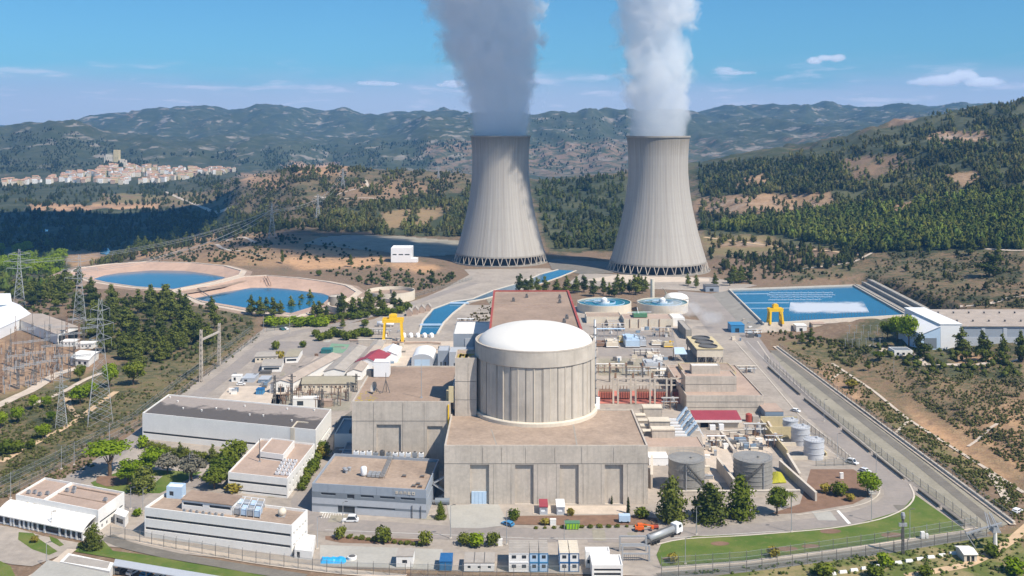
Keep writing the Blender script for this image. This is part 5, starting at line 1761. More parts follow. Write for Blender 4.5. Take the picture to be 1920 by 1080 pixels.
 for i in range(7):
  x, y = q0[0] + frp[0][0] * (2 + i * Lp / 8) + frp[1][0] * -2.2, q0[1] + frp[0][1] * (2 + i * Lp / 8) + frp[1][1] * -2.2
  a = thing('air_conditioner', 'small rooftop air conditioner in the row before the penthouse', 'air conditioner', (x, y, z - .8), 0, 'air conditioners before the penthouse')
  mb = MB(frp)
  mb.box(-.5, .5, -.35, .35, .2, 1.0)
  mb.box(-.4, .4, -.3, .3, 0, .2)
  mb.obj('cabinet', 'steel', a)
  mb = MB(frp)
  mb.lathe([(.3, 1.0), (.3, 1.12), (.2, 1.12)], 8)
  mb.obj('fan', 'steel_dark', a)
 q1, frq, Lq, Dq = frame3((438, 951), (488, 957), (448, 931), z + 1.8)
 r2 = thing('cooling_rack', 'open steel rack of blue and grey cooling units at the end of the office roof', 'cooling rack', (*q1, z - .8))
 for i in range(4):
  for j in range(2):
   mb = MB(frq)
   mb.box(Lq * i / 4 + .2, Lq * (i + 1) / 4 - .2, Dq * j / 2 + .2, Dq * (j + 1) / 2 - .2, .4, 2.1)
   mb.obj('cooling_unit', 'blue_pale' if (i + j) % 2 else 'steel', r2)
 mb = MB(frq)
 for i in range(5):
  for j in range(3):
   mb.beam((Lq * i / 4, Dq * j / 2, 0), (Lq * i / 4, Dq * j / 2, 2.8), .14)
  mb.beam((Lq * i / 4, 0, 2.8), (Lq * i / 4, Dq, 2.8), .14)
 for j in range(3):
  mb.beam((0, Dq * j / 2, 2.8), (Lq, Dq * j / 2, 2.8), .14)
 mb.obj('frame', 'white_metal', r2)
 q2, frq, Lq, Dq = frame3((312, 912), (341, 914), (318, 906), z + 3)
 r2 = thing('stair_tower', 'pale blue white stair tower at the corner of the long office', 'stair tower', (*q2, 0))
 shell(r2, frq, 0, Lq, 0, max(Dq, 4), 0, z + 2.6, 'blue_pale', 'white_metal', .4, fo=[(1, 2.5, z, z + 1.5)])
 X, Y = G(529, 968, z - .8)
 r2 = thing('radome', 'round white radome on the office roof', 'radome', (X, Y, z - .8))
 mb = MB()
 mb.lathe([(.7, 0), (.9, .4)] + [(1.35 * math.cos(a), 1.4 + 1.25 * math.sin(a)) for a in np.linspace(-.8, pi / 2 - .02, 9)], 16)
 mb.obj('dome', 'cream', r2, True)
 mb = MB()
 mb.box(-1, 1, -1, 1, 0, .2)
 mb.obj('base', 'steel', r2)
 q3, frq, Lq, Dq = frame3((552, 1030), (585, 1034), (560, 1000), 2.6)
 r2 = thing('annexe', 'small white ramp block against the end of the long office', 'annexe', (*q3, 0))
 shell(r2, frq, 0, Lq, 0, Dq, 0, 2.2, 'white', 'roof_white', .4, fo=[(.8, 1.8, .1, 2)])
 z = 7.
 o, fr, L, D = frame3((427.7, 885), (539, 897), (489, 822), z)
 o2 = G(585, 834, z)
 root = thing('office_building', 'white two storey office with a stepped penthouse and rows of roof condensers', 'office building', (*o, 0))
 shell(root, fr, 0, L, 0, D, 0, z - .6, 'white', 'roof_pink', .6, .3, fo=[(.4, L - .4, 3.6, 4.5), (.4, L - .4, .6, 1.1)],
   ro=row_ops(8, 1, D - 1, 3.6, 4.7, .35) + row_ops(8, 1, D - 1, 1.0, 2.1, .35), depth=.5)
 q, frp, Lp, Dp = frame3((486, 847), (531, 853), (509, 821), z + 1.9)
 r2 = thing('penthouse', 'square stepped penthouse on the two storey office', 'penthouse', (*q, z - .6))
 shell(r2, frp, 0, Lp, 0, Dp, 0, 2.2, 'white', 'roof_pink', .4, fo=[(.5, Lp - .5, .2, .7)])
 for i in range(3):
  for j in range(5):
   px = 520 + i * 10 + j * 3.4
   py = 890 - j * 6 + i * .8
   X, Y = G(px, py, z - .6)
   a = thing('condenser', 'boxy rooftop condenser in the grid on the two storey office', 'condenser', (X, Y, z - .6), 0, 'grid of roof condensers')
   mb = MB(fr)
   mb.box(-.75, .75, -.5, .5, .3, 1.1)
   mb.box(-.6, .6, -.4, .4, 0, .3)
   mb.obj('cabinet', 'white_metal', a)
   mb = MB(fr)
   mb.lathe([(.42, 1.1), (.42, 1.16), (.1, 1.16)], 10)
   mb.obj('fan', 'steel_dark', a)
 X, Y = G(487, 866, z - .6)
 r2 = thing('roof_pole', 'slim dark pole standing on the two storey office roof', 'pole', (X, Y, z - .6))
 mb = MB()
 mb.tube((0, 0, 0), (0, 0, 8.5), .2, .15, 6)
 mb.obj('shaft', 'steel_dark', r2)
 mb = MB()
 mb.box(-.4, .4, -.4, .4, 0, .3)
 mb.obj('base', 'steel', r2)
 z = 9.6
 o, fr, L, D = frame3((585, 906), (799, 919), (627, 850), z)
 root = thing('grey_office', 'blue grey panelled office with pale lettering and a tan roof full of ducts', 'office building', (*o, 0))
 mbw = MB(fr)
 fo = [(L * .08, L * .21, 5.9, 6.7), (L * .31, L * .375, 5.2, 6.6), (L * .43, L * .545, 5.9, 6.7), (L * .60, L * .73, 5.9, 6.7), (L * .78, L * .905, 5.9, 6.7), (L * .23, L * .38, .3, 2.6)]
 fo2 = fo + [(L * .4, L * .73, 2.25, 2.75)]
 shell(root, fr, 0, L, 0, D, 0, z - .9, 'grey_blue', 'roof_tan', .9, .4, fo=fo2, ro=[(2, D - 2, 5.6, 6.5)], depth=.35)
 mb = MB(fr)
 def strip(a, b, za, zb, ops):
  xs = sorted({a, b, *[v for q in ops for v in q[:2] if a < v < b]})
  for i in range(len(xs) - 1):
   m_ = (xs[i] + xs[i + 1]) / 2
   c = [q for q in ops if q[0] < m_ < q[1] and q[2] < zb and q[3] > za]
   if not c:
    mb.box(xs[i], xs[i + 1], -.05, -.004, za, zb)
   else:
    if c[0][2] > za:
     mb.box(xs[i], xs[i + 1], -.05, -.004, za, c[0][2])
    if c[0][3] < zb:
     mb.box(xs[i], xs[i + 1], -.05, -.004, c[0][3], zb)
 strip(0, L, 5.0, 6.9, fo2)
 strip(0, L, 2.15, 2.85, fo2)
 mb.obj('dark_band', 'grey_dark', root)
 mb = MB(fr)
 strip(0, L, .05, 2.1, fo2)
 strip(0, L, 2.9, 4.9, fo2)
 mb.obj('panel_band', 'grey_light', root)
 mb = MB(fr)
 for i in range(1, 7):
  mb.box(L * i / 7 - .04, L * i / 7 + .04, -.06, -.004, 7.0, z)
 mb.obj('panel_joint', 'grey_dark', root)
 mb = MB(fr)
 for f in (.88, .955):
  mb.box(L * f - .1, L * f + .1, -.35, -.1, 0, 4.3)
 mb.obj('downpipe', 'steel_dark', root)
 mb = MB(fr)
 GL = {'S': [(0, 0, 1, .2), (0, .4, 1, .6), (0, .8, 1, 1), (0, .5, .25, .9), (.75, .1, 1, .5)], 'A': [(0, 0, .25, 1), (.75, 0, 1, 1), (0, .8, 1, 1), (.25, .4, .75, .58)],
   'M': [(0, 0, .2, 1), (.8, 0, 1, 1), (.4, .35, .6, .9), (0, .8, 1, 1)], 'E': [(0, 0, .25, 1), (.25, 0, 1, .2), (.25, .4, .9, .6), (.25, .8, 1, 1)], 'O': [(0, 0, .25, 1), (.75, 0, 1, 1), (.25, 0, .75, .2), (.25, .8, .75, 1)]}
 x = L * .735
 for ch in 'SAMEO':
  for (a, b, c, d_) in GL[ch]:
   mb.box(x + a * .95, x + c * .95, -.16, -.062, 7.75 + b * .95, 7.75 + d_ * .95)
  x += 1.42
 mb.obj('lettering', 'cream', root)
 rp = random.Random(3)
 zt = z - .88
 for i in range(11):
  px = 668 + i * 12.2
  X, Y = G(px, 853 + i * .5, zt)
  a = thing('roof_unit', 'dark ventilation unit in the long row along the back of the grey office roof', 'ventilation unit', (X, Y, zt), 0, 'ventilation units on the grey office')
  mb = MB(fr)
  hh = rp.uniform(1.2, 2.0)
  mb.box(-.9, .9, -.7, .7, .3, hh)
  mb.box(-.7, .7, -.5, .5, 0, .3)
  mb.obj('cabinet', rp.choice(['steel', 'steel_dark', 'white_metal']), a)
  mb = MB(fr)
  mb.lathe([(.5, hh), (.5, hh + .25), (.35, hh + .25)], 10)
  mb.obj('fan', 'steel_dark', a)
 X, Y = G(682, 892, zt)
 a = thing('roof_tank', 'white insulated tank with pipework in the middle of the grey office roof', 'tank', (X, Y, zt))
 mb = MB()
 mb.lathe([(.95, .3), (1.1, .6), (1.1, 2.8), (.8, 3.2), (.01, 3.35)], 14)
 mb.obj('vessel', 'white_metal', a, True)
 mb = MB(fr)
 for j in range(3):
  for i in range(3):
   mb.box(1.6 + i * 1.5, 2.8 + i * 1.5, -1.5 + j * 1.4, -.5 + j * 1.4, .2, 1.1)
 mb.obj('chiller', 'steel', a)
 X, Y = G(646, 884, zt)
 a = thing('roof_fan', 'pair of small round fans on the grey office roof', 'fan', (X, Y, zt))
 for dx, dy in ((0, 0), (1.6, .6), (.8, -1.5)):
  mb = MB()
  mb.lathe([(.5, 0), (.5, .9), (.75, 1.0), (.75, 1.3), (.01, 1.5)], 12, dx, dy)
  mb.obj('cowl', 'steel', a)
 a = thing('cable_tray', 'raised cable tray crossing the tan roof of the grey office', 'cable tray', (*G(735, 856, zt), zt))
 p, q = G(735, 856, zt), G(716, 898, zt)
 mb = MB()
 dx, dy = q[0] - p[0], q[1] - p[1]
 for s in (-.6, -.2, .2, .6):
  mb.beam((s, 0, .8), (dx + s, dy, .8), .14)
 mb.obj('pipe', 'steel', a)
 mb = MB()
 for t in np.linspace(0.03, .97, 9):
  mb.beam((dx * t - .9, dy * t, 0), (dx * t - .9, dy * t, .75), .12)
  mb.beam((dx * t + .9, dy * t, 0), (dx * t + .9, dy * t, .75), .12)
  mb.beam((dx * t - .9, dy * t, .7), (dx * t + .9, dy * t, .7), .12)
 mb.obj('frame', 'steel_dark', a)
 for px, py in ((758, 894), (792, 895), (784, 909), (776, 913), (788, 914)):
  X, Y = G(px, py, zt)
  a = thing('roof_hatch', 'small dark hatch on the plain half of the grey office roof', 'hatch', (X, Y, zt), 0, 'hatches on the grey office roof')
  mb = MB(fr)
  mb.box(-.6, .6, -.5, .5, 0, .5)
  mb.obj('curb', 'rust', a)
  mb = MB(fr)
  mb.box(-.7, .7, -.6, .6, .5, .65)
  mb.obj('lid', 'steel_dark', a)
 X, Y = G(810, 948)
 a = thing('outside_stair', 'dark steel staircase and pipework between the grey office and the concrete hall', 'staircase', (X, Y, 0))
 for i, (z0, z1, x0, x1) in enumerate(((0, 3.2, 0, 5), (3.2, 6.4, 5, 0), (6.4, 9.2, 0, 5))):
  mb = MB()
  for s in (0, 1.4):
   mb.beam((x0, 3 + s, z0), (x1, 3 + s, z1), .18, .4)
  for t in np.linspace(0, 1, 12):
   mb.box(x0 + (x1 - x0) * t - .15, x0 + (x1 - x0) * t + .15, 3, 4.4, z0 + (z1 - z0) * t, z0 + (z1 - z0) * t + .06)
  mb.obj('flight', 'steel', a)
 mb = MB()
 for x in (-.3, 5.3):
  for y in (2.8, 4.6):
   mb.beam((x, y, 0), (x, y, 10), .2)
 mb.obj('frame', 'steel_dark', a)
 mb = MB()
 mb.tube((1, 1, 1.2), (6, 1, 1.2), 1.1, n=12)
 mb.box(1.5, 2, .2, 1.8, 0, .8)
 mb.box(5, 5.5, .2, 1.8, 0, .8)
 mb.obj('vessel', 'grey_dark', a)
 z = 10.7
 o, fr, L, D = frame3((267, 774), (592, 806), (316, 739), z)
 root = thing('warehouse', 'long white warehouse with a worn dark bitumen roof', 'warehouse', (*o, 0))
 shell(root, fr, 0, L, 0, D, 0, z - .5, 'white', 'bitumen', .5, .35, fo=[(.4, L * .84, 2.2, 3.1)], ro=[(2, D - 2, 3.3, 4.2)] + row_ops(7, 2, D - 2, .7, 1.9, .35), depth=.5, win='window_band')
 mb = MB(fr)
 mb.box(L * .865, L * .865 + .5, .36, D * .3, z - .5, z - .1)
 mb.box(L * .865, L * .93, D * .3, D * .3 + .4, z - .5, z - .1)
 mb.obj('roof_curb', 'cream', root)
 mb = MB(fr)
 mb.box(L * .86, L * .885, -.12, -.004, 0, z)
 mb.obj('pilaster', 'cream', root)
 rr = random.Random(8)
 for i in range(12):
  x, y = L * (.04 + .08 * i + rr.uniform(-.02, .02)), D * rr.uniform(.25, .9)
  mb = MB(fr)
  mb.lathe([(.35, z - .5), (.35, z), (.5, z + .1), (.01, z + .25)], 8, x, y)
  mb.obj('roof_vent', 'roof_white', root)
 def shed(FLb, FRb, BLr, ze, zr, label, wall='cream', roof='fibre', along='y', fo=None, name='shed', over=.4):
  a, b = G(*FLb), G(*FRb)
  c = G(*BLr, ze)
  L = math.dist(a, b)
  D = math.dist(a, c)
  u = ((b[0] - a[0]) / L, (b[1] - a[1]) / L)
  v = ((c[0] - a[0]) / D, (c[1] - a[1]) / D)
  r = thing(name, label, 'shed', (*a, 0))
  gable(r, (u, v), L, D, ze, zr, wall, roof, along, over, fo(L) if fo else ())
  return r
 shed((566, 734), (668, 733), (571, 706), 3.6, 4.9, 'long cream hut with a ridged olive roof and a row of small windows', 'cream', 'roof_olive', 'x', lambda L: row_ops(12, .5, L - .5, 1.7, 2.6, .4))
 shed((506, 737), (548, 735), (604, 668), 4.5, 6.2, 'long tan shed with a white gable and a pale side wall', 'white', 'fibre', 'y', lambda L: [(L * .35, L * .65, .1, 2.6)])
 shed((607, 712), (646, 711), (655, 652), 4.2, 5.6, 'wide tan shed with a plain white gable behind the cream hut', 'white', 'roof_grey', 'y')
 shed((650, 714), (678, 712), (690, 652), 4.4, 5.8, 'narrow tan shed with a dark door beside the maroon roof', 'white', 'fibre', 'y', lambda L: [(L * .4, L * .6, .1, 1.8)])
 shed((667, 696), (711, 698), (689, 662), 5.0, 7.2, 'white gabled store with a maroon roof', 'white_metal', 'maroon', 'y', None, 'store_building')
 shed((712, 681), (744, 680), (722, 652), 4.5, 6.5, 'plain white tent like store beside the maroon roof', 'white_metal', 'white_metal', 'y', None, 'store_building')
 shed((491, 698), (527, 697), (497, 674), 3.2, 3.8, 'low grey roofed hut with a white front beside the yard road', 'white', 'roof_grey', 'x', lambda L: [(L * .1, L * .9, 1.2, 2.4)])
 shed((535, 681), (558, 680), (545, 655), 3.4, 4.0, 'small olive roofed hut farthest up the works yard', 'white', 'roof_olive', 'x', lambda L: [(L * .1, L * .9, 1.0, 2.2)])
 shed((478, 680), (520, 679), (487, 660), 3.2, 4.0, 'flat brown roofed hut beside the bushes of the yard', 'cream', 'roof_grey', 'x', lambda L: row_ops(5, .5, L - .5, 1.2, 2.2, .5))
 shed((560, 700), (596, 700), (575, 672), 3.6, 4.6, 'low grey shed squeezed between the two long tan sheds', 'cream', 'fibre', 'y')
 shed((690, 668), (712, 668), (700, 640), 3.6, 4.6, 'grey roofed shed behind the maroon roofed store', 'cream', 'roof_grey', 'y')
 x, y, L, D, h = *G(771, 690)[:2], (812 - 771) * 546 / FOC, 22, 8
 r = thing('vaulted_store', 'white barrel vaulted store with a pale blue front', 'store', (*G(771, 690), 0))
 mb = MB()
 vs, fs = [], []
 k = 10
 for yy in (0, D):
  for i in range(k + 1):
   a = pi * i / k
   vs.append((L / 2 - L / 2 * math.cos(a), yy, 4.5 + 3 * math.sin(a)))
 for i in range(k):
  fs.append((i, k + 1 + i, k + 2 + i, i + 1))
 mb.add(vs, fs)
 mb.obj('roof', 'white_metal', r, True)
 mb = MB()
 front = [(L / 2 - L / 2 * math.cos(pi * i / k), 0, 4.5 + 3 * math.sin(pi * i / k)) for i in range(k, -1, -1)]
 mb.add([(0, 0, 0), (L, 0, 0)] + front, [tuple(range(k + 3))])
 mb.add([(p[0], D, p[2]) for p in [(0, 0, 0), (L, 0, 0)] + front], [tuple(range(k + 2, -1, -1))])
 mb.box(L - .1, L, 0, D, 0, 4.5)
 mb.box(0, .1, 0, D, 0, 4.5)
 mb.obj('wall', 'grey_light', r)
 mb = MB()
 mb.box(L * .15, L * .85, -.08, -.01, .1, 4.6)
 mb.obj('door', 'blue_pale', r)
 patch('green_pad_ground', [(610, 662), (645, 662), (656, 646), (622, 644)], 'green_pad', .07)
 for (pl, pr, by, ty, ry, wall, roof, nm, lab, cat) in (
   (602, 621, 663, 656, 652, 'teal', 'teal', 'container', 'dark teal container beside the green pad', 'container'),
   (480, 493, 740, 731, 727, 'blue_mid', 'blue', 'container', 'small bright blue box in the open yard', 'container'),
   (434, 452, 716, 705, 702, 'white', 'roof_white', 'kiosk', 'little white kiosk at the yard gate', 'kiosk'),
   (453, 476, 717, 710, 701, 'grey_light', 'grey_light', 'shelter', 'pale grey open shelter next to the little white kiosk', 'shelter'),
   (484, 503, 718, 712, 705, 'blue_grey', 'grey_light', 'container', 'blue grey container between the shelter and the white gable', 'container'),
   (487, 507, 702, 697, 694, 'steel_dark', 'steel_dark', 'container', 'black container by the low grey roofed hut', 'container'),
   (547, 595, 764, 748, 743, 'white', 'roof_white', 'transformer_house', 'white transformer house in the small switchyard', 'transformer house'),
   (596, 622, 763, 752, 748, 'roof_pink', 'roof_pink', 'transformer_house', 'pinkish transformer cubicle next to the white transformer house', 'transformer house')):
  oo, L, D, h = boxspec(pl, pr, by, ty, ry)
  r = thing(nm, lab, cat, oo)
  shell(r, FR0, 0, L, 0, D, 0, h, wall, roof, 0, fo=[(L * .2, L * .45, h * .2, h * .75)] if nm in ('kiosk', 'shelter', 'transformer_house') else (), rover=.12)
  if nm == 'container':
   mb = MB()
   mb.box(L * .48, L * .52, -.08, -.004, .1, h - .1)
   for q in (.2, .8):
    mb.box(L * q - .04, L * q + .04, -.1, -.004, .1, h - .1)
   mb.obj('door_bar', 'steel_dark', r)
 oo, L, D, h = boxspec(733, 771, 492, 465, 460, 0)
 r = thing('pump_house', 'tall white pump house with three dark windows beside the orange earth', 'building', oo)
 shell(r, FR0, 0, L, 0, D, 0, h - .6, 'white_metal', 'roof_white', .6, fo=[(L * .08, L * .28, h * .5, h * .58), (L * .38, L * .60, h * .5, h * .58), (L * .68, L * .92, h * .5, h * .58)])
 shell(r, FR0, L + .05, L + 6, 0, 9, 0, h * .25, 'white_metal', 'roof_white', .3, wname='annexe_wall', rname='annexe_roof')
 def lbox(FL, FR_, BL, ze, zr, label, wall, roof, along, name='shed', fo=None):
  o, fr, L, D = frame3(FL, FR_, BL, ze)
  r = thing(name, label, 'shed', (*o, 0))
  gable(r, fr, L, D, ze, zr, wall, roof, along, .5, fo(L) if fo else ())
  return r
 lbox((108, 627), (150, 614), (38, 600), 6, 8, 'long tan roofed shed with a dark open gable near the pine grove', 'white', 'fibre', 'y', 'barn', lambda L: [(1, L - 1, .1, 5)])
 lbox((-20, 625), (58, 589), (-60, 595), 6.5, 8, 'bright white metal shed at the picture edge', 'white_metal', 'white_metal', 'x', 'barn')
 lbox((-30, 584), (22, 571), (-30, 562), 7, 9, 'small white metal shed with a dark gable behind the bright one', 'blue_grey', 'white_metal', 'y', 'barn')
 lbox((132, 672), (166, 675), (152, 657), 3.8, 4.6, 'white hut with a pale hipped roof by the switchyard road', 'white', 'roof_white', 'x', 'hut', lambda L: row_ops(3, .5, L - .5, 1, 2.6, .5))
 for i, (a, b, by, ty, ry) in enumerate(((113, 140, 650, 641, 636), (143, 173, 654, 645, 640))):
  oo, L, D, h = boxspec(a, b, by, ty, ry)
  r = thing('site_cabin', ('white site cabin nearer the tan roofed shed', 'white site cabin nearer the pine grove')[i], 'cabin', oo)
  shell(r, FR0, 0, L, 0, D, 0, h, 'white', 'roof_white', 0, fo=row_ops(4, .3, L - .3, 1, 2.2, .5), rover=.2)
EXTRA += [build_left]
def car(x, y, rot, mt, label, cat='car', z=0., L=4.3, W=1.75, Hh=1.45, name='parked_car', group=None):
 r = thing(name, label, cat, (x, y, z), rot, group)
 mb = MB()
 prof = [(-L / 2, .35), (L / 2, .35), (L / 2, .75), (L * .28, .85), (L * .12, Hh), (-L * .30, Hh), (-L * .46, .95), (-L / 2, .9)]
 n = len(prof)
 vs = [(px, -W / 2, pz) for px, pz in prof] + [(px, W / 2, pz) for px, pz in prof]
 mb.add(vs, [tuple(range(n)), tuple(range(2 * n - 1, n - 1, -1))] + [(i, n + i, n + (i + 1) % n, (i + 1) % n) for i in range(n)])
 mb.obj('body', mt, r)
 mb = MB()
 for s in (-1, 1):
  yy = s * (W / 2 + .01)
  q = [(L * .24, yy, .88), (L * .11, yy, Hh - .1), (-L * .29, yy, Hh - .1), (-L * .42, yy, .95)]
  mb.add(q if s < 0 else q[::-1], [(0, 1, 2, 3)])
 mb.add([(L * .275, -W * .43, .9), (L * .275, W * .43, .9), (L * .135, W * .43, Hh - .06), (L * .135, -W * .43, Hh - .06)], [(0, 1, 2, 3)])
 mb.add([(-L * .45, W * .43, 1.0), (-L * .45, -W * .43, 1.0), (-L * .315, -W * .43, Hh - .06), (-L * .315, W * .43, Hh - .06)], [(0, 1, 2, 3)])
 mb.obj('window', 'glass', r)
 for sx in (-.3, .31):
  for s in (-1, 1):
   mb = MB()
   mb.tube((L * sx, s * W * .38, .33), (L * sx, s * W * .52, .33), .33, n=12)
   wh = mb.obj('wheel', 'tyre', r)
   mb = MB()
   mb.tube((L * sx, s * W * .522, .33), (L * sx, s * W * .53, .33), .19, n=8)
   mb.obj('rim', 'steel', wh)
 return r
def build_right():
 x0, y0 = G(1287, 774)
 x1 = AX(1432, y0)
 L = x1 - x0
 z = 7.4
 r = thing('diesel_building', 'stepped beige concrete building with plain banded walls', 'concrete building', (x0, y0, 0))
 shell(r, FR0, 0, L, 0, 60, 0, z, 'concrete', 'roof_pink', .5)
 mb = MB()
 for zz in (2.4, 4.9):
  mb.box(.01, L - .01, -.07, -.004, zz, zz + .15)
 mb.obj('panel_joint', 'joint', r)
 r2 = thing('diesel_upper_block', 'middle step of the stacked beige concrete blocks', 'concrete block', (AX(1285, 469), 469, z))
 L2 = AX(1381, 469) - AX(1285, 469)
 shell(r2, FR0, 0, L2, 0, 12, 0, 6.8, 'concrete', 'roof_pink', .4)
 mb = MB()
 mb.box(.01, L2 - .01, -.07, -.004, 3.4, 3.55)
 mb.obj('panel_joint', 'joint', r2)
 r2 = thing('diesel_top_block', 'topmost small step of the beige blocks, with a cream lid', 'concrete block', (AX(1294, 479), 475, z + 6.8))
 L3 = AX(1347, 479) - AX(1294, 479)
 shell(r2, FR0, 0, L3, 0, 5, 0, 3.6, 'concrete', 'roof_white', .3)
 specs = (
  (1283, 1380, 706, 697, 680, 14.2 - 7, 'yellowwall', 'roof_tan', .3, 'plant_room', 'low ochre walled plant room between the stepped blocks and the air cooler'),
  (1195, 1320, 862, 838, 818, 0, 'concrete', 'roof_pink', .3, 'annexe', 'low flat concrete annexe attached to the end of the long hall'),
  (1217, 1253, 873, 859, 836, 0, 'white_metal', 'white_metal', 0, 'white_shelter', 'clean white box shelter against the concrete hall'),
  (1170, 1262, 615, 598, 588, 0, 'cream', 'roof_pink', .4, 'treatment_basin', 'long cream water treatment block with pipe brackets'),
  (1100, 1166, 606, 594, 585, 0, 'cream', 'roof_tan', .4, 'treatment_block', 'low tan treatment block beside the red edged roof'),
  (1140, 1170, 612, 604, 598, 0, 'cream', 'roof_grey', .3, 'plant_room', 'small cream plant room with a dark hatch'),
  (1262, 1284, 612, 596, 588, 0, 'white', 'roof_white', .2, 'steam_shed', 'white block wrapped in drifting vapour at the roadside'),
  (1286, 1297, 636, 618, 600, 0, 'concrete_dark', 'roof_grey', .2, 'fan_house', 'narrow dark fan house beside the vapour'),
 )
 for (pl, pr, by, ty, ry, z0, wall, roof, par, nm, lab) in specs:
  oo, L, D, h = boxspec(pl, pr, by, ty, ry, z0)
  q = thing(nm, lab, 'building', oo)
  w, rf = shell(q, FR0, 0, L, 0, D, 0, h - par, wall, roof, par, .25, rover=.1)
  if nm == 'treatment_basin':
   for f in (.12, .3, .5, .72):
    mb = MB()
    mb.tube((L * f, -.3, 0), (L * f, -.3, h), .22, n=6)
    mb.obj('pipe', 'rust', q)
   mb = MB()
   mb.box(L * .22, L * .5, D * .3, D * .8, h, h + 2.2)
   mb.obj('tank', 'green_paint', q)
   mb = MB()
   mb.beam((L * .1, D * .5, h + 2.6), (L * .6, D * .5, h + 2.8), .35)
   mb.beam((L * .34, D * .4, h), (L * .3, D * .5, h + 6), .25)
   mb.obj('pipe_arm', 'white_metal', q)
  if nm == 'white_shelter':
   mb = MB()
   for x in (.5, L * .5, L - .5):
    mb.beam((x, -.1, 0), (x, -.1, h * .1), .3)
   mb.obj('post', 'steel_dark', q)
 for i, (pl, pr, by, ty, ry) in enumerate(((1207, 1241, 777, 766, 760), (1218, 1256, 803, 791, 784), (1223, 1265, 820, 807, 801))):
  oo, L, D, h = boxspec(pl, pr, by, ty, ry, 5.)
  q = thing('vent_block', ('beige vent block with a pale lid, farthest up the annexe roof', 'beige vent block with a pale lid in the middle of the annexe roof', 'beige vent block with a pale lid nearest the big storage tank')[i], 'vent block', oo)
  mb = MB()
  mb.box(0, L, 0, D, -5, h)
  mb.obj('wall', 'concrete', q)
  mb = MB()
  mb.box(-.25, L + .25, -.25, D + .25, h, h + .45)
  mb.obj('lid', 'cream', q)
  mb = MB()
  for k in range(5):
   mb.box(L + .02, L + .12, D * (k + .15) / 5, D * (k + .85) / 5, .5, h - .4)
  mb.obj('louvre', 'dark', q)
 for i in range(4):
  oo, L, D, h = boxspec(1193 + 4.5 * i, 1210 + 5 * i, 786 + 10 * i, 780 + 10 * i, 776 + 10 * i, 4.)
  q = thing('vent_box', 'small beige ventilation box in the row on the hall side of the annexe', 'vent box', oo, 0, 'small vent boxes on the annexe')
  mb = MB()
  mb.box(0, L, 0, D, -4, h)
  mb.obj('wall', 'concrete', q)
  mb = MB()
  mb.box(-.2, L + .2, -.2, D + .2, h, h + .35)
  mb.obj('lid', 'cream', q)
 for i in range(6):
  px0, py0 = 1278 + i * 3.6, 800 - (5 - i) * 6.2
  zt = 11.5 - i * .8
  X, Y = G(1268 + i * 4, 790 + i * 6, 3.)
  q = thing('exhaust_duct', 'slanted pale blue exhaust duct in the fan of six beside the vent blocks', 'duct', (X, Y, 3.), 0, 'fan of blue exhaust ducts')
  mb = MB()
  mb.beam((0, 0, .3), (4.6, .8, 6.0 - i * .25), 1.0, .8)
  mb.obj('duct', 'blue_grey' if i % 2 else 'blue_pale', q)
  mb = MB()
  mb.beam((4.6, .8, 6.0 - i * .25), (7.0, .5, 0), .35)
  mb.beam((2.4, .4, 3), (5.6, .6, 2.6), .25)
  mb.beam((-5, 0, .7), (0, 0, .7), .9, .8)
  mb.obj('strut', 'white_metal', q)
 oo, L, D, h = boxspec(1303, 1388, 802, 785, 774)
 q = thing('workshop', 'low workshop with a long crimson roof', 'workshop', oo)
 mb = MB()
 mb.facade((0, 0), (L, 0), 0, h - .5, [(L * .12, L * .3, .1, 2.2), (L * .55, L * .62, .1, 2.4)], .6)
 mb.facade((L, 0), (L, D), 0, h - .5)
 mb.facade((L, D), (0, D), 0, h + .5)
 mb.facade((0, D), (0, 0), 0, h - .5)
 mb.obj('wall', 'cream', q)
 mb = MB()
 mb.add([(-.4, -1.2, h - .5), (L + .4, -1.2, h - .5), (L + .4, D + .2, h + .9), (-.4, D + .2, h + .9), (-.4, -1.2, h - .3), (L + .4, -1.2, h - .3), (L + .4, D + .2, h + 1.1), (-.4, D + .2, h + 1.1)], BOXF)
 mb.obj('roof', 'maroon', q)
 mb = MB()
 mb.box(-.4, L + .4, -1.35, -1.22, h - 1.3, h - .25)
 mb.obj('fascia', 'roof_white', q)
 mb = MB()
 mb.box(L * .5, L * .6, -4, -2, 0, 2.4)
 mb.box(L * .3, L * .42, -3.4, -2, 0, 2.0)
 mb.obj('crate', 'white_metal', q)
 q = thing('fire_tank', 'squat bright red tank at the end of the crimson roofed workshop', 'tank', (*G(1404, 790), 0))
 mb = MB()
 mb.lathe([(1.4, 0), (1.4, 3.2), (.01, 3.8)], 16)
 mb.obj('vessel', 'red_trim', q)
 mb = MB()
 mb.box(1.5, 4.4, -1, 1.6, 0, 2.4)
 mb.obj('housing', 'roof_grey', q)
 oo, L, D, h = boxspec(1435, 1469, 786, 772, 757)
 q = thing('container', 'big dusty blue storage box with a pinkish roof beside the plant road', 'container', oo)
 mb = MB()
 mb.box(0, L, 0, D, .3, h)
 mb.obj('body', 'blue_grey', q)
 mb = MB()
 mb.box(-.1, L + .1, -.1, D + .1, h, h + .25)
 mb.obj('roof', 'roof_pink', q)
 mb = MB()
 mb.box(0, L, -.06, -.004, h * .55, h * .6)
 for k in range(7):
  mb.box(L * k / 7 + .3, L * k / 7 + .5, -.06, -.004, .4, h * .5)
 mb.obj('rib', 'grey_dark', q)
 tank(1287, 917, 33.5, ZT(848, 370), 'big dull grey storage tank next to the concrete hall, stair winding down its flank', 'tank_grey', .05, 'pair of big storage tanks', rings=3, stair=1)
 tank(1411.5, 907, 35.5, ZT(846, 376), 'big dull grey storage tank beside the yellow mound', 'tank_grey', .05, 'pair of big storage tanks', rings=5, stair=-1)
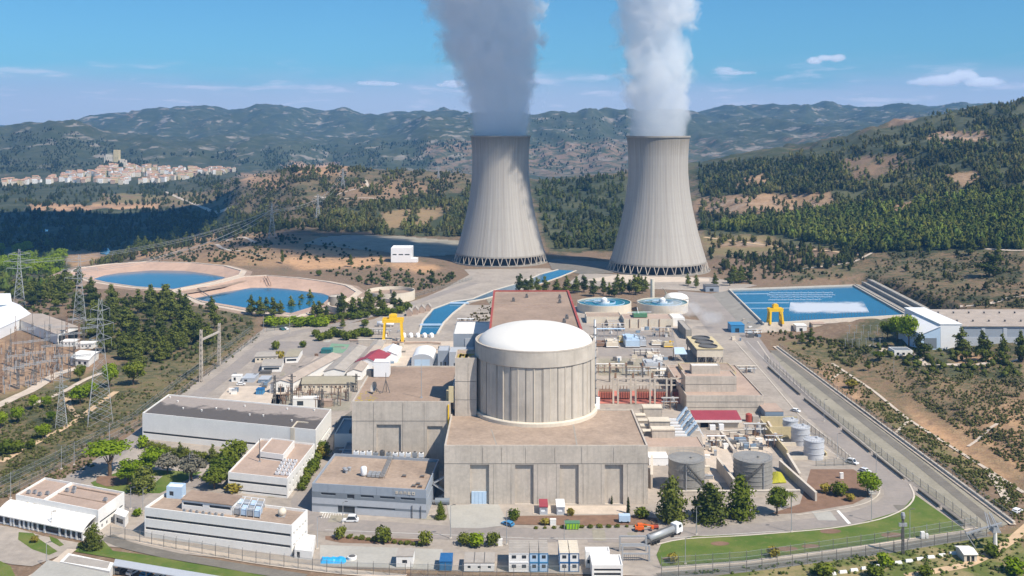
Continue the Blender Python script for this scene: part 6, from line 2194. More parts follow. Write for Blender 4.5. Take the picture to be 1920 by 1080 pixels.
 for px, by, rp, ty, lab in ((1526, 858, 18.5, 824, 'nearest of the three silver tanks by the road fence'), (1501, 832, 17, 800, 'middle silver tank of three in the walled bay'), (1482, 812, 14, 787, 'farthest and smallest silver tank in the walled bay')):
  X, Y = G(px, by)
  tank(px, by, rp, ZT(ty, Y), lab, 'tank_light', .22, 'silver tanks in the walled bays', rings=2)
 for i, (a, b, c, hh) in enumerate((((1456, 836), (1527, 834), (1524, 800), 3.2), ((1476, 862), (1550, 860), (1550, 822), 3.6))):
  pa, pb, pc = G(*a), G(*b), G(*c)
  q = thing('bund_wall', ('ochre bund wall round the two farther silver tanks', 'ochre bund wall round the nearest silver tank')[i], 'bund wall', (*pa, 0))
  mb = MB()
  Lb, Db = pb[0] - pa[0], pc[1] - pa[1]
  mb.box(0, .5, .5, Db, 0, hh)
  mb.box(0, Lb, Db, Db + .5, 0, hh + 1.2)
  mb.box(Lb - .5, Lb, .5, Db, 0, hh * .7)
  mb.obj('wall', 'yellowwall', q)
  mb = MB()
  mb.box(0, Lb, 0, .5, 0, 1.4)
  mb.obj('front_wall', 'cream', q)
 walls = (((1222, 917), (1222, 917 - 38), 5.0, 'sloping concrete retaining wall between the hall and the first big tank'), ((1345, 880), (1376, 922), 4.4, 'bare tilted retaining wall between the two big tanks'),
    ((1462, 878), (1530, 940), 3.0, 'pale kerb wall along the yard behind the yellow mound'), ((1250, 930), (1500, 928), 1.6, 'low pale wall in front of the big storage tanks'),
    ((1440, 800), (1500, 900), 2.2, 'long dark pipe wall running past the second big tank'), ((1352, 815), (1376, 850), 1.5, 'low kerb round the rubble yard'), ((1352, 815), (1422, 812), 1.5, 'far kerb of the rubble yard'))
 for a, b, hh, lab in walls:
  pa, pb = G(*a), G(*b)
  q = thing('retaining_wall', lab, 'wall', (*pa, 0))
  mb = MB()
  dx, dy = pb[0] - pa[0], pb[1] - pa[1]
  mb.beam((0, 0, hh / 2), (dx, dy, hh / 2), .7, hh)
  mb.obj('wall', 'concrete', q)
  mb = MB()
  mb.beam((0, 0, hh + .12), (dx, dy, hh + .12), .95, .24)
  mb.obj('coping', 'kerb', q)
 c = G(1461, 898)
 q = thing('sulphur_heap', 'yellow sloping heap beside the second big tank', 'heap', (*c, 0))
 mb = MB()
 a, b, c_, d = [(G(px, py)[0] - c[0], G(px, py)[1] - c[1]) for px, py in ((1448, 908), (1475, 906), (1464, 886), (1448, 886))]
 rng = random.Random(2)
 vs = []
 n = 9
 for i in range(n):
  for j in range(n):
   u, v = i / (n - 1), j / (n - 1)
   x = (a[0] * (1 - u) + b[0] * u) * (1 - v) + (d[0] * (1 - u) + c_[0] * u) * v
   y = (a[1] * (1 - u) + b[1] * u) * (1 - v) + (d[1] * (1 - u) + c_[1] * u) * v
   vs.append((x, y, .05 + 1.5 * math.sin(pi * min(1, v * .9 + .05)) * math.sin(pi * (u * .8 + .1)) + rng.uniform(0, .2)))
 mb.add(vs, [(i * n + j, (i + 1) * n + j, (i + 1) * n + j + 1, i * n + j + 1) for i in range(n - 1) for j in range(n - 1)])
 mb.obj('surface', 'lichen_bright', q)
 oo, L, D, h = boxspec(1307, 1356, 684, 655, 632)
 q = thing('air_cooler', 'big cream air cooler on legs with round fan openings on top', 'air cooler', oo)
 mb = MB()
 mb.box(0, L, 0, D, h * .5, h)
 mb.obj('housing', 'cream', q)
 mb = MB()
 mb.box(-.35, L + .35, -.35, D + .35, h, h + .35)
 mb.obj('rim', 'yellowwall', q)
 for j in range(3):
  mb = MB()
  mb.lathe([(L * .36, h + .36), (L * .36, h + 1.1), (L * .33, h + 1.1), (L * .33, h + .4), (.01, h + .38)], 24, L * .5, D * (j + .5) / 3)
  mb.obj('fan_ring', 'steel_dark', q)
 for x in np.linspace(.3, L - .3, 4):
  for y in np.linspace(.3, D - .3, 4):
   mb = MB()
   mb.beam((x, y, 0), (x, y, h * .5), .45)
   mb.obj('leg', 'concrete_dark', q)
 mb = MB()
 for k in range(6):
  mb.beam((L * k / 6, -.1, .2), (L * (k + .8) / 6, -.1, h * .5), .25)
 mb.box(-.5, -.1, 0, D, h * .55, h * .9)
 mb.obj('bracing', 'steel_dark', q)
 q = thing('glazed_canopy', 'small slanted pale blue canopy at the foot of the air cooler', 'canopy', (*G(1265, 678), 0))
 mb = MB()
 mb.add([(0, 0, 4), (7, 0, 4), (6.4, 8, 6), (1, 8, 6), (0, 0, 4.2), (7, 0, 4.2), (6.4, 8, 6.2), (1, 8, 6.2)], BOXF)
 mb.obj('roof', 'blue_pale', q)
 for x in (.5, 6.4):
  for y in (.4, 7.4):
   mb = MB()
   mb.beam((x, y, 0), (x, y, 4 if y < 1 else 5.8), .3)
   mb.obj('post', 'steel_dark', q)
 patch('red_deck_ground', [(1120, 757), (1283, 757), (1278, 733), (1122, 733)], 'red_deck', .12)
 for i, px in enumerate((1150, 1183, 1219, 1250, 1282)):
  q = thing('concrete_portal', 'tall concrete portal frame in the front row over the red deck', 'portal frame', (*G(px, 757), 0), 0, 'front row of portal frames')
  hgt = ZT(708, G(px, 757)[1])
  for dx in (0, 2.2):
   mb = MB()
   mb.beam((dx, 0, 0), (dx, 0, hgt), .8)
   mb.obj('post', 'concrete', q)
  if i < 4:
   w = AX((1183, 1219, 1250, 1282)[i], 475) - AX(px, 475)
   mb = MB()
   mb.beam((0, 0, hgt - .4), (w, 0, hgt - .4), .6)
   mb.beam((0, 0, hgt - 3.5), (w, 0, hgt - 3.5), .5)
   mb.obj('cross_beam', 'concrete', q)
  mb = MB()
  mb.beam((1, 0, hgt), (1, 0, hgt + 2.2), .9)
  mb.obj('insulator', 'rust', q)
  q = thing('transformer', 'grey transformer with rust red radiators between the portal frames', 'transformer', (*G(px - 14, 747), 0), 0, 'transformers on the red deck')
  mb = MB()
  mb.box(-3, 3, -1.6, 1.6, .4, 4.2)
  mb.obj('body', 'steel_dark' if i % 2 else 'rust', q)
  mb = MB()
  for k in range(8):
   mb.box(-3 + k * .8, -2.6 + k * .8, -2.6, -1.65, .8, 3.6)
  mb.obj('radiator', 'red_deck', q)
  for s in (-1.6, 0, 1.6):
   mb = MB()
   mb.tube((s, 0, 4.2), (s, -.4, 6.4), .22, .12, 6)
   mb.obj('bushing', 'rust', q)
 for i, px in enumerate((1143, 1174, 1205, 1236)):
  q = thing('steel_portal', 'thin dark portal frame in the back row behind the red deck', 'portal frame', (*G(px, 716), 0), 0, 'back row of portal frames')
  hgt = ZT(686, G(px, 716)[1])
  mb = MB()
  mb.beam((0, 0, 0), (0, 0, hgt), .7)
  mb.obj('post', 'steel_dark', q)
  mb = MB()
  mb.beam((0, 0, hgt - .5), (8.4, 0, hgt - .5), .35)
  mb.obj('cross_beam', 'concrete', q)
  mb = MB()
  mb.beam((0, 0, hgt), (0, 0, hgt + 1.6), .8)
  mb.obj('insulator', 'rust', q)
 rng = random.Random(12)
 eq = (
  (1137, 1160, 652, 640, 632, 'cream', 'white'), (1160, 1172, 643, 632, 628, 'yellowwall', 'yellow'), (1173, 1200, 652, 634, 622, 'blue_pale', 'grey_light'), (1200, 1212, 650, 636, 628, 'grey_light', 'steel'),
  (1222, 1240, 648, 640, 636, 'cream', 'white'), (1245, 1262, 652, 642, 638, 'yellowwall', 'yellow'), (1213, 1236, 672, 664, 658, 'cream', 'roof_pink'), (1210, 1242, 692, 680, 670, 'grey_light', 'steel'),
  (1236, 1262, 706, 696, 688, 'white', 'white'), (1118, 1136, 650, 642, 636, 'rust', 'rust'), (1258, 1275, 742, 712, 706, 'dark', 'rust'), (1225, 1243, 684, 668, 664, 'white', 'white'))
 labs = ('cream skid with a white lid nearest the tall vent pipe', 'ochre valve skid next to the cream skid', 'large pale blue filter block with sloping frames', 'small grey pump skid beside the filter block', 'cream pump skid under the tiny red sign',
   'yellow painted valve rack near the air cooler', 'pinkish flat unit in front of the white pipes', 'grey pipe rack above the portal frames', 'white box unit by the ochre plant room', 'rusty skid in the corner by the vent pipe', 'dark rusty cabinet at the end of the portal frames', 'white upright panel beside the grey pipe rack')
 for (pl, pr, by, ty, ry, w, rf), lab in zip(eq, labs):
  oo, L, D, h = boxspec(pl, pr, by, ty, ry)
  q = thing('process_unit', lab, 'process unit', oo)
  mb = MB()
  mb.box(0, L, 0, D, .3, h * .75)
  mb.box(L * .1, L * .5, D * .1, D * .7, h * .75, h)
  mb.obj('housing', w, q)
  mb = MB()
  mb.tube((L * .75, D * .5, h * .75), (L * .75, D * .5, h * 1.15), .5, .5, 8)
  mb.tube((0, -.5, .7), (L, -.5, .7), .3, n=6)
  mb.tube((L * .75, D * .5, h), (L * 1.1, D * .2, h), .25, n=6)
  mb.obj('pipe', rf, q)
  mb = MB()
  for x in (0, L):
   for y in (0, D):
    mb.beam((x, y, 0), (x, y, h * .9), .18)
  mb.beam((0, 0, h * .9), (L, 0, h * .9), .15)
  mb.beam((0, D, h * .9), (L, D, h * .9), .15)
  mb.obj('frame', 'steel', q)
 q = thing('pipe_bridge', 'pale blue pipe bridge crossing above the process units', 'pipe bridge', (*G(1119, 632), 0))
 x1 = AX(1172, 628) - AX(1119, 628)
 mb = MB()
 for s in (0, .7, 1.4):
  mb.tube((0, s, 5), (x1, s, 5), .3, n=6)
 mb.obj('pipe', 'blue_pale', q)
 for x in np.linspace(.5, x1 - .5, 5):
  mb = MB()
  mb.beam((x, -.2, 0), (x, -.2, 4.8), .25)
  mb.beam((x, 1.7, 0), (x, 1.7, 4.8), .25)
  mb.beam((x, -.2, 4.6), (x, 1.7, 4.6), .25)
  mb.obj('trestle', 'steel', q)
 racks = ((1122, 700, 46, 'between the back row of portal frames and the reactor'), (1176, 705, 40, 'behind the middle of the portal frames'), (1225, 718, 34, 'beside the ochre plant room'), (1130, 622, 40, 'along the treatment block'), (1190, 668, 44, 'across the process yard'), (1225, 632, 36, 'under the treatment basin wall'),
    (1300, 706, 30, 'behind the topmost beige step'), (1385, 700, 30, 'at the back of the beige building'), (1330, 840, 26, 'between the big tanks and the annexe'), (1400, 820, 34, 'in the rubble yard'), (1440, 840, 24, 'beside the long pipe wall'), (640, 862, 14, 'in the shaded passage'), (880, 640, 26, 'by the blue grey block'), (700, 628, 30, 'next to the yellow crane'),
    (860, 610, 26, 'beside the canal mouth'), (1400, 632, 26, 'at the foot of the pond embankment'), (1245, 768, 24, 'at the end of the red deck'))
 for i, (px, py, w, where) in enumerate(racks):
  X, Y = G(px, py)
  wm = w * Y / FOC
  q = thing('pipe_rack', 'steel pipe rack ' + where, 'pipe rack', (X, Y, 0))
  hh = rng.uniform(3, 6)
  n = max(2, int(wm / 3))
  for k in range(n + 1):
   mb = MB()
   x = wm * k / n
   for y in (0, 2.4):
    mb.beam((x, y, 0), (x, y, hh), .24)
   mb.beam((x, 0, hh - .2), (x, 2.4, hh - .2), .22)
   mb.beam((x, 0, hh * .55), (x, 2.4, hh * .55), .2)
   mb.obj('trestle', rng.choice(['steel', 'steel_dark', 'rust']), q)
  for k in range(5):
   mb = MB()
   y, z = .3 + .45 * k, (hh if k % 2 else hh * .6) + .15
   mb.tube((-1, y, z), (wm + 1, y, z), rng.uniform(.12, .3), n=6)
   if k % 2:
    mb.tube((wm * .4 * (k % 3 + .3), y, z), (wm * .4 * (k % 3 + .3), y, 0), .18, n=6)
   mb.obj('pipe', rng.choice(['steel', 'white_metal', 'rust', 'steel', 'cream', 'roof_grey']), q)
  mb = MB()
  r0 = rng.uniform(.8, 1.4)
  mb.lathe([(r0, 0), (r0, hh * .8), (r0 * .6, hh * .95), (.01, hh)], 12, wm * .8, 4.4)
  mb.obj('vessel', rng.choice(['tank_light', 'cream', 'steel']), q)
 nc = 0
 crate_lab = {'white': 'white equipment crate', 'blue_grey': 'blue grey equipment crate', 'rust': 'rusty equipment crate', 'steel': 'grey steel equipment crate', 'cream': 'cream equipment crate', 'concrete': 'pale grey equipment crate', 'steel_dark': 'dark equipment crate'}
 zones = (((1358, 845), (1425, 815), 26, 'lying in the rubble yard behind the second big tank'), ((1320, 900), (1345, 830), 8, 'on the bare ground between the big tanks'), ((1130, 690), (1280, 672), 22, 'standing in the process yard behind the portal frames'), ((1425, 640), (1370, 600), 14, 'by the embankment of the spray pond'),
    ((870, 690), (560, 655), 18, 'left about the works yard'), ((760, 655), (700, 620), 14, 'beside the yellow gantry crane'), ((430, 745), (500, 705), 12, 'in the open yard beyond the bitumen roof'), ((1130, 612), (1260, 640), 16, 'among the process units'))
 for (a, b, n, where) in zones:
  for k in range(n):
   px, py = rng.uniform(min(a[0], b[0]), max(a[0], b[0])), rng.uniform(min(a[1], b[1]), max(a[1], b[1]))
   mt = rng.choice(list(crate_lab))
   X, Y = G(px, py)
   q = thing('crate', crate_lab[mt] + ' ' + where, 'crate', (X, Y, 0), rng.uniform(-.3, .3), 'crates ' + where)
   w, d, hh = rng.uniform(1, 3.2), rng.uniform(.9, 2), rng.uniform(.8, 2.2)
   mb = MB()
   mb.box(-w / 2, w / 2, -d / 2, d / 2, .15, hh)
   mb.box(-w / 2, w / 2, -d / 2, -d / 2 + .15, .003, .146)
   mb.box(-w / 2, w / 2, d / 2 - .15, d / 2, .003, .146)
   mb.obj('box', mt, q)
   mb = MB()
   mb.box(-w / 2 - .06, w / 2 + .06, -d / 2 - .06, d / 2 + .06, hh, hh + .1)
   mb.obj('lid', mt, q)
 for i in range(4):
  px = 762 + i * 12
  q = thing('screen_house', 'peaked pale pink screen house in the row of four along the road to the canal', 'screen house', (*G(px, 593 - i * 3), 0), 0, 'peaked screen houses')
  gable(q, FR0, 3.6, 6, 3.2, 5.2, 'roof_pink', 'roof_grey', 'y', .2)
 for i, px in enumerate((757, 770, 783, 796, 809)):
  q = thing('intake_pump', 'white domed intake pump in the row at the canal mouth', 'pump', (*G(px, 632), 0), 0, 'white intake pumps')
  mb = MB()
  mb.lathe([(1.5, 0), (1.5, 1.5), (1.1, 2.4), (.01, 2.8)], 12)
  mb.obj('casing', 'white_metal', q, True)
  mb = MB()
  mb.tube((0, 0, 2.5), (0, -2.4, 1.2), .35, n=6)
  mb.obj('pipe', 'white_metal', q)
 q = thing('water_main', 'pale bent water main looping round the crane', 'pipe', (*G(755, 646), 0))
 p = [G(px, py) for px, py in ((655, 640), (700, 641), (755, 645), (800, 644), (826, 646))]
 mb = MB()
 for a, b in zip(p[:-1], p[1:]):
  mb.tube((a[0] - p[2][0], a[1] - p[2][1], 1.1), (b[0] - p[2][0], b[1] - p[2][1], 1.1), .55, n=8)
 mb.obj('pipe', 'roof_pink', q)
 mb = MB()
 for a in p:
  mb.box(a[0] - p[2][0] - .5, a[0] - p[2][0] + .5, a[1] - p[2][1] - .7, a[1] - p[2][1] + .7, 0, .6)
 mb.obj('saddle', 'concrete', q)
 q = thing('pressure_vessel', 'long white horizontal vessel beside the crane legs', 'vessel', (*G(707, 612), 0))
 mb = MB()
 mb.tube((0, 0, 2), (11, 0, 2), 1.5, n=12)
 mb.obj('shell', 'white_metal', q, True)
 for x in (2, 9):
  mb = MB()
  mb.box(x - .4, x + .4, -1.2, 1.2, 0, 1)
  mb.obj('saddle', 'concrete', q)
 q = thing('slab_wall', 'low broad concrete slab wall below the yellow crane', 'wall', (*G(672, 645), 0))
 mb = MB()
 mb.box(0, 20, 0, 1.2, 0, 2.2)
 mb.obj('wall', 'concrete', q)
 mb = MB()
 mb.box(-.1, 20.1, -.1, 1.3, 2.2, 2.5)
 mb.obj('coping', 'kerb', q)
 z0 = H(AX(1803, 575), 575)
 Yf = FOC * (CAMZ - z0) / (649 - HY)
 xw = AX(1803, Yf)
 ze = ZT(612, Yf) - z0
 D = FOC * (CAMZ - (z0 + ze)) / (581 - HY) - Yf
 q = thing('hillside_warehouse', 'long grey warehouse with a plain tan roof, white end bay and slanted wing', 'warehouse', (xw, Yf, z0))
 Lw = 75
 shell(q, FR0, 0, Lw, 0, D, -4, ze, 'grey_light', 'fibre', 0, fo=[(1 + i * 12, 11 + i * 12, ze * .45, ze * .93) for i in range(6)], rover=.5, wmat='grey_blue', win='cladding_panel')
 wl = AX(1803, Yf) - AX(1763, Yf)
 shell(q, FR0, -wl, -.05, -.5, D + .2, -4, ze + 1.2, 'white_metal', 'white_metal', 0, rover=.3, wname='end_bay_wall', rname='end_bay_roof')
 wv = AX(1763, Yf) - AX(1727, Yf)
 mb = MB()
 a = -wl - .1
 mb.add([(a - wv, -.5, -4), (a, -.5, -4), (a, -.5, ze), (a - wv, -.5, ze * .6), (a - wv * .9, D * .7, -4), (a, D * .7, -4), (a, D * .7, ze), (a - wv * .9, D * .7, ze * .6)],
   [(0, 1, 2, 3), (1, 5, 6, 2), (5, 4, 7, 6), (4, 0, 3, 7)])
 mb.obj('wing_wall', 'blue_pale', q)
 mb = MB()
 mb.add([(a - wv - .4, -1, ze * .6 - .1), (a, -1, ze + .1), (a, D * .7 + .4, ze + .1), (a - wv * .9 - .4, D * .7 + .4, ze * .6 - .1), (a - wv - .4, -1, ze * .6 + .2), (a, -1, ze + .4), (a, D * .7 + .4, ze + .4), (a - wv * .9 - .4, D * .7 + .4, ze * .6 + .2)], BOXF)
 mb.obj('wing_roof', 'white_metal', q)
 mb = MB()
 mb.box(a - wv * .85, a - wv * .2, -.62, -.51, -1, ze * .42)
 mb.obj('door', 'grey_dark', q)
 for i in range(7):
  for j in range(2):
   mb = MB()
   x, y = 3 + i * 9, D * (.25 + .5 * j)
   mb.lathe([(.5, ze + .25), (.5, ze + 1.0), (.8, ze + 1.1), (.01, ze + 1.5)], 8, x, y)
   mb.obj('roof_vent', 'steel_dark', q)
 q = thing('roadside_block', 'low grey roofed block beside the slope road with a pale forecourt', 'building', (*GT(1677, 668)[:2], GT(1677, 668)[2]))
 shell(q, FR0, 0, 10, 0, 9, -1, 3, 'white', 'grey_dark', .2, fo=row_ops(3, .5, 9.5, .6, 2, .5))
 for (pl, pr, by, ty, ry, w, rf, lab) in ((1493, 1513, 622, 611, 607, 'white', 'roof_white', 'small white pump hut below the spray pond'), (1524, 1548, 618, 608, 602, 'cream', 'roof_pink', 'pinkish intake block beside the small white pump hut'),
            (1323, 1348, 547, 537, 533, 'grey_blue', 'steel_dark', 'dark grey valve house at the far corner of the spray pond'), (1371, 1396, 624, 610, 604, 'blue_mid', 'blue_mid', 'bright blue container at the foot of the pond embankment')):
  oo, L, D, h = boxspec(pl, pr, by, ty, ry)
  q = thing('valve_house' if 'valve' in lab else ('container' if 'container' in lab else 'pump_hut'), lab, 'container' if 'container' in lab else 'hut', oo)
  shell(q, FR0, 0, L, 0, D, 0, h, w, rf, 0, fo=[(L * .3, L * .6, .2, h * .6)], rover=.2)
 for i in range(6):
  for j in range(3):
   p = GT(1585 + i * 13 + j * 4, 652 - j * 13)
   q = thing('steel_post', 'thin steel post in the fenced compound beside the slope road', 'post', p, 0, 'posts of the slope compound')
   mb = MB()
   mb.beam((0, 0, -.3), (0, 0, 5.5), .2)
   mb.obj('shaft', 'steel', q)
   mb = MB()
   mb.beam((-1, 0, 5), (1, 0, 5), .14)
   mb.obj('arm', 'steel', q)
 fore = (
  (743, 774, 1064, 1044, 1029, 'white', 'roof_grey', 'white site hut with a grey roof standing alone near the blue tarp', 1),
  (870, 927, 1072, 1056, 1037, 'white', 'roof_grey', 'long white site hut of three modules with ribbed grey roofs', 3),
  (824, 847, 1071, 1054, 1038, 'blue', 'blue', 'dark blue shipping container between the white huts', 0),
 )
 for (pl, pr, by, ty, ry, w, rf, lab, nw) in fore:
  oo, L, D, h = boxspec(pl, pr, by, ty, ry)
  q = thing('site_hut' if nw else 'shipping_container', lab, 'hut' if nw else 'container', oo)
  shell(q, FR0, 0, L, 0, D, .15, h, w, rf, 0, fo=[(L * (i + .35) / nw, L * (i + .65) / nw, h * .35, h * .7) for i in range(nw)] if nw else (), rover=.08)
  if nw > 1:
   for i in range(1, nw):
    mb = MB()
    mb.box(L * i / nw - .1, L * i / nw + .1, -.06, D, h + .26, h + .34)
    mb.obj('joint', 'steel_dark', q)
  if not nw:
   mb = MB()
   for k in range(10):
    mb.box(L * (k + .25) / 10, L * (k + .75) / 10, -.07, -.004, .3, h - .2)
   mb.obj('corrugation', 'blue_mid', q)
 stacks = ((954, 992, 'white_metal', 'white', 2, 'plain white'), (993, 1010, 'blue_mid', 'blue_pale', 1, 'blue framed'), (1011, 1028, 'blue_mid', 'blue_pale', 1, 'blue framed'), (1049, 1067, 'blue', 'white', 1, 'dark blue framed'), (1068, 1086, 'blue', 'white', 1, 'dark blue framed'))
 pos = ('white stack', 'pair beside the white stack', 'pair beside the white stack, second column', 'pair next to the gatehouse, first column', 'pair next to the gatehouse, column nearest the gatehouse')
 for (pl, pr, fcol, wcol, nwin, ad), ps in zip(stacks, pos):
  a, b = G(pl, 1073), G(pr, 1073)
  L = b[0] - a[0]
  for lv in range(2):
   q = thing('office_module', f'{ad} office module, {"upper" if lv else "lower"} level, {ps}', 'site module', (a[0], a[1], .1 + lv * 2.72))
   mb = MB()
   mb.box(.12, L - .12, .1, 9.2, .1, 2.55)
   mb.obj('wall', wcol, q)
   mb = MB()
   for x in (0, L - .16):
    mb.box(x, x + .16, 0, .16, 0, 2.7)
    mb.box(x, x + .16, 9.14, 9.3, 0, 2.7)
   for zz in (0, 2.52):
    mb.box(.165, L - .165, -.002, .155, zz, zz + .18)
    mb.box(.165, L - .165, 9.145, 9.302, zz, zz + .18)
   for x in (0, L - .16):
    for zz in (0, 2.52):
     mb.box(x + .02, x + .14, .15, 9.15, zz + .02, zz + .16)
   mb.obj('frame', fcol, q)
   for k in range(nwin):
    mb = MB()
    mb.box(L * (k + .3) / nwin, L * (k + .72) / nwin, .04, .098, 1.2, 2.1)
    mb.obj('window', 'glass', q)
   if lv:
    mb = MB()
    mb.box(.02, L - .02, .02, 9.28, 2.705, 2.8)
    for k in range(5):
     mb.box(.02, L - .02, 1 + k * 1.8, 1.15 + k * 1.8, 2.805, 2.88)
    mb.obj('roof', 'roof_grey' if 'dark' not in ad else 'cream', q)
 oo, L, D, h = boxspec(1100, 1146, 1076, 1047, 1027)
 q = thing('gatehouse', 'bright white gatehouse with stepped flat roofs and dark window strips', 'gatehouse', oo)
 shell(q, FR0, 0, L, 4, D, 0, h, 'white', 'roof_white', .3, fo=[(.5, L - .5, 1.2, 2.4)])
 oo2, L2, D2, h2 = boxspec(1110, 1168, 1086, 1062, 1034)
 dx, dy = oo2[0] - oo[0], oo2[1] - oo[1]
 shell(q, FR0, dx, dx + L2, dy, 3.9, 0, h2, 'white', 'roof_white', .35, fo=[(.6, L2 - .6, 1.0, 1.8), (.6, L2 - .6, 2.3, 3.0)], ro=[(.5, 4, 1, 2)], wname='front_wall', rname='front_roof', win='window_strip')
 q = thing('gate_portal', 'grey steel vehicle gate frame across the entrance lane beside the gatehouse', 'gate', (*G(1167, 1052), 0))
 w = AX(1217, 305) - AX(1167, 305)
 for x in (0, w):
  for y in (0, 7):
   mb = MB()
   mb.beam((x, y, 0), (x, y, 4.6), .5)
   mb.obj('post', 'steel', q)
 for y, zz in ((0, 4.6), (7, 4.6), (0, 2.2), (7, 2.2)):
  mb = MB()
  mb.beam((0, y, zz), (w, y, zz), .4)
  mb.obj('beam', 'steel', q)
 mb = MB()
 for x in np.linspace(.6, w - .6, 12):
  mb.beam((x, 0, .1), (x, 0, 2.2), .09)
 mb.obj('bars', 'steel_dark', q)
 a = G(625, 1051)
 q = thing('blue_tarp', 'bright blue tarpaulin spread over low materials beside a round lid', 'tarpaulin', (*a, 0))
 mb = MB()
 n, m_ = 12, 4
 vs = []
 rr = random.Random(5)
 for j in range(m_ + 1):
  for i in range(n + 1):
   p = G(601 + 48 * i / n, 1057 - 10 * j / m_)
   e = min(i, n - i, j * 2, (m_ - j) * 2)
   vs.append((p[0] - a[0], p[1] - a[1], .03 + (.9 + rr.uniform(-.15, .15) if e > 0 else 0)))
 mb.add(vs, [(j * (n + 1) + i, j * (n + 1) + i + 1, (j + 1) * (n + 1) + i + 1, (j + 1) * (n + 1) + i) for j in range(m_) for i in range(n)])
 mb.obj('sheet', 'cyan', q)
 a = G(660, 1048)
 q = thing('round_lid', 'dark round tank lid on a white kerb beside the blue tarpaulin', 'tank lid', (*a, 0))
 mb = MB()
 mb.lathe([(1.4, 0), (1.4, .8), (1.1, .9)], 18)
 mb.obj('kerb', 'white', q)
 mb = MB()
 mb.lathe([(1.1, .85), (.01, 1.05)], 18)
 mb.obj('lid', 'steel_dark', q)
 for px, rf, lab in ((1019, 'maroon', 'little grey kiosk with a maroon roof before the hall'), (1051, 'white_metal', 'little white roofed kiosk before the hall')):
  oo, L, D, h = boxspec(px - 7, px + 8, 965, 951, 937)
  q = thing('kiosk', lab, 'kiosk', oo)
  shell(q, FR0, 0, L, 0, D, 0, h, 'grey_light', rf, 0, fo=[(.5, L - .5, 1, h - .4)], rover=.15, wmat='white_metal', win='shutter')
 for px, py, w, lab in ((1037, 985, 11, 'small white cabinet in the planted strip'), (938, 1023, 8, 'white cabinet beside the trimmed bushes'), (1578, 897, 6, 'white post cabinet in the brown bed by the bend')):
  X, Y = G(px, py)
  q = thing('utility_cabinet', lab, 'cabinet', (X, Y, 0))
  mb = MB()
  hw = w * Y / FOC / 2
  mb.box(-hw, hw, -.5, .5, .1, 2.0)
  mb.obj('body', 'white', q)
  mb = MB()
  mb.box(-hw - .06, hw + .06, -.56, .56, 2.0, 2.12)
  mb.obj('lid', 'roof_white', q)
  mb = MB()
  mb.box(-hw - .1, hw + .1, -.6, .6, 0, .1)
  mb.obj('plinth', 'concrete', q)
 oo, L, D, h = boxspec(1808, 1832, 1054, 1040, 1030)
 q = thing('pump_shed', 'small cream shed with a pale pitched roof in the grass below the boundary road', 'shed', oo)
 gable(q, FR0, L, D + 2, h, h + .6, 'cream', 'roof_white', 'x', .3, [(L * .2, L * .45, .1, h * .8), (L * .55, L * .8, .1, h * .8)])
 for i in range(12):
  px, py = 1560 + (i % 12) * 20.6, 1078 - i * 3.5
  X, Y = G(px, py)
  q = thing('concrete_block', 'white painted concrete block in the row along the grass verge', 'concrete block', (X, Y, 0), .18, 'white blocks along the verge')
  mb = MB()
  mb.prism([(-1.2, -.45), (1.2, -.45), (1.2, .45), (-1.2, .45)], 0, .35)
  mb.add([(-1.1, -.4, .35), (1.1, -.4, .35), (1.1, .4, .35), (-1.1, .4, .35), (-1.05, -.22, .8), (1.05, -.22, .8), (1.05, .22, .8), (-1.05, .22, .8)], BOXF)
  mb.obj('block', 'white', q)
 q = thing('monitor_cabinet', 'white instrument cabinet with a thin aerial on the lawn', 'cabinet', (*G(1730, 1010), 0))
 mb = MB()
 mb.box(-.6, .6, -.5, .5, .2, 2.2)
 mb.box(1.0, 1.7, -.4, .4, .2, 1.6)
 mb.obj('body', 'white', q)
 mb = MB()
 mb.beam((1.3, 0, 1.6), (1.3, 0, 4.4), .1)
 mb.obj('aerial', 'steel', q)
 X, Y = G(657, 978)
 q = car(X, Y, pi, 'white_metal', 'white van parked before the grey office', 'van', 0, 5.4, 2.0, 2.15, 'parked_van')
 X, Y = G(952, 985)
 car(X, Y, 2.5, 'blue_mid', 'blue car parked beside the concrete apron')
 X, Y = G(396, 887)
 car(X, Y, 1.0, 'blue', 'dark blue car parked beside the tall hedge trees')
 X, Y = G(1598, 869)
 car(X, Y, -.9, 'white_metal', 'white van like car parked at the roadside by the last bund wall', 'car', 0, 4.8, 1.9, 1.9)
 X, Y = G(1622, 885)
 car(X, Y, -.9, 'white_metal', 'low white car parked nearest the bushy tree on the bend')
 X, Y = G(1908, 960)
 car(X, Y, .6, 'white_metal', 'white car at the end of the pale track', z=H(X, Y))
 X, Y = G(452, 722)
 car(X, Y, .2, 'white_metal', 'white pickup standing in front of the little white kiosk')
 for i, (px, py, mt) in enumerate(((1492, 772, 'white_metal'), (536, 618, 'white_metal'), (529, 619, 'teal'))):
  X, Y = G(px, py)
  car(X, Y, -.8, mt, ('white car on the road beside the dusty blue box', 'white car at the yard crossroads', 'dark car at the yard crossroads')[i])
 oo, L, D, h = boxspec(1060, 1087, 994, 985, 980)
 q = thing('skip', 'lime green skip standing in the road', 'skip', oo)
 mb = MB()
 mb.add([(.3, .2, .2), (L - .3, .2, .2), (L - .3, 2, .2), (.3, 2, .2), (0, 0, 2.1), (L, 0, 2.1), (L, 2.3, 2.1), (0, 2.3, 2.1)], BOXF)
 mb.obj('body', 'lime', q)
 mb = MB()
 for k in range(5):
  mb.box(L * (k + .5) / 5 - .08, L * (k + .5) / 5 + .08, -.06, .1, .4, 2.05)
 mb.box(-.08, L + .08, -.08, 2.38, 2.1, 2.25)
 mb.obj('rib', 'green_paint', q)
 oo, L, D, h = boxspec(1161, 1182, 982, 973, 968)
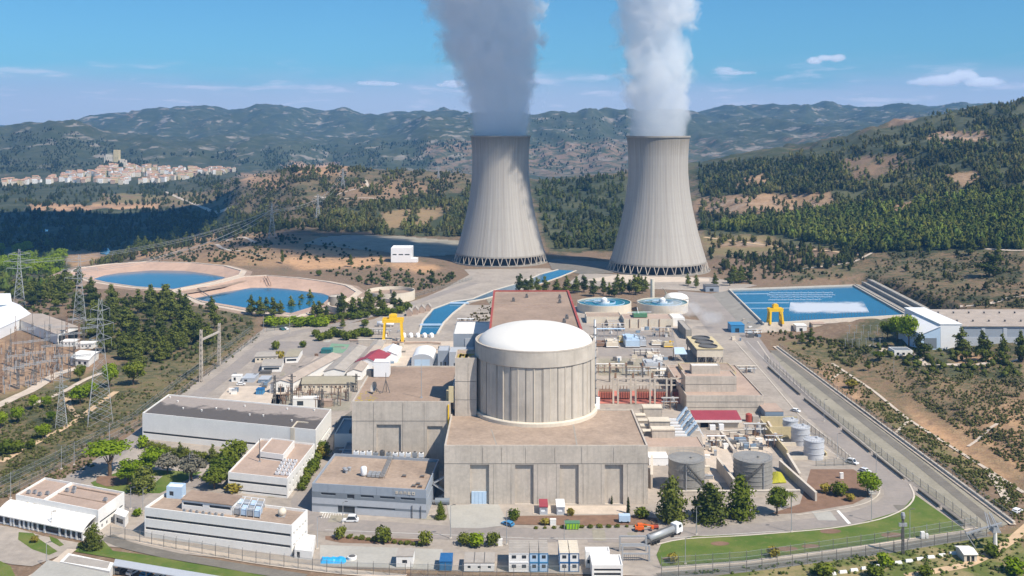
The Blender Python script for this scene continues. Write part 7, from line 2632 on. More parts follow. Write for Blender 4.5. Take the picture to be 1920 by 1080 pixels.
 q = thing('trailer_box', 'pale blue grey trailer box parked by the planted strip', 'trailer', oo)
 mb = MB()
 mb.box(0, L, 0, 2.2, .6, 2.6)
 mb.obj('body', 'blue_pale', q)
 for x in (.8, L - .8):
  mb = MB()
  mb.tube((x, -.05, .4), (x, 2.25, .4), .4, n=10)
  mb.obj('wheel', 'tyre', q)
 q = thing('work_lift', 'orange boom lift parked on the road', 'boom lift', (*G(1199, 996), .06))
 mb = MB()
 mb.box(-1.4, 1.4, -.9, .9, .6, 1.7)
 mb.box(-.6, .9, -.7, .7, 1.7, 2.4)
 mb.obj('body', 'orange', q)
 for x in (-1, 1):
  for y in (-.9, .9):
   mb = MB()
   mb.tube((x, y - .15, .45), (x, y + .15, .45), .45, n=10)
   mb.obj('wheel', 'tyre', q)
 mb = MB()
 mb.beam((.5, 0, 2.3), (4.2, .2, 1.6), .35)
 mb.beam((4.2, -.5, 1.2), (4.2, .8, 1.2), .8)
 mb.obj('boom', 'orange', q)
 q = thing('tow_cart', 'small red cart beside the orange lift', 'cart', (*G(1229, 992), .06))
 mb = MB()
 mb.box(-1, 1, -.6, .6, .5, 1.1)
 mb.beam((-1, 0, .6), (-2.6, 0, .4), .12)
 mb.obj('body', 'red_trim', q)
 for x in (-.6, .6):
  mb = MB()
  mb.tube((x, -.65, .35), (x, .65, .35), .35, n=8)
  mb.obj('wheel', 'tyre', q)
 a, b = G(1216, 1022), G(1273, 999)
 ang = math.atan2(b[1] - a[1], b[0] - a[0])
 q = thing('tanker_lorry', 'white cabbed tanker lorry with a grey tank on the bend of the road', 'lorry', (*a, .06), ang)
 Lr = math.dist(a, b)
 mb = MB()
 mb.box(Lr - 2.6, Lr + .4, -1.25, 1.25, .7, 2.2)
 mb.add([(Lr - 2.6, -1.25, 2.2), (Lr + .4, -1.25, 2.2), (Lr + .4, 1.25, 2.2), (Lr - 2.6, 1.25, 2.2), (Lr - 2.6, -1.2, 3.5), (Lr + .0, -1.2, 3.5), (Lr + .0, 1.2, 3.5), (Lr - 2.6, 1.2, 3.5)], BOXF)
 mb.obj('cab', 'white_metal', q)
 mb = MB()
 mb.add([(Lr + .42, -1.1, 2.25), (Lr + .42, 1.1, 2.25), (Lr + .06, 1.1, 3.3), (Lr + .06, -1.1, 3.3)], [(0, 1, 2, 3)])
 mb.box(Lr - 1.5, Lr - .3, -1.28, -1.2, 2.3, 3.2)
 mb.obj('window', 'glass', q)
 mb = MB()
 mb.tube((0, 0, 2.1), (Lr - 3.2, 0, 2.1), 1.15, n=14)
 mb.obj('tank', 'steel', q, True)
 mb = MB()
 mb.box(0, Lr - 2.4, -.5, .5, .7, 1.0)
 mb.box(.5, Lr - 3.4, -.35, .35, 3.2, 3.35)
 mb.beam((-1.6, 0, 1.2), (.2, 0, 1.6), 1.6, .6)
 mb.obj('chassis', 'steel_dark', q)
 for x in (1, 2.3, 3.6, Lr - 4.2, Lr - 1.0):
  for s in (-1, 1):
   mb = MB()
   mb.tube((x, s * .85, .5), (x, s * 1.25, .5), .5, n=10)
   mb.obj('wheel', 'tyre', q)
EXTRA += [build_right]
def leaf_cloud(mb, rng, centres, n, size, core=.62):
 w = [c[3] * c[4] * c[5] for c in centres]
 for (cx, cy, cz, rx, ry, rz) in centres:
  k, m_ = 7, 4
  vs, fs = [], []
  for j in range(m_ + 1):
   ph = pi * j / m_
   for i in range(k):
    t = 2 * pi * i / k
    f = core * rng.uniform(.6, 1.1)
    vs.append((cx + rx * f * math.sin(ph) * math.cos(t), cy + ry * f * math.sin(ph) * math.sin(t), cz + rz * f * math.cos(ph)))
  for j in range(m_):
   for i in range(k):
    q = (i + 1) % k
    fs.append((j * k + i, (j + 1) * k + i, (j + 1) * k + q, j * k + q))
  mb.add(vs, fs)
 for _ in range(n):
  c = rng.choices(centres, w)[0]
  d = Vector((rng.gauss(0, 1), rng.gauss(0, 1), rng.gauss(0, 1))).normalized()
  r = rng.uniform(.55, 1.12)
  p = Vector((c[0] + c[3] * d.x * r, c[1] + c[4] * d.y * r, c[2] + c[5] * d.z * r))
  a = (d + Vector((rng.gauss(0, .5), rng.gauss(0, .5), rng.gauss(0, .5)))).normalized()
  x = a.cross(Vector((rng.gauss(0, 1), rng.gauss(0, 1), rng.gauss(0, 1)))).normalized()
  y = a.cross(x)
  s = size * rng.uniform(.6, 1.4)
  mb.add([tuple(p + x * s * i + y * s * j * .8) for i, j in ((-1, -.7), (.9, -1), (1.1, .8), (-.6, 1))], [(0, 1, 2, 3)])
PROTO = {}
def make_protos():
 rng = random.Random(21)
 def proto(kind, idx, centres, n, size, leaf, th, tr, limbs=()):
  mb = MB()
  mb.tube((0, 0, -.4), (rng.uniform(-.1, .1), 0, th * .6), tr, tr * .75, 7)
  mb.tube((rng.uniform(-.1, .1), 0, th * .6), (0, 0, th), tr * .75, tr * .35, 6)
  for c in centres[:6]:
   z0 = th * rng.uniform(.35, .6)
   mb.tube((0, 0, z0), (c[0] * .7, c[1] * .7, c[2] * .8 + z0 * .2), tr * .4, tr * .12, 5)
  trunk = mb.mesh('trunk', 'bark')
  mb = MB()
  leaf_cloud(mb, rng, centres, n, size)
  PROTO.setdefault(kind, []).append((trunk, mb.mesh('crown', leaf)))
 for k in range(5):
  cs = []
  for j in range(7):
   z = 2.3 + 1.12 * j
   r = (2.6 - .05 * j - .033 * j * j) * rng.uniform(.6, 1.12)
   a = rng.uniform(0, 2 * pi)
   o = r * rng.uniform(.1, .6)
   cs.append((math.cos(a) * o, math.sin(a) * o, z, r, r * rng.uniform(.8, 1.1), .95))
  proto('pine', k, cs, 800, .26, 'leaf_pine' if k < 4 else 'leaf_dark', 8.5, .22)
 for kind, leaf, cnt in (('broad', 'leaf_mid', 3), ('bright', 'leaf_bright', 3), ('grey', 'leaf_grey', 2)):
  for k in range(cnt):
   cs = [(0, 0, 6.0, 3.0, 3.0, 3.2)]
   for j in range(9):
    a, e = rng.uniform(0, 2 * pi), rng.uniform(-.5, 1.0)
    cs.append((2.8 * math.cos(a) * math.cos(e), 2.8 * math.sin(a) * math.cos(e), 5.8 + 2.6 * math.sin(e), rng.uniform(1.2, 1.9), rng.uniform(1.2, 1.9), rng.uniform(1.0, 1.6)))
   proto(kind, k, cs, 1150, .27, leaf, 6, .3)
 for k in range(2):
  cs = [(rng.uniform(-3, 3), rng.uniform(-3, 3), 7.6 + rng.uniform(-.5, .7), rng.uniform(1.7, 2.4), rng.uniform(1.7, 2.4), rng.uniform(.9, 1.3)) for _ in range(9)]
  proto('umbrella', k, cs, 1200, .26, 'leaf_bright', 7, .35)
 for k in range(3):
  cs = []
  for j in range(9):
   z = 1.1 + 1.0 * j
   r = 3.7 * (1 - (j / 9.6) ** 2.8) * rng.uniform(.75, 1.1)
   cs.append((rng.uniform(-.6, .6), rng.uniform(-.6, .6), z, r, r, 1.3))
  proto('evergreen', k, cs, 1700, .25, 'leaf_mid' if k == 1 else 'leaf_pine', 9, .3)
 for k in range(2):
  cs = [(0, 0, 1.2 + j * 1.1, .95 * (1 - (j / 9.) ** 2) + .15, .95 * (1 - (j / 9.) ** 2) + .15, .9) for j in range(8)]
  proto('cypress', k, cs, 380, .24, 'leaf_dark', 8, .15)
 for kind, leaf, cnt in (('bush', 'leaf_mid', 3), ('hedge', 'leaf_hedge', 2), ('brightbush', 'leaf_bright', 2), ('dry', 'leaf_dry', 2)):
  for k in range(cnt):
   cs = [(0, 0, 2.0, 1.7, 1.7, 1.7)] + [(rng.uniform(-1, 1), rng.uniform(-1, 1), rng.uniform(1.2, 2.8), 1.1, 1.1, 1.0) for _ in range(5)]
   proto(kind, k, cs, 380, .26, leaf, 2, .14)
 mb = MB()
 mb.tube((0, 0, -.3), (.2, 0, 7), .28, .2, 7)
 tr = mb.mesh('trunk', 'bark')
 mb = MB()
 for i in range(18):
  a = 2 * pi * i / 18
  e = rng.uniform(-.3, .9)
  p0 = Vector((.2, 0, 7))
  for s in range(4):
   t0, t1 = s / 4, (s + 1) / 4
   def pt(t):
    return p0 + Vector((math.cos(a) * 3.2 * t, math.sin(a) * 3.2 * t, 2.4 * e * t - 2.6 * t * t + .6 * t))
   mb.beam(pt(t0), pt(t1), .7 * (1 - t0 * .7), .08)
 PROTO['palm'] = [(tr, mb.mesh('crown', 'leaf_mid'))]
HT = {'pine': 10., 'broad': 9.6, 'bright': 9.6, 'grey': 9.6, 'umbrella': 9.2, 'evergreen': 10., 'cypress': 10., 'bush': 3.9, 'hedge': 3.9, 'brightbush': 3.9, 'dry': 3.9, 'palm': 8.}
_tr = random.Random(77)
def tree(kind, px, py, hpx, label, group=None, wide=1., z=None, name=None):
 p = GT(px, py)
 if z is not None or p is None:
  x, y = G(px, py, z or 0)
  p = (x, y, z or 0)
 X, Y, Z = p
 h = hpx * Y / FOC
 s = h / HT[kind]
 bushy = kind in ('bush', 'hedge', 'brightbush', 'dry')
 r = thing(name or ('bush' if bushy else {'pine': 'pine_tree', 'umbrella': 'umbrella_pine', 'palm': 'palm_tree', 'cypress': 'cypress_tree', 'evergreen': 'evergreen_tree'}.get(kind, 'leafy_tree')),
    label, 'bush' if bushy else 'tree', (X, Y, Z), _tr.uniform(0, 6.28), group)
 r.scale = (s * wide * _tr.uniform(.92, 1.08), s * wide * _tr.uniform(.92, 1.08), s)
 t, c = _tr.choice(PROTO[kind])
 for nm, me in (('trunk', t), ('crown', c)):
  o = bpy.data.objects.new(nm, me)
  COL.objects.link(o)
  o.parent = r
 return r
def build_trees():
 make_protos()
 one = (
  ('evergreen', 1260, 980, 84, 'tall dark evergreen at the corner of the concrete hall, leftmost of the row of four', 1.), ('evergreen', 1331, 977, 74, 'broad dark evergreen in front of the first big tank', 1.15),
  ('evergreen', 1388, 970, 80, 'pointed dark evergreen in front of the second big tank', 1.), ('broad', 1457, 966, 54, 'round dark tree last in the row, beside the palm', 1.05), ('palm', 1484, 955, 32, 'short palm tree beside the round dark tree', 1.),
  ('bright', 1627, 930, 46, 'spreading bright green tree on the bend of the road', 1.35), ('dry', 1548, 925, 20, 'yellowish bush in the brown bed', 1.2), ('bush', 1574, 930, 28, 'dark bush next to the yellowish one in the brown bed', 1.2), ('dry', 1595, 940, 16, 'small yellow bush at the kerb of the bend', 1.1),
  ('cypress', 1178, 964, 34, 'thin dark cypress against the concrete hall', 1.), ('cypress', 1147, 946, 18, 'small thin cypress in front of the last niche', 1.), ('bush', 1203, 972, 22, 'loose bush beside the trailer box', 1.3),
  ('broad', 1315, 970, 36, 'low dark tree squeezed between the first two evergreens', 1.1),
  ('hedge', 637, 1011, 24, 'small round clipped bush nearest the long white office', 1.), ('hedge', 718, 1018, 33, 'largest round clipped bush in the roadside hedge', 1.05), ('hedge', 799, 1024, 29, 'ragged clipped bush at the end of the roadside hedge', .9),
  ('hedge', 870, 1023, 26, 'olive clipped bush, first of the three beside the white cabinet', 1.), ('brightbush', 893, 1025, 25, 'bright green clipped bush, middle of the three', 1.3), ('hedge', 922, 1025, 28, 'olive clipped bush beside the white cabinet', .95),
  ('evergreen', 826, 974, 34, 'small conifer at the end of the grey office', .8), ('bush', 964, 976, 24, 'small dark bush by the concrete apron', 1.), ('dry', 1022, 985, 14, 'pale dry bush in the planted strip', 1.3), ('dry', 1070, 968, 16, 'reddish dry shrub before the kiosks', 1.),
  ('umbrella', 206, 893, 60, 'big bright umbrella pine over the brown bed', 1.75), ('bright', 240, 908, 48, 'bright green tree beside the umbrella pine', 1.3), ('bright', 284, 888, 50, 'tall bright green tree in the garden', 1.45), ('evergreen', 268, 922, 48, 'dark conifer in the middle of the garden', 1.4),
  ('grey', 314, 890, 42, 'grey green tree in the garden', 1.3), ('grey', 359, 902, 52, 'silvery grey tree nearest the hedge trees', 1.2), ('pine', 337, 862, 34, 'small dark pine in front of the white warehouse', 1.), ('pine', 398, 870, 38, 'dark pine near the second white office', 1.),
  ('broad', 437, 884, 60, 'tallest leafy tree against the second white office', 1.2), ('broad', 418, 902, 48, 'leafy tree second in the row by the white office', 1.4), ('broad', 402, 918, 42, 'leafy tree third in the row by the white office', 1.5), ('dry', 440, 925, 20, 'yellow green bush at the foot of the row of leafy trees', 1.8),
  ('evergreen', 174, 1031, 48, 'dark conifer on the lawn beside the entrance building', 1.0), ('bush', 152, 1028, 12, 'pale shrub at the foot of the lawn conifer', 1.2), ('brightbush', 267, 840, 24, 'light green bush at the corner of the white warehouse', 1.), ('dry', 607, 860, 26, 'orange dry bush between the white offices', 1.2),
  ('brightbush', 258, 968, 16, 'bright bush between entrance building and long office', 1.3), ('dry', 65, 1018, 14, 'dark shrub in the oval lawn', 1.2),
  ('bright', 33, 793, 32, 'round lime green tree first from the picture edge beside the track', 1.15), ('bright', 62, 768, 28, 'round lime green tree behind the first two', 1.1), ('bright', 86, 766, 25, 'darker lime green tree beside the switchyard road', 1.), ('bright', 96, 792, 22, 'small lime green tree by the fork of the track', 1.1),
  ('bright', 80, 824, 30, 'lime green tree nearest the sandy track', 1.2), ('bright', 2, 803, 32, 'lime green tree cut by the picture edge', 1.2), ('bright', 150, 758, 36, 'big lime green tree at the foot of the tall pylon', 1.4), ('bright', 168, 745, 30, 'lime green tree just behind the big one under the pylon', 1.3),
  ('bright', 206, 727, 48, 'tall bright green tree behind the tall pylon', .8), ('broad', 250, 722, 46, 'dark leafy tree above the fork of the earth track', 1.2), ('broad', 150, 715, 32, 'dark tree by the switchyard road', 1.0),
  ('bush', 10, 852, 30, 'dark bush at the picture edge below the lime trees', 1.3), ('bush', 32, 850, 26, 'dark bush beside the earth track', 1.2), ('bush', 58, 842, 20, 'small dark bush beside the pale stones', 1.1),
  ('bright', 1704, 650, 62, 'tall light green tree beside the slanted wing of the warehouse', .75), ('bright', 1682, 640, 48, 'light green tree left of the slanted wing', .9), ('pine', 1726, 672, 50, 'dark pine in front of the slanted wing', 1.1), ('broad', 1664, 636, 36, 'low leafy tree near the fenced compound', 1.1),
  ('pine', 1802, 660, 48, 'pine in front of the white end bay', 1.2), ('pine', 1845, 678, 60, 'tallest pine in front of the grey warehouse', .95), ('pine', 1880, 680, 56, 'slender pine before the grey warehouse wall', .8), ('pine', 1914, 676, 58, 'pine before the warehouse at the picture edge', .9), ('broad', 1812, 678, 22, 'round bush below the white end bay', 1.2), ('broad', 1648, 676, 18, 'dark spreading bush above the slope road', 1.6),
  ('pine', 1504, 645, 26, 'small pine first of two beside the pond road', 1.), ('pine', 1520, 644, 30, 'small pine second of two beside the pond road', 1.1), ('pine', 1536, 692, 20, 'lone small pine on the slope above the boundary road', 1.), ('pine', 1628, 694, 24, 'lone pine by the pale slope path', .9), ('pine', 1740, 720, 22, 'lone pine in the middle of the brown slope', .9), ('dry', 1597, 728, 18, 'yellow bush on the bank above the boundary road', 1.3),
  ('pine', 1855, 520, 50, 'large dark pine on the open slope above the warehouse', 1.5), ('pine', 1820, 478, 30, 'dark pine clump at the forest edge', 1.6), ('pine', 1870, 495, 36, 'pine beside the large dark one on the slope', 1.),
  ('pine', 658, 500, 24, 'lone pine on the edge of the orange earth', .9), ('pine', 529, 494, 24, 'lone pine beside the orange earth hollow', .7), ('pine', 715, 498, 20, 'pine next to the white pump house', .9), ('pine', 727, 528, 26, 'pine between the pump house and the open tank', .9), ('pine', 696, 534, 24, 'pine on the bank of the lower pond', .9), ('pine', 809, 534, 30, 'pine by the road to the towers', 1.), ('pine', 847, 524, 16, 'small pine under the shaded tower', 1.), ('bush', 598, 517, 12, 'small bush above the lower pond rim', 1.),
  ('bush', 517, 656, 18, 'bush beside the olive roofed hut', 1.), ('dry', 525, 676, 20, 'yellow green bush before the olive roofed hut', 1.), ('bush', 568, 652, 14, 'bush at the end of the yard lane', 1.1), ('pine', 643, 616, 26, 'small dark pine at the yard road junction', .8), ('bush', 684, 612, 14, 'low bush by the yard road', 1.2),
  ('bush', 1860, 1045, 26, 'bush under the white pylon foot', 1.2), ('bush', 1858, 1040, 22, 'bush beside the white pylon foot', 1.), ('brightbush', 1658, 1062, 26, 'bright bush above the white blocks', 1.2), ('bush', 1545, 1084, 30, 'green bush at the lower picture edge', 1.5), ('bush', 1640, 1084, 26, 'olive bush below the white blocks', 1.3), ('dry', 1450, 1046, 22, 'yellow willow like bush on the lawn', 1.2), ('dry', 1262, 1056, 20, 'pale bush on the lawn by the gate', 1.2), ('bush', 1735, 1084, 24, 'bush at the end of the white blocks', 1.2), ('brightbush', 1900, 1075, 30, 'bush at the lower corner', 1.4),
 )
 for k, px, py, h, lab, w in one:
  tree(k, px, py, h, lab, None, w)
 rng = random.Random(5)
 def grove(kind, pts, label, group, wide=1., hr=(34, 46)):
  for px, py in pts:
   tree(kind, px, py, rng.uniform(*hr), label, group, wide * rng.uniform(.85, 1.15))
 def scat(poly, n, seed):
  r = np.random.default_rng(seed)
  return sorted(samp(poly, n, r, .12, 40), key=lambda q: q[1])
 grove('pine', scat([(165, 610), (180, 575), (300, 560), (400, 575), (410, 600), (400, 640), (330, 690), (250, 690), (160, 640)], 78, 3), 'dark green pine in the grove between the switchyard and the settling ponds', 'pines of the grove', 1.15, (30, 50))
 grove('pine', scat([(30, 545), (160, 530), (180, 560), (160, 600), (60, 585)], 26, 4), 'olive green pine behind the metal sheds', 'pines behind the sheds', 1.1, (30, 44))
 grove('bright', scat([(0, 470), (95, 480), (130, 500), (120, 530), (0, 520)], 24, 5), 'rounded light green riverside tree before the shaded valley', 'riverside trees', 1.1, (22, 34))
 grove('pine', [(472, 590), (487, 593), (500, 588), (513, 594), (526, 591), (545, 592), (562, 590), (578, 588), (588, 593), (600, 598), (612, 594), (565, 578), (582, 576)], 'pine in the line along the near bank of the lower pond', 'pines along the lower pond', 1.1, (22, 38))
 grove('pine', [(645, 583), (640, 592), (675, 595), (686, 588), (697, 590), (712, 582), (690, 578), (718, 592), (738, 580), (662, 596), (750, 586)], 'dark pine among the round open tanks', 'pines by the round tanks', 1.1, (28, 44))
 grove('brightbush', [(505 + i * 11.5, 612 + rng.uniform(-4, 3)) for i in range(10)], 'fresh green bush in the belt along the yard fence', 'green belt bushes', 1.3, (16, 22))
 grove('bush', [(600 + i * 12.5, 606 - i * 1.6 + rng.uniform(-3, 3)) for i in range(14)], 'dull bush along the fence of the canal road', 'bushes along the canal fence', 1.2, (13, 18))
 grove('bush', [(592 + i * 8.2, 634 + 5 * math.sin(i) + rng.uniform(-3, 3)) for i in range(13)], 'olive bush in the island of shrubs beside the crane', 'shrub island by the crane', 1.3, (14, 20))
 grove('pine', [(975, 548), (986, 550), (996, 547), (1008, 551), (1022, 549), (1043, 552), (1062, 551), (1080, 550), (1095, 548), (1113, 556), (1131, 552), (1142, 556), (1153, 558), (1166, 552), (1180, 550), (1192, 553), (1204, 550), (1210, 546), (1198, 540), (1158, 545)], 'dark pine in the belt between the clarifiers and the towers', 'pines before the towers', 1.05, (27, 40))
 grove('pine', [(1290, 536), (1305, 540), (1340, 536), (1368, 536), (1377, 532), (1390, 530), (1405, 528)], 'pine at the foot of the sunlit tower', 'pines by the sunlit tower', 1.1, (22, 34))
 grove('hedge', [(283 + i * 11, 845 + i * 2.1) for i in range(12)], 'hedge plant in the olive hedge along the white warehouse', 'hedge along the warehouse', 1.0, (15, 20))
 grove('hedge', [(655 + i * 12, 1010 + i * 1.3) for i in range(12) if i not in (5, 6)], 'low hedge plant in the strip along the front road', 'low roadside hedge', 1.5, (7, 10))
 grove('pine', scat([(190, 495), (300, 452), (400, 425), (410, 440), (320, 470), (250, 490)], 24, 8), 'pine on the ridge between the upper pond and the shaded valley', 'pines on the valley ridge', 1.1, (20, 28))
 grove('hedge', [(1005 + i * 17, 992 - i * .3) for i in range(13)], 'low hedge plant along the planted strip before the hall', 'hedge before the hall', 1.6, (5, 8))
 grove('bush', [(565 + i * 5, 920 - i * 9) for i in range(9)], 'green bush filling the gap between the white and grey offices', 'bushes between the offices', 1.2, (16, 24))
def fence(label, pts, h=2.6, sp=6., name='fence', rails=True, z=None):
 W = [G(*p) if z is not None else GT(*p)[:2] for p in pts]
 r = thing(name, label, 'fence', (*W[0], z if z is not None else H(*W[0])))
 ox, oy, oz = r.location
 post = MB()
 post.beam((0, 0, -.3), (0, 0, h), .14)
 post.beam((0, 0, h), (0, .45, h + .4), .1)
 pm = post.mesh('post', 'steel_dark')
 mesh, rail = MB(), MB()
 for a, b in zip(W[:-1], W[1:]):
  d = math.dist(a, b)
  n = max(1, round(d / sp))
  pr = None
  for i in range(n + 1):
   t = i / n
   x, y = a[0] + (b[0] - a[0]) * t, a[1] + (b[1] - a[1]) * t
   zz = (z if z is not None else H(x, y)) - oz
   q = (x - ox, y - oy, zz)
   if i < n or b is W[-1]:
    o = bpy.data.objects.new('post', pm)
    COL.objects.link(o)
    o.parent = r
    o.location = q
   if pr:
    mesh.quad(pr, q, (q[0], q[1], q[2] + h), (pr[0], pr[1], pr[2] + h))
    for zz2 in (.15, h * .5, h - .05):
     rail.beam((pr[0], pr[1], pr[2] + zz2), (q[0], q[1], q[2] + zz2), .06)
   pr = q
 mesh.obj('mesh', 'chain', r)
 rail.obj('rail', 'steel', r)
 return r
def lattice(mb, base, top, w0, w1, n, t=.22):
 for sx in (-1, 1):
  for sy in (-1, 1):
   mb.beam((base[0] + sx * w0, base[1] + sy * w0, base[2]), (top[0] + sx * w1, top[1] + sy * w1, top[2]), t * 1.5)
 for k in range(n):
  a, b = k / n, (k + 1) / n
  for sx, sy, ex, ey in ((-1, -1, 1, -1), (1, -1, 1, 1), (1, 1, -1, 1), (-1, 1, -1, -1)):
   wa, wb = w0 + (w1 - w0) * a, w0 + (w1 - w0) * b
   za, zb = base[2] + (top[2] - base[2]) * a, base[2] + (top[2] - base[2]) * b
   mb.beam((base[0] + sx * wa, base[1] + sy * wa, za), (base[0] + ex * wb, base[1] + ey * wb, zb), t)
   mb.beam((base[0] + ex * wa, base[1] + ey * wa, za), (base[0] + sx * wb, base[1] + sy * wb, zb), t)
def pylon(px, py, hpx, label, t=.22, aw=1.):
 t *= .55
 X, Y, Z = GT(px, py)
 h = hpx * Y / FOC
 r = thing('pylon', label, 'pylon', (X, Y, Z), .4)
 mb = MB()
 lattice(mb, (0, 0, -.3), (0, 0, h * .62), h * .095, h * .03, 7, t)
 lattice(mb, (0, 0, h * .62), (0, 0, h), h * .03, h * .012, 5, t * .8)
 mb.obj('mast', 'steel', r)
 for f, w in ((.66, .2), (.78, .24), (.9, .17)):
  w *= aw
  mb = MB()
  for s in (-1, 1):
   for q in (-.02, .02):
    mb.beam((0, h * q, h * f), (s * h * w, 0, h * (f + .02)), t)
   mb.beam((0, 0, h * (f + .06)), (s * h * w, 0, h * (f + .02)), t)
   mb.beam((s * h * w, 0, h * (f + .02)), (s * h * w, 0, h * (f - .05)), t * .8)
  mb.obj('cross_arm', 'steel', r)
 return (X, Y, Z + h * .8)
def lamp(px, py, hpx, label, group='street lamps', double=False):
 X, Y = G(px, py)
 h = hpx * Y / FOC
 r = thing('street_lamp', label, 'street lamp', (X, Y, .05), 0, group)
 mb = MB()
 mb.tube((0, 0, 0), (0, 0, h), .13, .08, 6)
 mb.obj('pole', 'steel', r)
 mb = MB()
 mb.box(-.35, .35, -.35, .35, 0, .35)
 mb.obj('base', 'kerb', r)
 for s in ((-1, 1) if double else (1,)):
  mb = MB()
  mb.beam((0, 0, h), (s * 1.1, 0, h + .25), .09)
  mb.box(s * 1.1 - .45, s * 1.1 + .45, -.18, .18, h + .2, h + .36)
  mb.obj('lamp_head', 'steel_dark', r)
def build_masts():
 fence('inner chain link fence along the kerb of the plant road on the hillside edge', [(1434, 674), (1530, 755), (1642, 846), (1712, 903), (1838, 998)], 2.8, 6, z=0.)
 fence('outer chain link fence on the pale strip below the brown slope', [(1462, 655), (1605, 764), (1745, 868), (1898, 981)], 3.2, 6)
 fence('inner chain link fence beside the yard road on the switchyard side', [(486, 632), (372, 715), (266, 798), (122, 873), (-10, 940)], 3, 6)
 fence('outer chain link fence on the scrub of the switchyard side', [(470, 622), (352, 706), (248, 788), (104, 862), (-20, 922)], 3, 6)
 fence('chain link fence on the pale strip below the long white office', [(207, 1008), (262, 1016), (330, 1030), (480, 1056), (640, 1076), (760, 1079)], 3.4, 4.5, z=0.)
 fence('chain link fence below the huts and stacked modules', [(770, 1079), (900, 1083), (1090, 1083)], 3.4, 5, z=0.)
 fence('chain link fence between lawn and boundary road', [(1240, 1066), (1400, 1054), (1640, 1020), (1832, 988)], 3.2, 5, z=0.)
 fence('outer chain link fence on the verge of the boundary road', [(1240, 1083), (1400, 1072), (1650, 1040), (1850, 1006)], 3.2, 5, z=0.)
 fence('green chain link fence along the road to the canal', [(500, 622), (640, 598), (760, 562), (885, 524)], 2.6, 6, z=0.)
 fence('fence of the silver tank bays beside the plant road', [(1500, 795), (1560, 838), (1598, 872), (1530, 874)], 2.6, 4, z=0.)
 for i, (a, b) in enumerate((((1440, 690), (1500, 742)), ((1508, 750), (1575, 803)), ((1580, 808), (1632, 850)), ((1638, 855), (1695, 900)), ((1722, 922), (1762, 953)), ((1768, 957), (1808, 988)))):
  p, q = G(*a), G(*b)
  r = thing('ditch_wall', ('dark ditch wall segment farthest up the plant road', 'dark ditch wall segment opposite the dusty blue box', 'dark ditch wall segment opposite the silver tanks', 'dark ditch wall segment ending at the bend', 'dark ditch wall segment first beside the lawn', 'dark ditch wall segment at the tip of the lawn')[i], 'ditch wall', (*p, 0))
  mb = MB()
  mb.beam((0, 0, .6), (q[0] - p[0], q[1] - p[1], .6), .5, 1.2)
  mb.obj('wall', 'asphalt_grey', r)
  mb = MB()
  mb.beam((-.5, 0, .12), (q[0] - p[0] - .5, q[1] - p[1], .12), .5, .2)
  mb.obj('footing', 'kerb', r)
 r = thing('boundary_wall', 'low pale boundary wall under the outer fence by the brown slope', 'wall', (*GT(1457, 652)[:2], 0))
 ox, oy, _ = r.location
 pts = [GT(1457 + (1902 - 1457) * t, 652 + (985 - 652) * t) for t in np.linspace(0, 1, 14)]
 mb, mc = MB(), MB()
 for a, b in zip(pts[:-1], pts[1:]):
  mb.beam((a[0] - ox, a[1] - oy, a[2] + .5), (b[0] - ox, b[1] - oy, b[2] + .5), .6, 1.2)
  mc.beam((a[0] - ox, a[1] - oy, a[2] + 1.16), (b[0] - ox, b[1] - oy, b[2] + 1.16), .8, .12)
 mb.obj('wall', 'cream', r)
 mc.obj('coping', 'kerb', r)
 where = ((1306, 1003, 52, 'lamp post on the lawn kerb just past the tanker lorry'), (1634, 978, 54, 'lamp post on the outside of the road bend'), (1484, 998, 66, 'lamp post on the kerb midway along the lawn'), (1706, 1012, 56, 'pale lamp post standing on the lawn tip'), (1285, 1058, 48, 'lamp post by the pale bush on the lawn'),
    (845, 1010, 62, 'lamp post on the front road beside the concrete apron'), (950, 1022, 64, 'lamp post beside the white cabinet bushes'), (643, 982, 40, 'lamp post next to the white van'), (1058, 1018, 42, 'lamp post above the stacked modules'), (438, 1020, 50, 'lamp post before the long white office'), (595, 1030, 60, 'lamp post at the end of the long office'),
    (245, 955, 40, 'lamp post on the garden road'), (268, 960, 44, 'lamp post beside the long office'), (355, 905, 56, 'lamp post at the silvery tree'), (87, 1062, 44, 'lamp post in the entrance circle'), (96, 1000, 40, 'lamp post before the vaulted arcade'), (139, 872, 42, 'lamp post between the two fences of the scrub side'), (115, 880, 44, 'tall lamp post at the fence near the entrance building'), (20, 935, 50, 'lamp post at the fence corner by the picture edge'),
    (205, 835, 42, 'lamp post on the yard road before the warehouse'), (543, 625, 36, 'lamp post at the yard crossroads'), (494, 625, 34, 'lamp post at the top of the yard road'), (1570, 860, 46, 'lamp post by the roadside white cars'), (1643, 890, 40, 'lamp post on the hillside kerb before the bend'), (1545, 790, 40, 'lamp post on the plant road by the silver tanks'), (1462, 712, 34, 'lamp post on the plant road by the stepped blocks'), (1676, 712, 45, 'white pole beside the slope road'))
 for px, py, h, lab in where:
  lamp(px, py, h, lab, None, px in (139, 115))
 X, Y = G(1693, 1040)
 r = thing('camera_mast', 'thick dark mast with a round head on the lawn tip', 'mast', (X, Y, 0))
 mb = MB()
 lattice(mb, (0, 0, 0), (0, 0, 11), .3, .22, 9, .09)
 mb.obj('mast', 'steel_dark', r)
 mb = MB()
 mb.lathe([(.6, 11), (.7, 12.0), (.5, 12.8), (.01, 13)], 10)
 mb.box(-1.2, 1.2, -.3, .3, 8.6, 9.6)
 mb.obj('head', 'steel', r)
 X, Y = G(1866, 1028)
 r = thing('lattice_gantry', 'squat lattice gantry with a white foot over the boundary corner', 'gantry', (X, Y, 0))
 mb = MB()
 mb.tube((0, 0, 0), (0, 0, 6), .7, .5, 8)
 mb.obj('column', 'white', r)
 mb = MB()
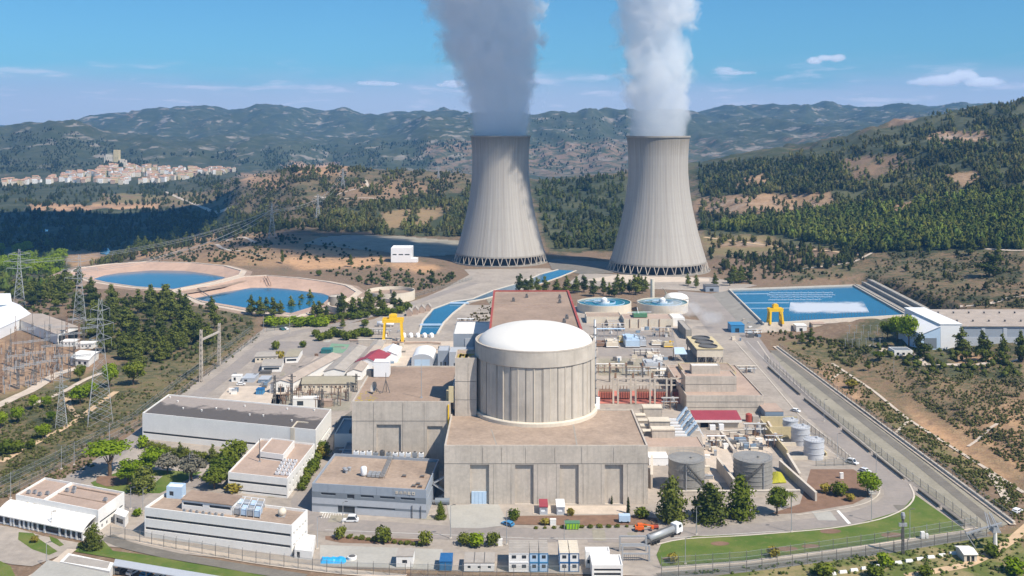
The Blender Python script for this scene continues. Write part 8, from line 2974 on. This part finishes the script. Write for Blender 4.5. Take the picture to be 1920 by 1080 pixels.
 lattice(mb, (-1, -2, 6), (2, 9, 7.5), 1.2, .7, 6, .14)
 mb.beam((-9, 0, 4.5), (3, 2, 7), .5)
 mb.beam((-9, 0, 4.5), (-6, 0, 0), .3)
 mb.obj('boom', 'steel', r)
 tops = [pylon(188, 792, 232, 'tall thin pylon with its foot by the earth track', .2, .42), pylon(149, 608, 130, 'lattice pylon at the edge of the pine grove', .26), pylon(36, 575, 108, 'lattice pylon behind the metal sheds', .26), pylon(510, 446, 66, 'pylon on the valley edge where the power lines cross', .3),
   pylon(596, 408, 44, 'pylon on the scrub hill nearest the orange track', .34), pylon(643, 352, 36, 'pylon high on the brown hill', .36), pylon(822, 334, 22, 'small pylon on the far scrub beside the shaded tower', .4), pylon(115, 800, 110, 'slender pylon among the lime green trees', .2, .5)]
 for i, j in ((1, 3), (2, 3), (3, 4), (4, 5)):
  a, b = Vector(tops[i]), Vector(tops[j])
  r = thing('power_line', ('power line from the grove pylon over the shaded valley', 'power line from the shed pylon over the shaded valley', 'power line climbing to the scrub hill', 'power line between the two hill pylons')[(i, j) == (2, 3) and 1 or (i == 3 and 2) or (i == 4 and 3) or 0], 'power line', tuple(a))
  for s in (-4, 0, 4):
   mb = MB()
   n = 14
   P = [(b - a) * (k / n) + Vector((s, 0, -14 * 4 * (k / n) * (1 - k / n) * (b - a).length / 600 - abs(s) * .5)) for k in range(n + 1)]
   for p, q in zip(P[:-1], P[1:]):
    mb.beam(p, q, .16)
   mb.obj('wire', 'steel', r)
 a, b = G(377, 716), G(411, 686)
 r = thing('line_portal', 'tall pale line portal standing between the two fences', 'portal frame', (*a, 0))
 ha, hb = ZT(618, a[1]), ZT(606, b[1])
 dx, dy = b[0] - a[0], b[1] - a[1]
 for x, y, hh in ((0, 0, ha), (dx, dy, hb)):
  mb = MB()
  lattice(mb, (x, y, 0), (x, y, hh), .7, .45, 10, .16)
  mb.obj('post', 'concrete', r)
 mb = MB()
 mb.beam((0, 0, ha * .8), (dx, dy, hb * .8), .9)
 mb.obj('cross_beam', 'concrete', r)
 rng = random.Random(31)
 for i in range(5):
  for j in range(4):
   px, py = 12 + i * 32 + j * 9 - 10, 735 - j * 24 - i * 6
   X, Y, Z = GT(px, py)
   h = rng.uniform(13, 17)
   r = thing('line_portal', 'grey lattice portal in the rows of the big switchyard', 'portal frame', (X, Y, Z), .5, 'switchyard portals')
   mb = MB()
   lattice(mb, (0, 0, -.3), (0, 0, h), .6, .35, 8, .13)
   mb.beam((0, 0, h), (0, 0, h + 6), .22)
   mb.obj('post', 'steel_dark' if (i + j) % 3 else 'rust', r)
   mb = MB()
   for q in (-.4, .4):
    mb.beam((0, 0, h * .86 + q), (10.5, 0, h * .86 + q), .2)
   for q in range(7):
    mb.beam((q * 1.5, 0, h * .86 - .4), (q * 1.5 + 1.5, 0, h * .86 + .4), .12)
   mb.obj('cross_beam', 'steel', r)
 for k in range(90):
  px, py = rng.uniform(2, 128), rng.uniform(664, 742)
  if py > 745 - px * .32:
   continue
  X, Y, Z = GT(px, py)
  r = thing('insulator_post', 'slender brown insulator post in the big switchyard', 'insulator post', (X, Y, Z), 0, 'insulator posts of the big switchyard')
  h = rng.uniform(3, 5)
  mb = MB()
  mb.beam((0, 0, -.2), (0, 0, h), .3)
  mb.obj('post', 'steel', r)
  mb = MB()
  mb.lathe([(.3, h), (.42, h + .3), (.25, h + .6), (.4, h + .9), (.22, h + 1.2), (.38, h + 1.5), (.01, h + 2)], 8)
  mb.obj('insulator', 'rust' if k % 2 else 'steel_dark', r)
 for k in range(46):
  px, py = rng.uniform(516, 652), rng.uniform(738, 766)
  X, Y = G(px, py)
  h = rng.uniform(2.5, 4.5)
  r = thing('insulator_post', 'short rusty insulator post in the small switchyard behind the warehouse', 'insulator post', (X, Y, 0), 0, 'insulator posts of the small switchyard')
  mb = MB()
  mb.beam((0, 0, 0), (0, 0, h), .35)
  mb.beam((-.9, 0, h), (.9, 0, h), .25)
  mb.obj('post', 'steel_dark' if k % 2 else 'rust', r)
  mb = MB()
  for s in (-.8, 0, .8):
   mb.tube((s, 0, h), (s, 0, h + 1.3), .16, .1, 6)
  mb.obj('insulator', 'rust', r)
 for px, py in ((515, 764), (547, 764), (547, 735), (515, 738), (652, 752), (604, 765), (668, 735)):
  X, Y = G(px, py)
  r = thing('line_portal', 'dark lattice post of the small switchyard behind the warehouse', 'portal frame', (X, Y, 0), 0, 'posts of the small switchyard')
  mb = MB()
  lattice(mb, (0, 0, 0), (0, 0, 9), .5, .35, 6, .12)
  mb.obj('mast', 'steel_dark', r)
  mb = MB()
  mb.beam((-2, 0, 7.6), (2, 0, 7.6), .3)
  mb.obj('cross_arm', 'steel_dark', r)
def build_village():
 rng = random.Random(17)
 cols = {'white': 'white', 'cream': 'cream', 'pink': 'roof_pink', 'ochre': 'yellowwall'}
 M['tile'] = m_surface('roof_tile', (.50, .30, .20), .25, .2)
 meshes = []
 for k in range(8):
  nm = list(cols)[(0, 1, 0, 2, 1, 3, 0, 1)[k]]
  L, D, h = rng.uniform(9, 17), rng.uniform(8, 10), rng.uniform(8, 14)
  mb = MB()
  mb.box(-L / 2, L / 2, -D / 2, D / 2, -5, h)
  mb.add([(L / 2, -D / 2, h), (L / 2, D / 2, h), (L / 2, 0, h + 2), (-L / 2, -D / 2, h), (-L / 2, D / 2, h), (-L / 2, 0, h + 2)], [(0, 1, 2), (4, 3, 5)])
  e = .6
  mb.add([(-L / 2 - e, -D / 2 - e, h - .1), (L / 2 + e, -D / 2 - e, h - .1), (L / 2 + e, 0, h + 2.2), (-L / 2 - e, 0, h + 2.2), (-L / 2 - e, D / 2 + e, h - .1), (L / 2 + e, D / 2 + e, h - .1)], [(0, 1, 2, 3), (3, 2, 5, 4)], 1)
  for i in range(int(L / 3)):
   for zz in (1.2, 4.2, 7.2):
    if zz + 1.6 < h:
     x = -L / 2 + 1 + i * 3
     mb.box(x, x + 1, -D / 2 - .08, -D / 2 + .1, zz, zz + 1.4, 2)
  meshes.append((nm, mb.mesh('village_house', [cols[nm], 'tile', 'dark'])))
 band = [(10, 350, 342), (60, 348, 338), (100, 344, 334), (130, 342, 328), (180, 344, 322), (205, 346, 314), (240, 346, 315), (280, 344, 317), (330, 340, 319), (380, 330, 319), (440, 326, 321)]
 n = 0
 while n < 290:
  px = rng.uniform(5, 440)
  if px < 120 and rng.random() < .6 or px > 350 and rng.random() < .45:
   continue
  lo = np.interp(px, [b[0] for b in band], [b[1] for b in band])
  hi = np.interp(px, [b[0] for b in band], [b[2] for b in band])
  py = lo + (hi - lo) * rng.random()
  p = GT(px, py)
  if not p or not 2500 < p[1] < 3600:
   continue
  nm, me = rng.choice(meshes)
  o = bpy.data.objects.new('village_house', me)
  COL.objects.link(o)
  o.location = p
  o.rotation_euler = (0, 0, rng.choice((0, 1.57, .4, -.3, .2)))
  o.scale = (1.0, 1.0, 1.0)
  tag(o, f'small {nm} walled village house with a tiled roof below the castle', 'house', f'{nm} houses of the hill village')
  n += 1
 cx_, cy_ = AX(212, 3110), 3110.
 z = H(cx_, cy_)
 r = thing('castle', 'sandstone castle ruin with a square keep crowning the village rock', 'castle', (cx_, cy_, z - 3))
 mb = MB()
 mb.box(4, 20, -8, 8, -10, 36)
 for i in range(4):
  mb.box(4 + i * 4.4, 6.6 + i * 4.4, -8, 8, 36, 38.4)
 mb.obj('keep', 'yellowwall', r)
 mb = MB()
 mb.box(-20, 4, -6, 6, -10, 24)
 mb.box(-26, -20, -4, 6, -10, 17)
 mb.box(20, 34, -5, 5, -10, 10)
 mb.obj('curtain_wall', 'cream', r)
 mb = MB()
 for x in (-15, -8, -1, 9, 15):
  mb.box(x, x + 1.4, -8.2 if x > 4 else -6.2, -5, 12, 15)
 mb.obj('window_slit', 'dark', r)
 X = AX(235, 3080)
 r = thing('church', 'village church with a square bell tower beside the castle', 'church', (X, 3080, H(X, 3080)))
 shell(r, FR0, -4, 4, -4, 4, -4, 21, 'cream', 'tile', 0, fo=[(2.5, 5.5, 16, 19)], wname='bell_tower', rname='tower_roof')
 gable(r, ((1, 0), (0, 1)), 9, 22, 9, 12, 'white', 'tile', 'y', .5)
EXTRA += [build_trees, build_masts, build_village]
def build_world():
 sun_dir = Vector((.62, -.52, 1.0)).normalized()
 el = math.asin(sun_dir.z)
 az = math.atan2(sun_dir.x, sun_dir.y)
 w = bpy.data.worlds.new('World')
 S.world = w
 w.use_nodes = True
 nt = w.node_tree
 nt.nodes.clear()
 sky = nt.nodes.new('ShaderNodeTexSky')
 sky.sky_type = 'NISHITA'
 sky.sun_disc = False
 sky.sun_elevation = el
 sky.sun_rotation = az
 sky.altitude = 400
 sky.air_density = 1.0
 sky.dust_density = .6
 sky.ozone_density = 2.2
 tc = nt.nodes.new('ShaderNodeTexCoord')
 d = nd(nt, 'ShaderNodeSeparateXYZ', i0=tc.outputs['Generated'])
 az_ = math_(nt, 'ARCTAN2', d.outputs[0], d.outputs[1])
 cv = nd(nt, 'ShaderNodeCombineXYZ', X=math_(nt, 'MULTIPLY', az_, 4.2), Y=math_(nt, 'MULTIPLY', d.outputs[2], 34.))
 n = noise_(nt, cv.outputs[0], 1.0, 6, .55, .3)
 cv2 = nd(nt, 'ShaderNodeCombineXYZ', X=math_(nt, 'MULTIPLY', az_, 16.), Y=math_(nt, 'MULTIPLY', d.outputs[2], 95.), Z=2.)
 n2 = noise_(nt, cv2.outputs[0], 1.0, 5, .55, .2)
 low = ramp(nt, d.outputs[2], .08, .02)
 veil = math_(nt, 'MULTIPLY', ramp(nt, math_(nt, 'MULTIPLY_ADD', low, .50, n), .50, .92), low)
 puff = math_(nt, 'MULTIPLY', ramp(nt, n2, .53, .70), math_(nt, 'MULTIPLY', ramp(nt, d.outputs[2], .07, .045), ramp(nt, d.outputs[2], .005, .02)))
 col = mix(nt, 1.0, sky.outputs[0], (.50, .95, 1.22), 'MULTIPLY')
 col = mix(nt, math_(nt, 'MULTIPLY', veil, .85), col, (6.6, 7.0, 8.6))
 col = mix(nt, math_(nt, 'MULTIPLY', puff, .5), col, (10.5, 10., 11.2))
 bg = nd(nt, 'ShaderNodeBackground', Color=col, Strength=.074)
 o = nt.nodes.new('ShaderNodeOutputWorld')
 nt.links.new(bg.outputs[0], o.inputs[0])
 L = bpy.data.lights.new('sun', 'SUN')
 L.energy = 4.9
 L.angle = R(.53)
 L.color = (1.0, .92, .81)
 lo = bpy.data.objects.new('sun', L)
 COL.objects.link(lo)
 lo.rotation_euler = sun_dir.to_track_quat('Z', 'Y').to_euler()
 lo.location = (300, -200, 900)
 return sun_dir
def volume_mat(name, build, density_scale, color=(1, 1, 1), aniso=.0, step=.12):
 m = bpy.data.materials.new(name)
 m.use_nodes = True
 nt = m.node_tree
 nt.nodes.clear()
 dens = build(nt)
 v = nd(nt, 'ShaderNodeVolumePrincipled')
 v.inputs['Color'].default_value = (*color, 1)
 v.inputs['Anisotropy'].default_value = aniso
 if isinstance(dens, float):
  v.inputs['Density'].default_value = dens
 else:
  nt.links.new(math_(nt, 'MULTIPLY', dens, density_scale), v.inputs['Density'])
 o = nt.nodes.new('ShaderNodeOutputMaterial')
 nt.links.new(v.outputs[0], o.inputs['Volume'])
 m.cycles.volume_step_rate = step
 return m
def plume(name, label, X, Y, z0, z1, r0, grow, lean, seed, dens=.1, leany=0.):
 def cx(h):
  return X + lean * (h / 130.) ** 1.5
 def rad(h):
  return r0 + grow * (h / 130.) ** 1.15
 def bld(nt):
  g = wpos(nt)
  s = nd(nt, 'ShaderNodeSeparateXYZ', i0=g)
  h = math_(nt, 'MAXIMUM', math_(nt, 'SUBTRACT', s.outputs[2], z0), .01)
  hn = math_(nt, 'DIVIDE', h, 130.)
  ax = math_(nt, 'MULTIPLY_ADD', math_(nt, 'POWER', hn, 1.5), lean, X)
  rr = math_(nt, 'MULTIPLY_ADD', math_(nt, 'POWER', hn, 1.15), grow, r0)
  dx, dy = math_(nt, 'SUBTRACT', s.outputs[0], ax), math_(nt, 'SUBTRACT', s.outputs[1], math_(nt, 'MULTIPLY_ADD', math_(nt, 'POWER', hn, 2.), leany, Y))
  r = math_(nt, 'SQRT', math_(nt, 'ADD', math_(nt, 'MULTIPLY', dx, dx), math_(nt, 'MULTIPLY', dy, dy)))
  t = math_(nt, 'DIVIDE', r, rr)
  off = nd(nt, 'ShaderNodeVectorMath', {'operation': 'ADD'}, i0=g, i1=(seed * 71., seed * 13., seed * 37.))
  n1 = noise_(nt, off.outputs[0], .020, 2, .5, .0)
  n2 = noise_(nt, off.outputs[0], .055, 5, .58, .6)
  amp = ramp(nt, h, 2, 75)
  n3 = noise_(nt, off.outputs[0], .14, 3, .6, .4)
  nn = math_(nt, 'SUBTRACT', math_(nt, 'MULTIPLY_ADD', n1, .9, math_(nt, 'MULTIPLY_ADD', n2, 1.9, math_(nt, 'MULTIPLY', n3, .5))), 1.65)
  nn = math_(nt, 'MULTIPLY', nn, math_(nt, 'MULTIPLY_ADD', amp, .95, .10))
  e = math_(nt, 'ADD', math_(nt, 'SUBTRACT', 1.0, t), nn)
  fade = ramp(nt, s.outputs[2], z1, z1 - 110)
  return math_(nt, 'MULTIPLY', ramp(nt, e, .0, .18), fade)
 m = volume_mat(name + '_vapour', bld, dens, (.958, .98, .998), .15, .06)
 mb = MB()
 prof, ks = [], 22
 vs, fs = [], []
 n = 28
 for k in range(ks + 1):
  z = z0 + (z1 - z0) * k / ks
  h = z - z0
  rr = rad(h) * (1.02 + .55 * min(1, h / 75))
  rr = min(rr, 27.6 + max(0, z - 122) * 1.2) if z < 130 else rr
  for i in range(n):
   a = 2 * pi * i / n
   vs.append((cx(h) + rr * math.cos(a), Y + leany * (h / 130.) ** 2 + rr * math.sin(a), z))
 for k in range(ks):
  for i in range(n):
   j = (i + 1) % n
   fs.append((k * n + i, k * n + j, (k + 1) * n + j, (k + 1) * n + i))
 fs += [tuple(range(n - 1, -1, -1)), tuple(range(ks * n, ks * n + n))]
 mb.add(vs, fs)
 o = mb.obj(name, m)
 return tag(o, label, 'steam plume', 'steam plumes over the towers')
def cloud(name, label, lumps, dens, seed, scale, step=.15, group='small cumulus clouds over the hills', flat=None):
 xs = [l[0] - l[3] * 1.4 for l in lumps] + [l[0] + l[3] * 1.4 for l in lumps]
 ys = [l[1] - l[4] * 1.4 for l in lumps] + [l[1] + l[4] * 1.4 for l in lumps]
 zs = [l[2] - l[5] * 1.4 for l in lumps] + [l[2] + l[5] * 1.4 for l in lumps]
 def bld(nt):
  g = wpos(nt)
  e = None
  for x, y, z, rx, ry, rz in lumps:
   d = nd(nt, 'ShaderNodeVectorMath', {'operation': 'SUBTRACT'}, i0=g, i1=(x, y, z))
   q = nd(nt, 'ShaderNodeVectorMath', {'operation': 'DIVIDE'}, i0=d.outputs[0], i1=(rx, ry, rz))
   ln = nd(nt, 'ShaderNodeVectorMath', {'operation': 'LENGTH'}, i0=q.outputs[0])
   k = math_(nt, 'SUBTRACT', 1.0, ln.outputs[1])
   e = k if e is None else math_(nt, 'MAXIMUM', e, k)
  off = nd(nt, 'ShaderNodeVectorMath', {'operation': 'ADD'}, i0=g, i1=(seed * 911., seed * 373., seed * 77.))
  n = noise_(nt, off.outputs[0], scale, 5, .6, .3)
  return ramp(nt, math_(nt, 'MULTIPLY_ADD', math_(nt, 'SUBTRACT', n, .5), 2.0, e), .1, .5)
 m = volume_mat(name + '_vapour', bld, dens, (1, 1, 1), .2, step)
 mb = MB()
 mb.box(min(xs), max(xs), min(ys), max(ys), min(zs), max(zs))
 o = mb.obj(name, m)
 return tag(o, label, 'cloud', group)
def build_sky_things():
 (xl, yl, rl), (xr, yr, rr) = TOWERS
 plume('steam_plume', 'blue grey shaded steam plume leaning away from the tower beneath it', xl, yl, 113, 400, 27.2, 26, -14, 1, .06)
 plume('steam_plume', 'brilliant white steam plume rising from the sunlit tower', xr, yr, 113, 545, 27.0, 11, -4, 2, .045, -14.)  # unseen upper part leans to camera, shaped to shade the other tower and plume
 D = 24000.
 def at(px, py):
  return AX(px, D), ZT(py, D)
 x, z = at(1790, 146)
 k = D / FOC
 cloud('cloud', 'largest puffy white cumulus above the forested ridge, lumpy on top', [(x - 60 * k, D, z - 8 * k, 30 * k, 500, 9 * k), (x - 15 * k, D, z - 5 * k, 42 * k, 600, 13 * k), (x + 12 * k, D, z + 2 * k, 26 * k, 500, 14 * k), (x + 50 * k, D, z - 9 * k, 45 * k, 600, 10 * k)], .006, 3, .0022)
 x, z = at(1548, 110)
 cloud('cloud', 'small bent wisp of white cloud floating highest in the blue', [(x - 22 * k, D, z - 4 * k, 16 * k, 400, 8 * k), (x, D, z + 2 * k, 22 * k, 400, 7 * k), (x + 22 * k, D, z + 2 * k, 16 * k, 400, 9 * k)], .005, 5, .0024)
 x, z = at(705, 156)
 cloud('cloud', 'flat streak of white cloud over the far ridge left of the shaded plume', [(x - 12 * k, D, z, 34 * k, 500, 5 * k), (x + 28 * k, D, z - 1 * k, 26 * k, 500, 5 * k)], .005, 7, .0028)
 x, z = at(850, 157)
 cloud('cloud', 'small white cloud half hidden by the shaded plume', [(x, D, z, 30 * k, 500, 8 * k), (x - 25 * k, D, z - 2 * k, 14 * k, 400, 5 * k)], .005, 8, .0028)
 x, z = at(1362, 132)
 cloud('cloud', 'faint domed cloud just beside the bright plume', [(x, D, z, 28 * k, 500, 9 * k), (x + 10 * k, D, z - 5 * k, 46 * k, 500, 5 * k)], .0025, 9, .0026)
 X, Y = G(1300, 612)
 cloud('steam_wisp', 'thin white vapour drifting over the road from the air cooler', [(X - 7, Y + 25, 9, 9, 9, 7), (X, Y + 8, 9, 10, 10, 6), (X + 9, Y - 8, 7, 10, 10, 5), (X - 11, Y + 42, 6, 6, 8, 6)], .05, 4, .12, .2, None)
def shade_cloud(sun):
 h = 1250.
 lumps = []
 for px, py, rx, ry in ((40, 432, 170, 330), (230, 425, 150, 330), (330, 424, 55, 110), (130, 440, 200, 300), (-150, 430, 250, 380)):
  z = -42.
  X, Y = G(px, py, z)
  k = (h - z) / sun.z
  lumps.append((X + sun.x * k, Y + sun.y * k, h, rx, ry, 60))
 mb = MB()
 o = None
 vs, fs = [], []
 for (x, y, z, rx, ry, rz) in lumps:
  o_ = len(vs)
  n, m_ = 28, 14
  for j in range(m_ + 1):
   ph = pi * j / m_
   for i in range(n):
    t = 2 * pi * i / n
    dx, dy, dz = math.sin(ph) * math.cos(t), math.sin(ph) * math.sin(t), math.cos(ph)
    f = 1 + .16 * float(perlin(np.array([dx * 3 + x * .01 + dz]), np.array([dy * 3 + y * .01 + dz * 2]))[0])
    vs.append((x + rx * dx * f, y + ry * dy * f, z + rz * (dz if dz > 0 else dz * .35) * f))
  for j in range(m_):
   for i in range(n):
    q = (i + 1) % n
    fs.append((o_ + j * n + i, o_ + (j + 1) * n + i, o_ + (j + 1) * n + q, o_ + j * n + q))
 mb.add(vs, fs)
 m, nt = newmat('cloud_body')
 d = nd(nt, 'ShaderNodeBsdfDiffuse', Color=(.9, .9, .92, 1))
 t = nd(nt, 'ShaderNodeBsdfTranslucent', Color=(.9, .9, .92, 1))
 mx = nd(nt, 'ShaderNodeMixShader', i0=.35, i1=d.outputs[0], i2=t.outputs[0])
 o = nt.nodes.new('ShaderNodeOutputMaterial')
 nt.links.new(mx.outputs[0], o.inputs[0])
 ob = mb.obj('cloud', m, None, True)
 tag(ob, 'broad cloud overhead that throws the dark patch on the river valley', 'cloud', 'small cumulus clouds over the hills')
def build_air():
 m = volume_mat('air_haze', lambda nt: AIR, 1., (.17, .50, 1.0), .0, 1.)
 m.cycles.homogeneous_volume = True
 mb = MB()
 mb.box(-9500, 9500, -60, 10200, -110, 575)
 o = mb.obj('haze', m)
 o['kind'] = 'stuff'
AIR = 6.4e-5
def build_camera():
 c = bpy.data.cameras.new('camera')
 c.sensor_width = 36
 c.sensor_fit = 'HORIZONTAL'
 c.lens = 36 * FOC / 1920
 c.shift_y = -(540 - HY) / 1920
 c.clip_start = 1
 c.clip_end = 60000
 o = bpy.data.objects.new('camera', c)
 COL.objects.link(o)
 o.location = (0, 0, CAMZ)
 o.rotation_euler = (pi / 2, 0, 0)
 S.camera = o
def settings():
 v = S.view_settings
 v.view_transform = 'Standard'
 v.look = 'None'
 v.exposure = .36
 v.gamma = 1
 S.cycles.max_bounces = 12
 S.cycles.diffuse_bounces = 3
 S.cycles.transparent_max_bounces = 24
 S.cycles.volume_bounces = 10
 S.cycles.volume_max_steps = 512
 S.cycles.use_denoising = True
 S.cycles.use_adaptive_sampling = True
 S.cycles.adaptive_threshold = .02
def nest():
 under = {'roof': ('roof_vent', 'lichen_edge', 'drain_gutter', 'roof_seam', 'handrail', 'roof_curb', 'roof_duct'), 'canopy_roof': ('roof_seam',), 'wall': ('panel_joint', 'stiffener_ring', 'louvre', 'pilaster'),
    'window_band': ('mullion',), 'post': ('insulator',), 'walkway': (), 'frame': (), 'cabinet': ('fan',), 'body': ('radiator', 'bushing', 'rib', 'aerial')}
 for o in list(COL.objects):
  if o.type != 'EMPTY' or o.parent:
   continue
  kids = {}
  for c in o.children:
   kids.setdefault(c.name.split('.')[0], []).append(c)
  for k, subs in under.items():
   for s in subs:
    if k in kids and s in kids:
     for c in kids[s]:
      if c.parent is o:
       c.parent = kids[k][0]
def main():
 make_materials()
 build_terrain()
 build_woods()
 build_core()
 for f in EXTRA:
  f()
 nest()
 build_sky_things()
 sun = build_world()
 shade_cloud(sun)
 build_air()
 build_camera()
 settings()
main()
